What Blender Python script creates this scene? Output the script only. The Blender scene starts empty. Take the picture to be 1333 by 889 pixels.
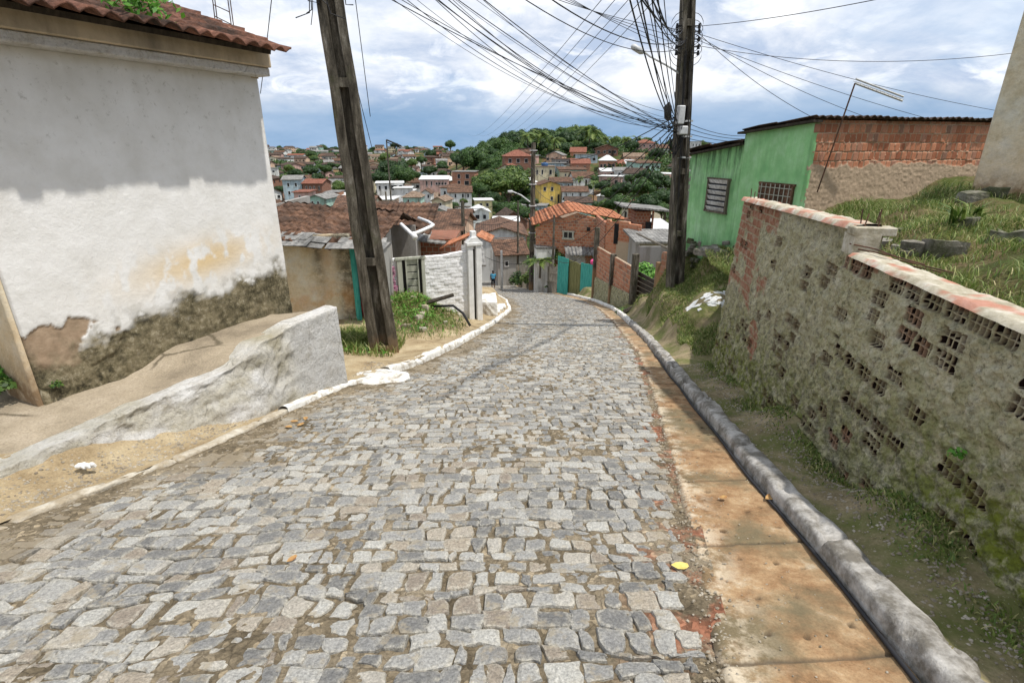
import bpy, math, random
import numpy as np
from mathutils import Vector, Matrix

SC = bpy.context.scene
COL = SC.collection
R = math.radians
RNG = random.Random(7)
NP = np.random.RandomState(11)

# ------------------------------------------------------------------ camera model
FPX = 685.0; PITCH = R(20.4); CAMZ = 1.65; S = 0.228
cp, sp = math.cos(PITCH), math.sin(PITCH)
def pt(u, v, t):
    """world point seen at photo pixel (u, v) at depth t metres along the optical axis"""
    x = (u-666.5)/FPX; y = (444.5-v)/FPX
    return Vector((x*t, (cp+y*sp)*t, CAMZ+(y*cp-sp)*t))
def onroad(u, v, off=0.0):
    x = (u-666.5)/FPX; y = (444.5-v)/FPX
    dy = cp+y*sp; dz = y*cp-sp
    t = (off-CAMZ)/(dz+S*dy)
    return Vector((x*t, dy*t, CAMZ+dz*t))
def to_px(p):
    z = p[2]-CAMZ; d = p[1]*cp - z*sp; up = p[1]*sp + z*cp
    if d <= 0.1: return (-999, -999, d)
    return (666.5+FPX*p[0]/d, 444.5-FPX*up/d, d)

# ------------------------------------------------------------------ noise
def _h(ix, iy, seed):
    n = (ix.astype(np.int64)*374761393 + iy.astype(np.int64)*668265263 + seed*1442695041) & 0xffffffff
    n = ((n ^ (n >> 13))*1274126177) & 0xffffffff
    return ((n ^ (n >> 16)) & 0xffffff)/float(0xffffff)
def vn(x, y, seed=0):
    x = np.asarray(x, float); y = np.asarray(y, float)
    ix = np.floor(x); iy = np.floor(y); fx = x-ix; fy = y-iy
    fx = fx*fx*(3-2*fx); fy = fy*fy*(3-2*fy)
    a = _h(ix, iy, seed); b = _h(ix+1, iy, seed); c = _h(ix, iy+1, seed); d = _h(ix+1, iy+1, seed)
    return (a*(1-fx)+b*fx)*(1-fy)+(c*(1-fx)+d*fx)*fy
def fbm(x, y, sc=1.0, oct=4, seed=0):
    x = np.asarray(x, float)*sc; y = np.asarray(y, float)*sc
    s = 0; a = .5; tot = 0
    for k in range(oct):
        s = s + a*vn(x, y, seed+k*17); tot += a; a *= .5; x = x*2.03+3.1; y = y*2.03+1.7
    return s/tot
def sst(a, b, x):
    t = np.clip((np.asarray(x, float)-a)/(b-a), 0, 1); return t*t*(3-2*t)
def lerp(a, b, t): return a+(b-a)*t

# ------------------------------------------------------------------ objects
ORG = {}
def tag(o, label=None, cat=None, group=None, kind=None):
    if label: o['label'] = label
    if cat: o['category'] = cat
    if group: o['group'] = group
    if kind: o['kind'] = kind
    return o
def thing(name, label, cat, loc=(0, 0, 0), rz=0, group=None):
    o = bpy.data.objects.new(name, None); COL.objects.link(o)
    o.location = loc; o.rotation_euler = (0, 0, rz); o.empty_display_size = .2
    ORG[o.name] = Vector(loc) if rz == 0 else Vector((0, 0, 0))
    return tag(o, label, cat, group)
def link(name, me, mats, parent=None, smooth=False, local=False):
    o = bpy.data.objects.new(name, me); COL.objects.link(o)
    for m in (mats if isinstance(mats, (list, tuple)) else [mats]): me.materials.append(m)
    org = Vector((0, 0, 0))
    if parent is not None:
        o.parent = parent
        if not local:
            org = ORG.get(parent.name, Vector((0, 0, 0)))
            if org.length > 0: me.transform(Matrix.Translation(-org))
    ORG[o.name] = org
    if smooth: me.polygons.foreach_set('use_smooth', [True]*len(me.polygons))
    return o
def mesh_np(name, V, F, mats, parent=None, smooth=False, attrs=None, mi=None, local=False):
    """V (n,3) array, F (m,k) array of same-size faces"""
    me = bpy.data.meshes.new(name)
    V = np.asarray(V, dtype=np.float32); F = np.asarray(F, dtype=np.int32)
    n, m, k = len(V), len(F), F.shape[1]
    me.vertices.add(n); me.vertices.foreach_set('co', V.ravel())
    me.loops.add(m*k); me.loops.foreach_set('vertex_index', F.ravel())
    me.polygons.add(m); me.polygons.foreach_set('loop_start', np.arange(0, m*k, k, dtype=np.int32))
    me.polygons.foreach_set('loop_total', np.full(m, k, dtype=np.int32))
    if mi is not None: me.polygons.foreach_set('material_index', np.asarray(mi, dtype=np.int32))
    me.update(calc_edges=True)
    if attrs:
        for a, val in attrs.items():
            at = me.attributes.new(a, 'FLOAT', 'POINT'); at.data.foreach_set('value', np.asarray(val, dtype=np.float32).ravel())
    return link(name, me, mats, parent, smooth, local)

class MB:
    def __init__(s): s.v = []; s.f = []; s.m = []
    def add(s, vs, fs, mi=0):
        n = len(s.v); s.v += [tuple(v) for v in vs]; s.f += [tuple(i+n for i in f) for f in fs]; s.m += [mi]*len(fs); return s
    def box(s, c, size, rz=0, mi=0, bev=0, ry=0, rx=0):
        hx, hy, hz = size[0]/2, size[1]/2, size[2]/2
        M = Matrix.Translation(Vector(c)) @ Matrix.Rotation(rz, 4, 'Z') @ Matrix.Rotation(ry, 4, 'Y') @ Matrix.Rotation(rx, 4, 'X')
        if bev <= 0:
            vs = [M @ Vector((x*hx, y*hy, z*hz)) for z in (-1, 1) for y in (-1, 1) for x in (-1, 1)]
            return s.add(vs, [(0, 2, 3, 1), (4, 5, 7, 6), (0, 1, 5, 4), (2, 6, 7, 3), (0, 4, 6, 2), (1, 3, 7, 5)], mi)
        b = bev; vs = []
        for sz in (-1, 1):
            for lev in ((0, 1) if sz < 0 else (1, 0)):
                z = sz*(hz - (0 if lev == 0 else b)); i = b if lev == 0 else 0
                X, Y = hx-i, hy-i; c2 = 0 if lev == 0 else b
                if lev == 0: X, Y = hx-b, hy-b
                ring = [(-X+c2, -Y), (X-c2, -Y), (X, -Y+c2), (X, Y-c2), (X-c2, Y), (-X+c2, Y), (-X, Y-c2), (-X, -Y+c2)]
                vs += [M @ Vector((x, y, z)) for x, y in ring]
        fs = [tuple(reversed(range(8)))] + [(r*8+i, r*8+(i+1) % 8, (r+1)*8+(i+1) % 8, (r+1)*8+i) for r in range(3) for i in range(8)] + [tuple(range(24, 32))]
        return s.add(vs, fs, mi)
    def slab(s, pts, th, mi=0):
        """quad/polygon given in order, thickened by th along minus its normal"""
        P = [Vector(p) for p in pts]; n = (P[1]-P[0]).cross(P[2]-P[0]).normalized()
        Q = [p-n*th for p in P]; k = len(P)
        fs = [tuple(range(k)), tuple(reversed(range(k, 2*k)))] + [(i, i+k, (i+1) % k+k, (i+1) % k) for i in range(k)]
        return s.add(P+Q, fs, mi)
    def prism(s, poly, y0, y1, mi=0, M=None):
        """poly in x,z; extruded along y"""
        k = len(poly); M = M or Matrix.Identity(4)
        vs = [M @ Vector((x, y0, z)) for x, z in poly]+[M @ Vector((x, y1, z)) for x, z in poly]
        fs = [tuple(range(k)), tuple(reversed(range(k, 2*k)))]+[(i, i+k, (i+1) % k+k, (i+1) % k) for i in range(k)]
        return s.add(vs, fs, mi)
    def tube(s, pts, rads, n=8, mi=0, cap=True):
        pts = [Vector(p) for p in pts]
        if not hasattr(rads, '__len__'): rads = [rads]*len(pts)
        vs = []; ref = None
        for i, p in enumerate(pts):
            d = (pts[min(i+1, len(pts)-1)]-pts[max(i-1, 0)]).normalized()
            if ref is None: ref = Vector((0, 0, 1)) if abs(d.z) < .9 else Vector((1, 0, 0))
            a = d.cross(ref).normalized(); b = d.cross(a).normalized(); ref = b.cross(d).normalized() if False else ref
            for k in range(n):
                t = 2*math.pi*k/n; vs.append(p+(a*math.cos(t)+b*math.sin(t))*rads[i])
        fs = [(i*n+k, i*n+(k+1) % n, (i+1)*n+(k+1) % n, (i+1)*n+k) for i in range(len(pts)-1) for k in range(n)]
        if cap: fs += [tuple(reversed(range(n))), tuple(range((len(pts)-1)*n, len(pts)*n))]
        return s.add(vs, fs, mi)
    def build(s, name, mats, parent=None, smooth=False, local=False):
        me = bpy.data.meshes.new(name); me.from_pydata(s.v, [], s.f)
        me.polygons.foreach_set('material_index', s.m); me.update()
        return link(name, me, mats, parent, smooth, local)

def grid_faces(nx, ny):
    i = np.arange(nx*ny).reshape(ny, nx)
    return np.stack([i[:-1, :-1], i[:-1, 1:], i[1:, 1:], i[1:, :-1]], -1).reshape(-1, 4)

# ------------------------------------------------------------------ materials
def srgb(r, g, b):
    f = lambda c: ((c/255+.055)/1.055)**2.4 if c > 10 else c/255/12.92
    return (f(r), f(g), f(b), 1)
class NT:
    def __init__(s, name, rough=.85, spec=.25):
        s.mat = bpy.data.materials.new(name); s.mat.use_nodes = True
        s.t = s.mat.node_tree; s.n = s.t.nodes; s.b = s.n['Principled BSDF']
        s.b.inputs['Roughness'].default_value = rough
        s.b.inputs['Specular IOR Level'].default_value = spec
        s.tc = s.n.new('ShaderNodeTexCoord')
    def link(s, a, b): s.t.links.new(a, b)
    def _in(s, sock, v):
        if hasattr(v, 'links') or isinstance(v, bpy.types.NodeSocket): s.link(v, sock)
        elif isinstance(v, (tuple, list)) and len(v) == 3 and sock.type == 'RGBA': sock.default_value = (*v, 1)
        else: sock.default_value = v
    def noise(s, scale, detail=4, rough=.55, vec=None, dist=0, col=False):
        n = s.n.new('ShaderNodeTexNoise'); n.inputs['Scale'].default_value = scale; n.inputs['Detail'].default_value = detail
        n.inputs['Roughness'].default_value = rough; n.inputs['Distortion'].default_value = dist
        s.link(vec or s.tc.outputs['Object'], n.inputs['Vector']); return n.outputs['Color' if col else 'Fac']
    def vor(s, scale, feature='F1', vec=None, out='Distance', rnd=1):
        n = s.n.new('ShaderNodeTexVoronoi'); n.feature = feature; n.inputs['Scale'].default_value = scale
        n.inputs['Randomness'].default_value = rnd
        s.link(vec or s.tc.outputs['Object'], n.inputs['Vector']); return n.outputs[out]
    def ramp(s, f, stops, interp='LINEAR'):
        n = s.n.new('ShaderNodeValToRGB'); n.color_ramp.interpolation = interp; e = n.color_ramp.elements
        while len(e) < len(stops): e.new(.5)
        for k, (p, c) in enumerate(stops):
            e[k].position = p; e[k].color = (c, c, c, 1) if not hasattr(c, '__len__') else (tuple(c)+(1,))[:4]
        s.link(f, n.inputs[0]); return n.outputs[0]
    def mix(s, f, a, b, mode='MIX'):
        n = s.n.new('ShaderNodeMix'); n.data_type = 'RGBA'; n.blend_type = mode; n.clamp_factor = True
        s._in(n.inputs[0], f); s._in(n.inputs[6], a); s._in(n.inputs[7], b); return n.outputs[2]
    def math(s, op, a, b=0.0, c=0.0, clamp=False):
        n = s.n.new('ShaderNodeMath'); n.operation = op; n.use_clamp = clamp
        s._in(n.inputs[0], a); s._in(n.inputs[1], b); s._in(n.inputs[2], c); return n.outputs[0]
    def attr(s, name):
        n = s.n.new('ShaderNodeAttribute'); n.attribute_name = name; return n.outputs['Fac']
    def xyz(s, vec=None):
        n = s.n.new('ShaderNodeSeparateXYZ'); s.link(vec or s.tc.outputs['Object'], n.inputs[0]); return n.outputs
    def mapping(s, scale, vec=None, rot=(0, 0, 0)):
        n = s.n.new('ShaderNodeMapping'); n.inputs['Scale'].default_value = scale; n.inputs['Rotation'].default_value = rot
        s.link(vec or s.tc.outputs['Object'], n.inputs[0]); return n.outputs[0]
    def objrand(s):
        n = s.n.new('ShaderNodeObjectInfo'); return n.outputs['Random']
    def bump(s, h, strength=.5, dist=.01):
        n = s.n.new('ShaderNodeBump'); n.inputs['Strength'].default_value = strength; n.inputs['Distance'].default_value = dist
        s.link(h, n.inputs['Height'])
        if s.b.inputs['Normal'].links: s.link(s.b.inputs['Normal'].links[0].from_socket, n.inputs['Normal'])
        s.link(n.outputs[0], s.b.inputs['Normal']); return s
    def color(s, c): s._in(s.b.inputs['Base Color'], c); return s
def simple(name, c1, c2, scale=8, rough=.85, bs=.4, bd=.008, bscale=None, spec=.2, lo=.35, hi=.65, detail=5):
    m = NT(name, rough, spec)
    n = m.noise(scale, detail, .6)
    m.color(m.ramp(n, [(lo, c1), (hi, c2)]))
    if bs: m.bump(m.noise(bscale or scale*4, 4, .6), bs, bd)
    return m.mat
# ------------------------------------------------------------------ material library
M = {}
def mk_sett():
    m = NT('sett_stone', .72, .3)
    r = m.attr('rnd')
    c = m.ramp(r, [(0, (.15, .148, .143)), (.3, (.235, .232, .224)), (.55, (.32, .314, .298)), (.8, (.44, .43, .395)), (.93, (.35, .30, .235)), (1, (.24, .20, .16))])
    c = m.mix(m.math('MULTIPLY', m.attr('edge'), m.ramp(m.noise(26, 5, .7), [(.40, 0.), (.58, .8)])), c, (.47, .44, .37))
    fine = m.noise(75, 7, .8)
    c = m.mix(.85, c, m.ramp(fine, [(.32, .35), (.5, .95), (.66, 1.55)]), 'MULTIPLY')
    big = m.noise(9, 5, .65)
    c = m.mix(m.ramp(big, [(.56, 0.), (.66, .7)]), c, (.34, .29, .21))
    d = m.math('ADD', m.math('MULTIPLY', m.noise(1.1, 5, .6), 1), m.math('MULTIPLY', m.attr('dust'), .42))
    c = m.mix(m.ramp(d, [(.62, 0.), (.78, .85)]), c, (.25, .20, .13))
    m.color(c)
    m.bump(m.noise(34, 6, .7), 1., .018); m.bump(m.noise(140, 3, .6), .6, .004)
    return m.mat
M['sett'] = mk_sett()
def mk_joint():
    m = NT('joint_dirt', .95, .1)
    c = m.ramp(m.noise(3, 6, .65), [(.3, (.10, .08, .052)), (.5, (.205, .165, .11)), (.7, (.34, .285, .205))])
    chips = m.vor(38, out='Color'); c = m.mix(.55, c, m.ramp(chips, [(.2, .5), (.6, 1.), (.8, 1.2), (.86, 2.3)]), 'MULTIPLY')
    crack = m.vor(11, 'DISTANCE_TO_EDGE'); c = m.mix(m.ramp(crack, [(.010, .45), (.03, 0.)]), c, (.045, .035, .025))
    c = m.mix(.8, c, m.ramp(m.noise(70, 5, .7), [(.25, .5), (.5, 1.), (.75, 1.4)]), 'MULTIPLY')
    red = m.attr('red')
    c = m.mix(m.math('MULTIPLY', red, m.ramp(m.noise(4, 4), [(.5, 0.), (.62, .85)])), c, m.mix(.8, (.27, .11, .065), m.ramp(chips, [(.2, .5), (.55, 1.), (.9, 1.8)]), 'MULTIPLY'))
    m.color(c); m.bump(m.noise(60, 5, .7), 1., .014); m.bump(m.vor(38), .8, .008); return m.mat
M['joint'] = mk_joint()
def mk_gutter():
    m = NT('gutter_concrete', .9, .15)
    n1 = m.noise(1.5, 6, .62); n2 = m.noise(5, 6, .7)
    c = m.ramp(n2, [(.3, (.12, .075, .04)), (.45, (.26, .155, .08)), (.6, (.37, .25, .14)), (.75, (.50, .42, .31))])
    c = m.mix(m.ramp(n1, [(.48, 0.), (.62, .9)]), c, (.15, .125, .075))
    c = m.mix(m.math('MULTIPLY', m.attr('pale'), m.ramp(m.noise(7, 5, .7), [(.45, 0.), (.6, .9)])), c, (.58, .50, .38))
    c = m.mix(.7, c, m.ramp(m.noise(90, 5, .7), [(.25, .6), (.5, 1.), (.75, 1.3)]), 'MULTIPLY')
    c = m.mix(m.attr('dark'), c, (.07, .055, .04))
    m.color(c); m.bump(m.noise(40, 6, .7), .6, .006); return m.mat
M['gutter'] = mk_gutter()
def mk_kerb(name, base, dirt, wearlo, wearhi, moss=None):
    m = NT(name, .85, .2)
    n = m.noise(6, 6, .68)
    c = m.mix(m.ramp(n, [(wearlo, 0.), (wearhi, 1.)]), base, dirt)
    c = m.mix(.75, c, m.ramp(m.noise(28, 6, .7), [(.25, .62), (.5, 1.), (.75, 1.22)]), 'MULTIPLY')
    if moss: c = m.mix(m.ramp(m.noise(2.2, 5, .6), [(.52, 0.), (.68, .75)]), c, moss)
    m.color(c); m.bump(m.noise(22, 6, .7), .8, .02); m.bump(m.noise(90, 4, .7), .4, .004); return m.mat
M['kerb'] = mk_kerb('kerb_grey', (.46, .44, .41), (.17, .155, .13), .40, .6)
M['kerbw'] = mk_kerb('kerb_white', (.74, .73, .69), (.38, .33, .26), .5, .66)
M['kerbd'] = mk_kerb('kerb_dusty', (.55, .51, .43), (.36, .30, .215), .38, .6)
def mk_sand(name, a, b, c_, sc=2.5, moss=None, bd=.015, crack=0):
    m = NT(name, .95, .1)
    c = m.ramp(m.noise(sc, 7, .65), [(.3, a), (.5, b), (.7, c_)])
    c = m.mix(.8, c, m.ramp(m.noise(60, 5, .7), [(.25, .55), (.5, 1.), (.75, 1.35)]), 'MULTIPLY')
    if moss: c = m.mix(m.ramp(m.noise(1.3, 6, .7), [(.43, 0.), (.57, .85)]), c, moss)
    if crack:
        ck = m.vor(crack, 'DISTANCE_TO_EDGE', m.mix(.12, m.tc.outputs['Object'], m.noise(3, 5, .7, col=True))); c = m.mix(m.math('MULTIPLY', m.ramp(ck, [(.005, .8), (.02, 0.)]), m.ramp(m.noise(.9, 3), [(.42, 0.), (.52, 1.)])), c, (.09, .075, .05))
    c = m.mix(m.ramp(m.vor(55), [(.10, .55), (.16, 0.)]), c, (.52, .47, .38))
    m.color(c); m.bump(m.noise(18, 7, .7), .9, bd); m.bump(m.noise(80, 4, .7), .7, .008); return m.mat
M['sand'] = mk_sand('sandy_soil', (.22, .16, .09), (.36, .28, .17), (.46, .38, .25))
M['walk'] = mk_sand('mossy_walk', (.14, .115, .065), (.26, .21, .125), (.37, .30, .19), 3, (.11, .13, .035))
M['soil'] = mk_sand('clay_soil', (.06, .05, .025), (.13, .10, .05), (.22, .17, .09), 2, (.07, .10, .022), .04)
M['terrace'] = mk_sand('terrace_concrete', (.20, .165, .12), (.33, .275, .20), (.42, .355, .27), 1.6, None, .012, .9)
def mk_terrain():
    m = NT('terrain_ground', .95, .1)
    c = m.ramp(m.noise(.05, 8, .6), [(.4, (.035, .05, .016)), (.5, (.07, .085, .03)), (.58, (.17, .10, .055)), (.7, (.26, .18, .11))])
    c = m.mix(.8, c, m.ramp(m.noise(1.5, 6, .7), [(.25, .5), (.5, 1.), (.75, 1.5)]), 'MULTIPLY')
    m.color(c); m.bump(m.noise(1.2, 6, .7), 1, .4); return m.mat
M['terrain'] = mk_terrain()
def mk_wash():
    m = NT('whitewashed_render', .85, .2)
    c = m.ramp(m.noise(5, 6, .7), [(.3, (.46, .42, .35)), (.42, (.64, .62, .58)), (.6, (.72, .71, .69))])
    c = m.mix(m.math('MULTIPLY', m.attr('dirt'), m.ramp(m.noise(7, 6, .7), [(.3, .55), (.6, 1.)])), c, (.36, .31, .17))
    c = m.mix(m.attr('grey'), c, (.42, .42, .41))
    c = m.mix(.75, c, m.ramp(m.noise(35, 6, .8), [(.3, .4), (.47, 1.), (.75, 1.15)]), 'MULTIPLY')
    ck = m.vor(1.7, 'DISTANCE_TO_EDGE', m.mix(.06, m.tc.outputs['Object'], m.noise(5, 4, .7, col=True))); c = m.mix(m.math('MULTIPLY', m.ramp(ck, [(.003, .4), (.010, 0.)]), m.ramp(m.noise(2, 3), [(.45, 0.), (.55, 1.)])), c, (.10, .085, .06))
    m.color(c); m.bump(m.noise(14, 7, .75), 1., .05); m.bump(m.noise(70, 4, .7), .7, .01); return m.mat
M['wash'] = mk_wash()
def mk_house_white():
    m = NT('old_white_stucco', .88, .2)
    white = m.ramp(m.noise(3, 6, .6), [(.3, (.63, .62, .59)), (.6, (.73, .725, .71))])
    white = m.mix(m.math('MULTIPLY', m.attr('specks'), m.ramp(m.noise(14, 5, .75), [(.58, 0.), (.7, .55)])), white, (.22, .21, .17))
    white = m.mix(m.attr('yellow'), white, (.62, .43, .17))
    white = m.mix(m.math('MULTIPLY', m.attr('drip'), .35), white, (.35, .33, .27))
    mossc = m.mix(m.ramp(m.noise(3.2, 5, .7), [(.42, 0.), (.6, .75)]), m.ramp(m.noise(13, 7, .85), [(.34, (.016, .015, .01)), (.46, (.06, .052, .03)), (.56, (.14, .12, .07)), (.68, (.42, .38, .29))]), m.ramp(m.noise(17, 6, .8), [(.35, (.09, .075, .04)), (.55, (.26, .22, .14)), (.7, (.46, .42, .32))]))
    peel = m.ramp(m.noise(9, 5, .6), [(.3, (.24, .17, .11)), (.7, (.40, .30, .21))])
    white = m.mix(m.attr('peel'), white, peel)
    white = m.mix(m.attr('moss'), white, mossc)
    m.color(white); m.bump(m.noise(30, 6, .7), .7, .008); m.bump(m.noise(110, 3, .7), .35, .003); return m.mat
M['hwhite'] = mk_house_white()
def mk_plaster_wall():
    """grey chapisco with exposed hollow bricks (attribute brick), moss and black mould"""
    m = NT('rough_cement', .95, .1)
    c = m.ramp(m.noise(6, 7, .7), [(.3, (.36, .32, .20)), (.5, (.57, .52, .36)), (.7, (.71, .67, .53))])
    c = m.mix(.85, c, m.ramp(m.noise(45, 6, .8), [(.34, .22), (.45, .88), (.72, 1.25)]), 'MULTIPLY')  # dark pits painted in for the small shadows of the coarse plaster
    c = m.mix(.8, c, m.ramp(m.noise(15, 6, .75), [(.36, .3), (.47, 1.), (.7, 1.15)]), 'MULTIPLY')  # shaded crevices between the lumps, also put into the colour
    c = m.mix(m.math('MULTIPLY', m.attr('moss'), m.ramp(m.noise(9, 6, .75), [(.36, 0.), (.56, 1.)])), c, (.19, .22, .035))
    c = m.mix(m.math('MULTIPLY', m.attr('mould'), m.ramp(m.noise(12, 6, .75), [(.42, 0.), (.62, .85)])), c, (.05, .047, .035))
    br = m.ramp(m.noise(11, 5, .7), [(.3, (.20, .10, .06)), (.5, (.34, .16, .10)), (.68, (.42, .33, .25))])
    br = m.mix(m.attr('inner'), br, (.018, .010, .008))  # shade inside the brick holes painted in as near black
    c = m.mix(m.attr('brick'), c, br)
    m.color(c); m.bump(m.noise(26, 5, .75), 1., .022); m.bump(m.noise(70, 5, .75), .9, .008); return m.mat
M['cement'] = mk_plaster_wall()
def mk_brickface(name, stops, mort, bumpd=.004):
    m = NT(name, .85, .2)
    b = m.ramp(m.attr('rnd'), stops)
    b = m.mix(.7, b, m.ramp(m.noise(30, 6, .7), [(.25, .55), (.5, 1.), (.75, 1.25)]), 'MULTIPLY')
    mc = m.mix(.7, mort, m.ramp(m.noise(40, 5, .7), [(.25, .6), (.5, 1.), (.75, 1.2)]), 'MULTIPLY')
    c = m.mix(m.attr('mortar'), b, mc)
    c = m.mix(m.math('MULTIPLY', m.attr('dirt'), m.ramp(m.noise(6, 6, .7), [(.3, .4), (.6, 1.)])), c, (.10, .085, .06))
    m.color(c); m.bump(m.noise(70, 4, .7), .5, bumpd); return m.mat
BRK = [(0, (.34, .115, .06)), (.35, (.50, .19, .10)), (.7, (.60, .26, .15)), (.9, (.44, .21, .14)), (1, (.26, .14, .10))]
M['brick'] = mk_brickface('red_brick', BRK, (.50, .38, .27))
M['brickwhite'] = mk_brickface('whitewashed_brick', [(0, (.84, .84, .84)), (1, (.78, .78, .79))], (.66, .67, .69))
def mk_farbrick(name, a, b, mort):
    m = NT(name, .9, .15)
    n = m.n.new('ShaderNodeTexBrick'); n.inputs['Scale'].default_value = 1; n.inputs['Brick Width'].default_value = .22; n.inputs['Row Height'].default_value = .2
    n.inputs['Mortar Size'].default_value = .018; n.inputs['Color1'].default_value = (*a, 1); n.inputs['Color2'].default_value = (*b, 1); n.inputs['Mortar'].default_value = (*mort, 1)
    x = m.xyz(); cmb = m.n.new('ShaderNodeCombineXYZ'); m.link(m.math('ADD', x[0], x[1]), cmb.inputs[0]); m.link(x[2], cmb.inputs[1]); m.link(cmb.outputs[0], n.inputs['Vector'])
    c = m.mix(.8, n.outputs['Color'], m.ramp(m.noise(2.5, 6, .7), [(.25, .55), (.5, 1.), (.75, 1.25)]), 'MULTIPLY')
    m.color(c); m.bump(n.outputs['Fac'], -.4, .01); return m.mat
M['fbrick'] = mk_farbrick('house_brick', (.40, .155, .085), (.30, .11, .065), (.42, .33, .25))
M['fbrick2'] = mk_farbrick('dark_house_brick', (.26, .10, .06), (.19, .08, .05), (.25, .20, .16))
M['obrick'] = mk_farbrick('orange_house_brick', (.50, .21, .10), (.40, .16, .08), (.46, .34, .24))
def wallmat(name, c, dirt=(.16, .14, .11), amt=.85, sc=1.0):
    m = NT(name, .88, .2)
    x = m.mapping((1, 1, .25)); n = m.noise(sc, 7, .7, x)
    k = m.mix(m.ramp(n, [(.46, 0.), (.68, amt)]), c, dirt)
    k = m.mix(.5, k, m.ramp(m.noise(12, 5, .7), [(.25, .7), (.5, 1.), (.75, 1.15)]), 'MULTIPLY')
    m.color(k); m.bump(m.noise(25, 5, .7), .4, .006); return m.mat
WC = dict(white=(.72, .72, .70), cream=(.66, .58, .40), yellow=(.74, .52, .13), pink=(.56, .36, .31), mint=(.38, .56, .48),
          blue=(.42, .53, .58), grey=(.34, .33, .31), peach=(.66, .46, .33), beige=(.50, .41, .29), teal=(.10, .42, .36), paleyellow=(.76, .68, .36), lilac=(.50, .47, .60))
for k, c in WC.items(): M['w_'+k] = wallmat('painted_wall_'+k, c)
def roofmat(name, stops, wave=True):
    m = NT(name, .9, .15)
    c = m.ramp(m.noise(1.6, 7, .7), stops)
    c = m.mix(.9, c, m.ramp(m.noise(14, 6, .8), [(.28, .3), (.5, 1.), (.72, 1.6)]), 'MULTIPLY')
    m.color(c)
    if wave:
        w = m.n.new('ShaderNodeTexWave'); w.inputs['Scale'].default_value = 1.35; w.inputs['Distortion'].default_value = .6; m.link(m.tc.outputs['Object'], w.inputs['Vector']); m.bump(w.outputs['Fac'], .8, .05)
    m.bump(m.noise(12, 6, .75), .8, .03); return m.mat
M['r_brown'] = roofmat('old_clay_tile', [(.3, (.04, .03, .024)), (.48, (.10, .06, .042)), (.6, (.17, .095, .062)), (.75, (.28, .20, .15))])
M['r_weather'] = roofmat('weathered_eave_tile', [(.34, (.035, .027, .022)), (.48, (.11, .058, .042)), (.6, (.20, .095, .065)), (.72, (.36, .32, .28))], False)
M['r_dark'] = roofmat('mouldy_tile', [(.3, (.03, .026, .022)), (.5, (.07, .05, .04)), (.7, (.15, .095, .07))])
M['r_orange'] = roofmat('orange_clay_tile', [(.3, (.22, .085, .05)), (.48, (.38, .15, .08)), (.65, (.46, .22, .13))])
M['r_red'] = roofmat('red_clay_tile', [(.3, (.10, .045, .032)), (.5, (.21, .085, .058)), (.7, (.31, .15, .10))])
M['r_grey'] = roofmat('fibre_cement_sheet', [(.3, (.10, .10, .095)), (.5, (.20, .195, .185)), (.7, (.36, .35, .33))])
M['r_white'] = roofmat('pale_roof_sheet', [(.3, (.45, .45, .44)), (.5, (.62, .62, .61)), (.7, (.72, .72, .71))])
M['r_tan'] = roofmat('tan_tile', [(.3, (.10, .07, .05)), (.5, (.20, .14, .10)), (.7, (.32, .26, .20))])
M['dark'] = simple('dark_opening', (.012, .013, .015), (.03, .03, .032), 3, .4, 0)
M['metal'] = simple('rusty_metal', (.06, .04, .03), (.16, .08, .05), 12, .7, .3, .002)
M['galv'] = simple('galvanised_metal', (.42, .43, .44), (.56, .57, .57), 9, .5, .1, .001, spec=.5)
M['cable'] = simple('black_cable', (.018, .018, .02), (.03, .03, .033), 3, .6, 0)
M['pvc'] = simple('white_pvc', (.74, .74, .74), (.80, .80, .80), 4, .4, 0)
def mk_pole():
    m = NT('weathered_pole', .9, .15)
    v = m.mapping((1, 1, .18)); 
    c = m.ramp(m.noise(9, 7, .7, v), [(.3, (.022, .019, .014)), (.45, (.065, .057, .044)), (.56, (.13, .115, .09)), (.72, (.32, .30, .26))])
    c = m.mix(.8, c, m.ramp(m.noise(40, 5, .8), [(.25, .45), (.5, 1.), (.75, 1.5)]), 'MULTIPLY')
    c = m.mix(m.ramp(m.noise(2.2, 5, .7), [(.56, 0.), (.7, .6)]), c, (.075, .08, .04))
    z = m.xyz()[2]; c = m.mix(m.ramp(m.math('ADD', z, m.math('MULTIPLY', m.noise(7, 4), .5)), [(.35, 1.), (.75, 0.)]), c, (.25, .16, .09))
    m.color(c); m.bump(m.noise(14, 6, .75, v), .8, .015); m.bump(m.noise(90, 4, .7), .5, .004); return m.mat
M['pole'] = mk_pole()
def woodmat(name, a, b, c_):
    m = NT(name, .85, .2); v = m.mapping((1, 1, .12))
    c = m.ramp(m.noise(16, 6, .7, v), [(.3, a), (.5, b), (.72, c_)]); m.color(c); m.bump(m.noise(30, 5, .7, v), .6, .006); return m.mat
M['teal'] = woodmat('teal_boards', (.025, .17, .15), (.05, .31, .27), (.12, .42, .36))
M['olive'] = woodmat('olive_boards', (.08, .085, .03), (.17, .17, .07), (.25, .24, .12))
M['wood'] = woodmat('grey_wood', (.06, .05, .04), (.14, .12, .09), (.25, .22, .17))
M['darkwood'] = woodmat('dark_wood', (.015, .013, .01), (.04, .033, .025), (.08, .065, .05))
M['palewood'] = woodmat('pale_wood', (.30, .30, .25), (.42, .43, .36), (.55, .54, .46))
M['picket'] = woodmat('picket_wood', (.14, .125, .10), (.26, .24, .20), (.42, .40, .36))
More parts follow.
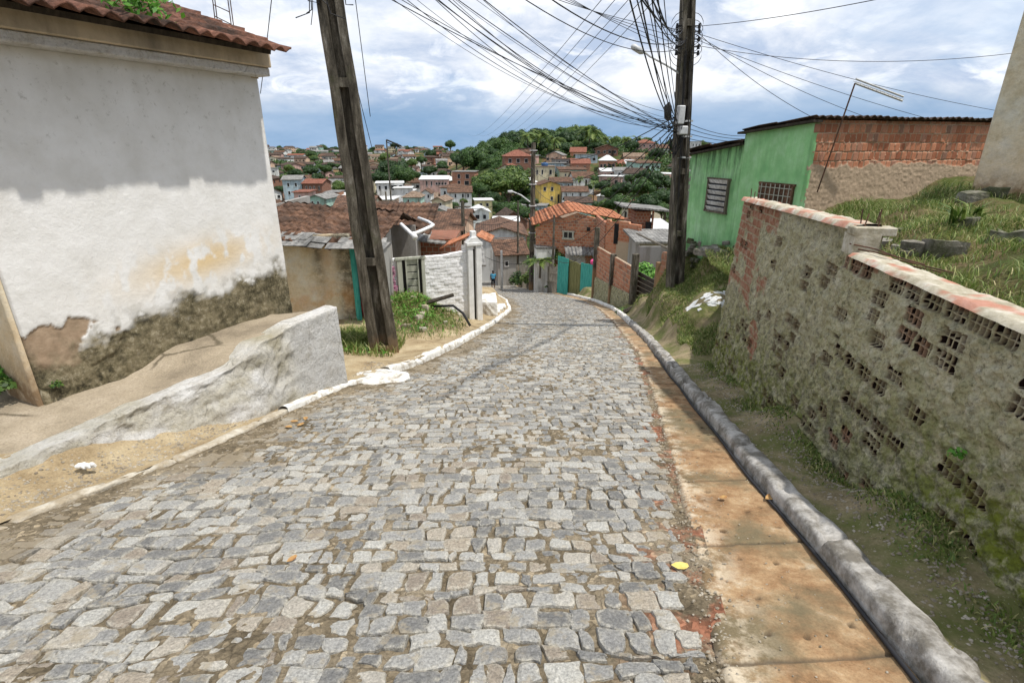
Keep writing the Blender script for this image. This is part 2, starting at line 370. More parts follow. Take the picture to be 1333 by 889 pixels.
def mk_green():
    m = NT('green_paint', .7, .3)
    v = m.mapping((1, 1, .14))
    c = m.ramp(m.noise(1.6, 6, .6), [(.35, (.22, .51, .21)), (.5, (.30, .60, .27)), (.65, (.40, .68, .38))])
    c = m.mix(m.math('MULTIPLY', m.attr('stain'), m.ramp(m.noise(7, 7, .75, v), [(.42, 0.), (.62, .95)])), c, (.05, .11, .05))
    c = m.mix(m.ramp(m.noise(11, 6, .8, v), [(.62, 0.), (.75, .5)]), c, (.36, .60, .36))
    m.color(c); m.bump(m.noise(30, 6, .7), .5, .006); return m.mat
M['green'] = mk_green()
def mk_beige():
    m = NT('stained_beige_render', .9, .15)
    c = m.ramp(m.noise(2.6, 7, .7), [(.3, (.56, .45, .28)), (.5, (.68, .61, .46)), (.68, (.70, .68, .60))])
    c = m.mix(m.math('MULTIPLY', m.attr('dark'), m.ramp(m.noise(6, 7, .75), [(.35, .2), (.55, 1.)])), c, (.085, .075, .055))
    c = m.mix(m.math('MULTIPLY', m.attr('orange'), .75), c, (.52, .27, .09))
    c = m.mix(.6, c, m.ramp(m.noise(25, 6, .8), [(.25, .55), (.5, 1.), (.75, 1.2)]), 'MULTIPLY')
    m.color(c); m.bump(m.noise(20, 6, .7), .7, .012); return m.mat
M['beige'] = mk_beige()
def leafmat(name, stops, trans=.25):
    m = NT(name, .55, .35)
    c = m.ramp(m.attr('rnd'), stops); m.color(c)
    tb = m.n.new('ShaderNodeBsdfTranslucent'); m.link(m.b.inputs['Base Color'].links[0].from_socket, tb.inputs[0])
    ms = m.n.new('ShaderNodeMixShader'); ms.inputs[0].default_value = trans
    m.link(m.b.outputs[0], ms.inputs[1]); m.link(tb.outputs[0], ms.inputs[2]); m.link(ms.outputs[0], m.n['Material Output'].inputs[0]); return m.mat
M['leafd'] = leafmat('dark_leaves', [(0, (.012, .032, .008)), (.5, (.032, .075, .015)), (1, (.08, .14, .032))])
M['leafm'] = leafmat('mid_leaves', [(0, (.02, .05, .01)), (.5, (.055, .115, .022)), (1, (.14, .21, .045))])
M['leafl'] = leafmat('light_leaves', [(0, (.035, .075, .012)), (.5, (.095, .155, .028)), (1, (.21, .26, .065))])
M['leafb'] = leafmat('bright_leaves', [(0, (.05, .16, .015)), (.5, (.10, .27, .03)), (1, (.20, .40, .07))])
M['grass'] = leafmat('grass_blades', [(0, (.06, .11, .02)), (.5, (.16, .23, .045)), (.8, (.28, .30, .09)), (1, (.50, .43, .22))], .2)
M['bark'] = simple('tree_bark', (.06, .045, .03), (.15, .12, .09), 9, .95, .7, .03)
M['rock'] = mk_sand('field_stone', (.12, .11, .09), (.24, .22, .19), (.38, .36, .32), 6, (.06, .07, .025))
M['whitetile'] = simple('broken_white_tile', (.66, .66, .64), (.76, .76, .74), 5, .5, 0, spec=.4)
M['dryleaf'] = simple('dry_leaf', (.30, .15, .06), (.45, .30, .12), 30, .8, 0)

# ------------------------------------------------------------------ terrain
def zroad(y):
    y = np.asarray(y, float)
    return np.interp(y, [-60, 0, 52, 60, 72, 90, 120, 2000], [13.7, 0, -11.86, -13.3, -15.2, -17, -18, -18])
PL = np.array([[-60, 13.7], [0, 0], [55, -12.5], [65, -14.6], [80, -16.8], [100, -18], [150, -19], [200, -19.5], [300, -18.5], [400, -16], [550, -10.5], [700, -5.5], [760, -4.6], [850, -6], [1100, -14], [3000, -25]])
PR = np.array([[-60, 13.7], [0, 0], [55, -12.5], [65, -14.4], [80, -16.4], [100, -17.6], [135, -17], [165, -15.2], [190, -11.2], [215, -6.3], [240, -2.2], [265, .6], [300, 2.2], [340, 1], [450, -8], [700, -14], [3000, -25]])
def ground(x, y):
    x = np.asarray(x, float); y = np.asarray(y, float)
    D = np.hypot(x, np.maximum(y, 0))*np.where(y > 0, 1, 1)
    Dn = np.where(y < 60, y, np.maximum(D, 60)); 
    a = x/np.maximum(y, 30)
    zl = np.interp(Dn, PL[:, 0], PL[:, 1]); zr = np.interp(Dn, PR[:, 0], PR[:, 1])
    w = sst(-.17, .0, a)
    zz = zl*(1-w)+zr*w
    w2 = sst(.24, .36, a); zz = np.where(Dn > 150, zz-w2*4*sst(150, 230, Dn), zz)
    zz = zz + (fbm(x, y, .02, 4, 5)-.5)*4*sst(90, 200, Dn)
    return zz
# ------------------------------------------------------------------ street outlines (world metres)
LK = np.array([(-5.2, -6), (-3.9, 0), (-3.5, 1.6), (-3.22, 2.68), (-2.81, 3.87), (-2.52, 5.81), (-2.3, 6.7), (-2.0, 7.5), (-1.69, 8.0), (-1.12, 10.78), (-.6, 14.75), (-.02, 20.7), (-.27, 27.9), (-.96, 34.3), (-2.5, 44), (-3.7, 50), (-5.6, 58), (-8, 66), (-12, 76)])
RK = np.array([(-.9, -6), (.5, 0), (.83, 1.48), (1.24, 3.25), (1.98, 6.9), (2.49, 9.71), (3.26, 15.91), (3.8, 22), (3.96, 27.93), (3.06, 37.98), (1.71, 48.32), (-.2, 57), (-3, 66), (-7, 76)])
KK = np.array([(.1, -6), (1.28, 0), (1.63, 1.48), (1.71, 2.26), (1.90, 3.7), (2.37, 6.9), (3.08, 11.4), (3.79, 17.25), (4.3, 22), (4.45, 27.5), (3.75, 37.5), (2.45, 46.9), (.5, 56), (-2.4, 65), (-6.4, 75)])
def smooth_line(P):
    from numpy import interp
    y = np.arange(P[0, 1], P[-1, 1], .1); x = np.interp(y, P[:, 1], P[:, 0])
    k = np.hanning(23); k /= k.sum(); xp = np.pad(x, 11, mode='reflect', reflect_type='odd'); return y, np.convolve(xp, k, 'valid')
_L, _R, _K = smooth_line(LK), smooth_line(RK), smooth_line(KK)
XL = lambda y: np.interp(y, *_L); XR = lambda y: np.interp(y, *_R); XK = lambda y: np.interp(y, *_K)

def build_ground():
    ys = np.concatenate([np.arange(-40, 70, 1.5), np.arange(70, 140, 3), np.arange(140, 420, 6), np.arange(420, 900, 12), np.geomspace(900, 3000, 12)])
    xs0 = np.concatenate([-np.geomspace(3000, 420, 10)[:-1], np.arange(-420, -100, 10), np.arange(-100, 120, 2.5), np.arange(120, 420, 10), np.geomspace(420, 3000, 10)])
    X, Y = np.meshgrid(xs0, ys)
    Z = ground(X, Y)-.32
    Z = Z-.2*np.clip(1-np.abs(Y-30)/40, 0, 1)
    V = np.stack([X, Y, Z], -1).reshape(-1, 3)
    o = mesh_np('ground', V, grid_faces(len(xs0), len(ys)), M['terrain'], smooth=True); tag(o, kind='structure', label='sloping ground of the valley and the hills beyond')
build_ground()

def build_road():
    # bedding: dirt in which the setts lie; it rises over some of the stones
    def bed(y0, y1, dy, nx, name):
        ys = np.arange(y0, y1+1e-6, dy); s = np.linspace(-.02, 1.02, nx)
        Sg, Y = np.meshgrid(s, ys); xl, xr = XL(Y), XR(Y); X = xl+(xr-xl)*Sg
        dl = X-xl
        Z = zroad(Y)-.0050+(fbm(X, Y, .9, 3, 3)-.5)*.030+(fbm(X, Y, 6.5, 4, 13)-.5)*.044+(fbm(X, Y, 24, 3, 8)-.5)*.012
        Z += .013*sst(.9, 0, dl)*sst(.35, .6, fbm(X, Y, .9, 3, 31)+.25*sst(.8, .1, dl))
        red = sst(.55, .05, xr-X)
        V = np.stack([X, Y, Z], -1).reshape(-1, 3)
        return V, grid_faces(len(s), len(ys)), red.ravel()
    a = bed(.8, 9, .017, 240, 'a'); b = bed(9, 75, .08, 80, 'b'); c = bed(-5, .8, .1, 40, 'c')
    V = np.concatenate([a[0], b[0], c[0]]); F = np.concatenate([a[1], b[1]+len(a[0]), c[1]+len(a[0])+len(b[0])])
    o = mesh_np('road', V, F, M['joint'], smooth=True, attrs={'red': np.concatenate([a[2], b[2], c[2]])})
    tag(o, kind='structure', label='steep street bedding of sandy dirt between the setts')
    # setts
    rng = np.random.RandomState(5)
    Vs = []; Fs = []; rn = []; du = []; ed_ = []; n0 = 0
    y = -2.0; yb = []
    while y < 62:
        yb.append(y); y += rng.uniform(.085, .15)*(1 if y < 30 else 1.25)
    yb = np.array(yb)
    K = 12
    for k in range(len(yb)-1):
        ya, yc = yb[k], yb[k+1]; xl, xr = float(XL(ya)), float(XR(ya)); W = xr-xl
        far = ya > 16
        # row boundary waves
        def bnd(x, kk, yv): return yv + (fbm(np.array([x]), np.array([kk*.22]), 1.6, 3, 40)[0]-.5)*.16+(fbm(np.array([x]), np.array([kk*7.3]), 3, 2, 41)[0]-.5)*.045 + .045*(x-xl)-.04*((x-xl)-W/2)**2/ (W/2)**2
        x = xl+.02+rng.uniform(0, .1)
        while x < xr-.07:
            w = rng.uniform(.085, .172) if rng.rand() < .85 else rng.uniform(.053, .085)
            if x+w > xr-.02: w = xr-.02-x
            if w < .05: break
            g = rng.uniform(.001, .0055); sk = rng.uniform(-.028, .028)
            y0a, y0b = bnd(x, k, ya), bnd(x+w, k, ya); y1a, y1b = bnd(x, k+1, yc), bnd(x+w, k+1, yc)
            C = np.array([(x+g, y0a+g), (x+w-g+sk, y0b+g), (x+w-g+sk, y1b-g), (x+g, y1a-g)]) + rng.uniform(-.017, .017, (4, 2))
            P = []
            per = 3
            for i in range(4):
                p, q = C[i], C[(i+1) % 4]
                for j in range(per): P.append(p+(q-p)*(j/per))
            P = np.array(P); cen = P.mean(0)
            # round the corners
            P[0::per] = cen+(P[0::per]-cen)*rng.uniform(.86, 1.0, (4, 1))
            P += rng.uniform(-.009, .009, P.shape)
            h = rng.uniform(-.003, .009); tx, ty = rng.uniform(-.035, .035, 2)
            def zz(Q, e): return zroad(Q[:, 1])+h+e+(Q[:, 0]-cen[0])*tx+(Q[:, 1]-cen[1])*ty
            if far:
                r1 = cen+(P-cen)*.97
                ring = [np.c_[r1, zz(r1, .003)], np.c_[P, zz(P, -.03)]]
                vv = np.concatenate(ring+[[[cen[0], cen[1], zz(cen[None], .005)[0]]]])
                fs = [(i, (i+1) % K, 2*K) for i in range(K)]; fq = [(K+i, K+(i+1) % K, (i+1) % K, i) for i in range(K)]
            else:
                r1 = cen+(P-cen)*.93; r2 = cen+(P-cen)*.62+rng.uniform(-.004, .004, P.shape)
                ring = [np.c_[r2, zz(r2, .006)+rng.uniform(-.0035, .0035, K)], np.c_[r1, zz(r1, .0025)+rng.uniform(-.003, .002, K)], np.c_[P, zz(P, -.011)], np.c_[P, zz(P, -.05)]]
                vv = np.concatenate(ring+[[[cen[0], cen[1], zz(cen[None], .006)[0]+rng.uniform(-.003, .003)]]])
                fs = [(i, (i+1) % K, 4*K) for i in range(K)]
                fq = [((r+1)*K+i, (r+1)*K+(i+1) % K, r*K+(i+1) % K, r*K+i) for r in range(3) for i in range(K)]
            Vs.append(vv); Fs += [tuple(a+n0 for a in f) for f in fs+fq]; n0 += len(vv)
            ed_ += ([.35]*K+[1]*K+[0]) if far else ([.25]*K+[1]*(3*K)+[0]); rn += [rng.rand()]*len(vv); du += [float(sst(.9, .05, x-xl)*.62+sst(.35, .0, xr-x)*.35)]*len(vv)
            x += w
    me = bpy.data.meshes.new('road_setts'); me.from_pydata(np.concatenate(Vs).tolist(), [], Fs)
    for nm, val in (('rnd', rn), ('dust', du), ('edge', ed_)):
        at = me.attributes.new(nm, 'FLOAT', 'POINT'); at.data.foreach_set('value', np.array(val, dtype=np.float32))
    o = link('road_paving', me, M['sett']); tag(o, kind='structure', label='grey stone setts paving the street')
    me.polygons.foreach_set('use_smooth', [False]*len(me.polygons))
build_road()

def strip(name, xa, xb, y0, y1, dy, nx, zf, mat, label, attrs=None):
    ys = np.arange(y0, y1+1e-6, dy); s = np.linspace(0, 1, nx); Sg, Y = np.meshgrid(s, ys)
    X = xa(Y)+(xb(Y)-xa(Y))*Sg; Z = zf(X, Y, Sg)
    at = {k: f(X, Y, Sg).ravel() for k, f in (attrs or {}).items()}
    o = mesh_np(name, np.stack([X, Y, Z], -1).reshape(-1, 3), grid_faces(nx, len(ys)), mat, smooth=True, attrs=at)
    return tag(o, kind='structure', label=label)
# gutter of drain slabs with joints and drain holes
_jy = []; _y = -4.7
while _y < 62: _jy.append(_y); _y += .92 if _y > 1 else .9
_jy = np.array(_jy)
_hr = np.random.RandomState(3); _holes = []
for a in _jy[:26]:
    for q in range(3):
        for w in (.38, .62, .84):
            if _hr.rand() < .8: _holes.append((w+_hr.uniform(-.06, .06), a+.18+q*.27+_hr.uniform(-.05, .05), _hr.uniform(.010, .02)))
def gut_d(X, Y, Sg):
    jd = np.min(np.abs(Y[..., None]-_jy-.06*(Sg[..., None]-.5)+(fbm(X, Y, 5, 2, 2)[..., None]-.5)*.02), -1) if False else np.full(Y.shape, 9.)
    for a in _jy: jd = np.minimum(jd, np.abs(Y-a-.05*(Sg-.5)+(fbm(X, Y, 5, 2, 2)-.5)*.02))
    hd = np.full(Y.shape, 9.)
    for (w, hy, r) in _holes:
        m_ = np.abs(Y-hy) < .08
        hx = XR(hy)+(XK(hy)-XR(hy))*w
        hd = np.where(m_, np.minimum(hd, np.hypot(X-hx, (Y-hy))/r), hd)
    edge = np.minimum(Sg, 1.2-Sg)*(XK(Y)-XR(Y))
    return jd, hd, edge
_cache = {}
def gd(X, Y, Sg):
    if 'k' not in _cache or _cache['k'][0] is not X: _cache['k'] = (X, gut_d(X, Y, Sg))
    return _cache['k'][1]
def gz(X, Y, Sg):
    jd, hd, ed = gd(X, Y, Sg)
    return zroad(Y)+.006+(fbm(X, Y, 3, 4, 9)-.5)*.03+(fbm(X, Y, 20, 2, 4)-.5)*.006-.014*sst(.018, .004, jd)-.03*sst(1.25, .7, hd)-.02*sst(.04, .0, ed+.012*(fbm(X, Y, 12, 2, 1)-.5))
def gdark(X, Y, Sg):
    jd, hd, ed = gd(X, Y, Sg)
    return np.clip(sst(.016, .004, jd)*.75+sst(1.2, .8, hd)*.9+sst(.03, .0, ed)*.8, 0, 1)
gp = lambda X, Y, Sg: sst(.45, .05, Sg)*.9+.25*sst(6, 12, Y)
strip('gutter', XR, XK, -4, 9, .012, 56, gz, M['gutter'], 'strip of ochre stained concrete drain slabs along the right of the street', {'dark': gdark, 'pale': gp})
strip('gutter', XR, XK, 9, 66, .06, 14, gz, M['gutter'], 'far run of concrete drain slabs along the right of the street', {'dark': gdark, 'pale': gp})

# kerbs : swept lumpy profile
def kerb(name, xf, y0, y1, dy, w, h, mat, label, side=1, rough=.02, seg=None, seed=0, drop=.05):
    ys = np.arange(y0, y1, dy); n = 14
    t = np.linspace(0, 1, n)
    px = np.where(t < .35, 0+.02*t, np.where(t < .75, (t-.35)/.4*w, w)); pz = np.where(t < .35, t/.35*(h+drop)-drop, np.where(t < .75, h, h-(t-.75)/.25*(h+drop)))
    # round
    for _ in range(2):
        px[1:-1] = (px[:-2]+2*px[1:-1]+px[2:])/4; pz[1:-1] = (pz[:-2]+2*pz[1:-1]+pz[2:])/4
    Y, PX = np.meshgrid(ys, px, indexing='ij'); _, PZ = np.meshgrid(ys, pz, indexing='ij')
    wob = (fbm(Y, PX*2, 1.1, 3, seed)-.5); X = xf(Y)+side*(PX*(1+wob*.5)+wob*rough*1.5)
    nz = (fbm(Y, PX*3+PZ*3, 5, 4, seed+3)-.5)*rough*2+(fbm(Y, PX, 1.6, 2, seed+5)-.5)*rough
    Z = zroad(Y)+PZ+nz*sst(-drop, h, PZ); X = X+side*(fbm(Y, PZ*4, 7, 4, seed+9)-.5)*rough*1.2
    if seg:
        kk = np.floor(Y/seg+.5); jd = np.abs(Y-(kk-.5)*seg); jd = np.minimum(jd, np.abs(Y-(kk+.5)*seg)); Z -= .05*sst(.035, .008, jd+.02*(fbm(Y, PZ*3, 8, 2, 4)-.5))*sst(0, h, PZ); Z += (_h(kk, kk*0, seed)-.5)*.022; X = X+(_h(kk, kk*0, seed+1)-.5)*.022
        Z -= .05*sst(.62, .75, fbm(Y, PX*4, 3.2, 3, seed+21))*sst(0, h, PZ)
    F = grid_faces(n, len(ys))
    o = mesh_np(name, np.stack([X, Y, Z], -1).reshape(-1, 3), F if side > 0 else F[:, ::-1], mat, smooth=True)
    return tag(o, kind='structure', label=label)
kerb('kerb', lambda y: XK(y)+.012, -4, 15.2, .02, .20, .13, M['kerb'], 'lumpy grey concrete kerb beside the drain slabs', 1, .014, 1.6, 2)
kerb('kerb', lambda y: XK(y)+.02, 15.2, 64, .06, .16, .13, M['kerbw'], 'far whitish kerb beside the brick fence and gates', 1, .02, 1, 4)
kerb('kerb', lambda y: XL(y)+.01, -4, 5.4, .02, .12, .045, M['kerbd'], 'low sand coloured kerb below the retaining wall', -1, .018, 1.1, 6)
kerb('kerb', lambda y: XL(y)+.01, 5.4, 7.3, .02, .13, .08, M['kerbw'], 'short whitewashed kerb at the end of the retaining wall', -1, .02, 1.1, 8)
kerb('kerb', lambda y: XL(y)+.01, 7.6, 44, .04, .15, .13, M['kerbw'], 'whitewashed kerb curving along the left pavement', -1, .02, .9, 10)
# black pipe lying against the kerb
_m = MB(); _m.tube([(float(XK(y))-.016+.010*math.sin(y*3.1), y, float(zroad(y))+.022) for y in np.arange(-1, 9.5, .12)], .011, 7)
tag(_m.build('drain_hose', M['cable'], smooth=True), 'thin black hose lying along the foot of the right kerb', 'hose')

def shep(X, Y, pts, p=3.2, eps=.05):
    P = np.array(pts, float); W = 0; Zs = 0
    for (a, b, c) in P:
        w = 1/((X-a)**2+(Y-b)**2+eps)**(p/2); W = W+w; Zs = Zs+w*c
    return Zs/W
ro = lambda y: float(zroad(y))
LB = [(-4.5, 1, ro(1)+.16), (-3.9, 2.6, ro(2.6)+.16), (-3.55, 3.5, ro(3.5)+.17), (-3.15, 4.4, ro(4.4)+.18), (-2.75, 5.2, ro(5.2)+.17), (-2.55, 6.0, ro(6.)+.13), (-3.2, 3.2, ro(3.2)+.08), (-2.95, 4.0, ro(4)+.07), (-3, 9.8, -1.98), (-4.2, 12, -2.3), (-4, 8, -1.7), (-3.1, 7.4, -1.62), (-6, 9, -1.7), (-2.8, 12.6, -2.35),
      (-1.9, 16.3, -3.5), (-8, 12, -2.3), (-2.6, 13.4, -2.15), (-1.75, 13.4, -2.75), (-2.1, 11.6, -2.5), (-1.9, 10, -2.15), (-3.3, 14.6, -2.3), (-1.6, 11.5, -2.52), (-1.2, 15, -3.3), (-.8, 18, -3.95), (-.7, 22, -4.9), (-1.2, 30, ro(30)+.1),
      (-4, 20, -4.5), (-8, 20, -4.5), (-12, 15, -3.4), (-12, 28, -6.5), (-3, 36, ro(36)), (-6, 44, ro(44)), (-14, 44, ro(44)-.3), (-14, 5, -1.5), (-9, 6, -1.5)]
def z_left(X, Y):
    d = np.maximum(XL(Y)-.1-X, 0)
    z = shep(X, Y, LB); zk = zroad(Y)+.03+.045*sst(5.2, 6.2, Y)+.035*sst(7, 8, Y)
    return zk+(z-zk)*sst(.05, .75, d)+(fbm(X, Y, 2, 4, 21)-.5)*.07*sst(.1, .5, d)+(fbm(X, Y, 9, 3, 22)-.5)*.03
def bank(name, xa, xb, y0, y1, dy, nx, zf, mat, label, pw=1.6):
    ys = np.arange(y0, y1+1e-6, dy); s = np.linspace(0, 1, nx)**pw
    Sg, Y = np.meshgrid(s, ys); X = xa(Y)+(xb(Y)-xa(Y))*Sg
    F = grid_faces(nx, len(ys)); F = F if xb(0) > xa(0) else F[:, ::-1]
    o = mesh_np(name, np.stack([X, Y, zf(X, Y)], -1).reshape(-1, 3), F, mat, smooth=True)
    return tag(o, kind='structure', label=label)
bank('pavement', lambda y: XL(y)-.06, lambda y: XL(y)*0-14, -2, 45, .08, 110, z_left, M['sand'], 'trodden sandy pavement on the left of the street', 2.2)

# right side: kerb walk strip and the raised bank
BASEX = lambda y: 2.02+.153*y        # foot of the rough wall
RB = [(2.4, 0, .12), (2.5, 2, -.34), (2.8, 4, -.8), (3.1, 6.2, -1.28), (3.15, 7.6, -1.62), (3.25, 8.4, -1.8),
      (4.3, 8.4, -1.75), (4.1, 9.6, -1.62), (4.1, 10.75, -1.5), (4.6, 11.4, -1.42), (5.2, 10, -1.3), (4.0, 9.0, -1.72), (3.5, 10, -2.05), (3.7, 11.2, -2.0), (3.6, 12.6, -2.6), (4.68, 14.6, -2.08), (4.3, 13.2, -1.95), (5.2, 12.6, -1.35), (4.0, 15, -3.05), (4.3, 16.6, -3.5), (5.4, 16.5, -2.6),
      (5.15, 15.4, -1.3), (5.6, 14, -.9), (6, 15.6, -1.2), (7, 15, -1), (5.6, 18.5, -3.9), (8, 20, -4), (4.9, 20, -4.5), (5.0, 23, -5.2), (5.1, 26, -5.85), (8, 26, -5.7), (5.2, 30, -6.8), (12, 32, -7), (5, 38, -8.62), (4.6, 42, -9.5), (4, 45, -10), (3, 52, -11.8), (12, 50, -11.4), (16, 20, -3), (16, 40, -9)]
def z_right(X, Y):
    d = np.maximum(X-XK(Y)-.16, 0); z = shep(X, Y, RB, 3.4); zk = zroad(Y)+.07
    return zk+(z-zk)*sst(.02, .55, d)+(fbm(X, Y, 2, 4, 51)-.5)*.12*sst(.2, .7, d)+(fbm(X, Y, 9, 3, 52)-.5)*.035
bank('pavement', lambda y: XK(y)+.14, lambda y: XK(y)*0+16, -3, 54, .08, 130, z_right, M['walk'], 'mossy earth pavement and mound on the right of the street', 2.0)
EB = [(2.5, -2, .8), (2.5, 1, .72), (2.7, 3, .72), (2.95, 4.2, .74), (3.2, 5.5, .45), (3.4, 7, .2), (3.5, 8.2, -.5), (4.2, 5, .92), (4, 3, .95), (5.3, 2.2, 1.25), (6, 4, 1.35), (9, 3, 2.2), (5, 6.3, .95), (6.1, 7.1, 1.12), (8, 7, 1.6), (4.3, 7.4, .35), (4.6, 8.6, -.5), (5.4, 9, .45), (6.4, 9.6, .6),
      (6.2, 11.5, .3), (5.6, 11.6, -.35), (8, 12, .5), (11, 13, .9), (12, 8, 2), (14, 3, 2.8), (14, 14, 1.4), (5, 10.6, -.9), (5.3, 13, -.9), (6, 15, -.9), (7.5, 15, -.6), (12, 18, -.5)]
def z_emb(X, Y):
    d = X-(BASEX(Y)+.32)
    return shep(X, Y, EB, 3.4)+(fbm(X, Y, 1.6, 5, 71)-.5)*.32*sst(.05, .5, d)+(fbm(X, Y, 7, 3, 72)-.5)*.07
bank('hill', lambda y: np.where(y < 8, BASEX(y)+.30, BASEX(8)+.3+(y-8)*.42), lambda y: y*0+15, -4, 17, .06, 130, z_emb, M['soil'], 'overgrown earth bank behind the rough wall', 1.4)
# ------------------------------------------------------------------ panels (wall faces with real relief)
def wallpt(u, v, A, B):
    """photo pixel -> (distance along the wall from A, height) on the vertical plane A-B"""
    r = pt(u, v, 1)-Vector((0, 0, CAMZ)); ax, ay = A; dx, dy = B[0]-A[0], B[1]-A[1]; L = math.hypot(dx, dy); nx, ny = dy/L, -dx/L
    t = (ax*nx+ay*ny)/(r.x*nx+r.y*ny)
    return ((t*r.x-ax)*dx/L+(t*r.y-ay)*dy/L, CAMZ+t*r.z)
def panel(name, A, B, zb, zt, cell, hf, mat, parent=None, attrs=None, th=.15, lean=0., cellz=None):
    A = np.array(A, float); B = np.array(B, float); L = np.hypot(*(B-A)); d = (B-A)/L; n = np.array([d[1], -d[0]])
    f = lambda q, U: q(U) if callable(q) else np.full(U.shape, float(q))
    nx = max(2, int(L/cell)+1); u = np.linspace(0, L, nx)
    H = float(np.max(f(zt, u)-f(zb, u))); nz = max(2, int(H/(cellz or cell))+1)
    T, U = np.meshgrid(np.linspace(0, 1, nz), u, indexing='ij')
    b = f(zb, U); Z = b+(f(zt, U)-b)*T
    h = hf(U, Z) if hf else np.zeros(U.shape)
    h = h-lean*(Z-float(np.min(f(zb, u))))
    X = A[0]+d[0]*U+n[0]*h; Y = A[1]+d[1]*U+n[1]*h
    V = np.stack([X, Y, Z], -1).reshape(-1, 3); F = grid_faces(nx, nz)
    i = np.arange(nx*nz).reshape(nz, nx)
    ring = np.concatenate([i[0, :], i[1:, -1], i[-1, -2::-1], i[-2:0:-1, 0]])
    N = len(V); back = V[ring].copy(); hb = -th-lean*(back[:, 2]-float(np.min(f(zb, u))))
    pu = (back[:, 0]-A[0])*d[0]+(back[:, 1]-A[1])*d[1]
    back[:, 0] = A[0]+d[0]*pu+n[0]*hb; back[:, 1] = A[1]+d[1]*pu+n[1]*hb
    k = len(ring); r2 = np.arange(k); q = np.stack([ring[(r2+1) % k], ring, N+r2, N+(r2+1) % k], -1)
    V = np.concatenate([V, back]); F = np.concatenate([F, q])
    at = {}
    for a, g in (attrs or {}).items():
        val = np.clip(np.broadcast_to(g(U, Z), U.shape), 0, 1).ravel(); at[a] = np.concatenate([val, val[ring]])
    return mesh_np(name, V, F, mat, parent, smooth=False, attrs=at)
def brickpat(U, Z, bw=.2, bh=.1, mo=.012, stag=.5, seed=0, jit=.006):
    U = U+(fbm(U, Z, 3, 2, seed)-.5)*jit*2; Z = Z+(fbm(U, Z, 3, 2, seed+1)-.5)*jit*2
    r = np.floor(Z/bh); uu = U/bw+(r % 2)*stag; c = np.floor(uu)
    fu = (uu-c)*bw; fz = Z-r*bh
    e = np.minimum(np.minimum(fu, bw-fu), np.minimum(fz, bh-fz))
    return sst(mo*.75, mo*.3, e), _h(c, r, seed+5), fu, fz, c, r
def tiles(name, O, U, W, pitch, amp, rowlen, mat, parent=None, thick=.018, jit=.012, seed=0, step=.02, res=8, flat=False):
    """clay tile or corrugated roof: O corner, U vector along the eave, W vector up the slope"""
    O, U, W = map(np.array, (O, U, W)); O = O.astype(float); U = U.astype(float); W = W.astype(float)
    LU, LW = np.linalg.norm(U), np.linalg.norm(W); ud, wd = U/LU, W/LW; n = np.cross(ud, wd); n /= np.linalg.norm(n)
    if n[2] < 0: n = -n
    nu = int(LU/pitch*res)+1; us = np.linspace(0, LU, nu)
    rows = max(1, int(round(LW/rowlen))); ws = []
    for r in range(rows): ws += [r*LW/rows+1e-3, (r+.5)*LW/rows, (r+1)*LW/rows-1e-3]
    ws = np.array(ws); Wg, Ug = np.meshgrid(ws, us, indexing='ij'); rr = np.floor(Wg/(LW/rows)); cc = np.floor(Ug/pitch)
    prof = np.abs(np.cos(np.pi*Ug/pitch)) if not flat else .5+.5*np.cos(2*np.pi*Ug/pitch)
    h = amp*prof+step*(1-(Wg/(LW/rows)-rr))*1.0+(_h(cc, rr, seed)-.5)*jit*1.5+(fbm(Ug, Wg, 1.2, 3, seed)-.5)*jit*4
    off = np.where(rr == 0, (_h(cc, rr, seed+3)-.5)*jit*4, 0)
    P = O+Ug[..., None]*ud+(Wg+np.where(Wg < .01, off, 0))[..., None]*wd+h[..., None]*n
    Q = P-thick*n
    V = np.concatenate([P.reshape(-1, 3), Q.reshape(-1, 3)]); m_ = len(ws); N = nu*m_; F = grid_faces(nu, m_)
    i = np.arange(N).reshape(m_, nu); ring = np.concatenate([i[0, :], i[1:, -1], i[-1, -2::-1], i[-2:0:-1, 0]]); k = len(ring); r2 = np.arange(k)
    q = np.stack([ring[(r2+1) % k], ring, N+ring, N+ring[(r2+1) % k]], -1)
    return mesh_np(name, V, np.concatenate([F, F[:, ::-1]+N, q]), mat, parent, smooth=False)
def rough_box(name, c, size, rz, mat, parent=None, rough=.02, seg=8, seed=0, attrs=None):
    """box with lumpy faces"""
    me = bpy.data.meshes.new(name); import bmesh
    bm = bmesh.new(); bmesh.ops.create_cube(bm, size=1)
    bmesh.ops.subdivide_edges(bm, edges=bm.edges[:], cuts=seg, use_grid_fill=True)
    Mx = Matrix.Translation(Vector(c)) @ Matrix.Rotation(rz, 4, 'Z')
    for v in bm.verts:
        p = v.co; q = p.copy(); L = max(abs(p.x), abs(p.y), abs(p.z))
        k = .985 if sum(abs(abs(a)-.5) < 1e-4 for a in p) > 1 else 1
        w = Vector((q.x*size[0]*k, q.y*size[1]*k, q.z*size[2]*k))
        f = float(fbm(w.x*3+w.z*2+seed, w.y*3-w.z*1.3, 1, 3, seed))-.5
        w += p.normalized()*f*rough*2
        v.co = Mx @ w
    bm.to_mesh(me); bm.free()
    return link(name, me, mat, parent)

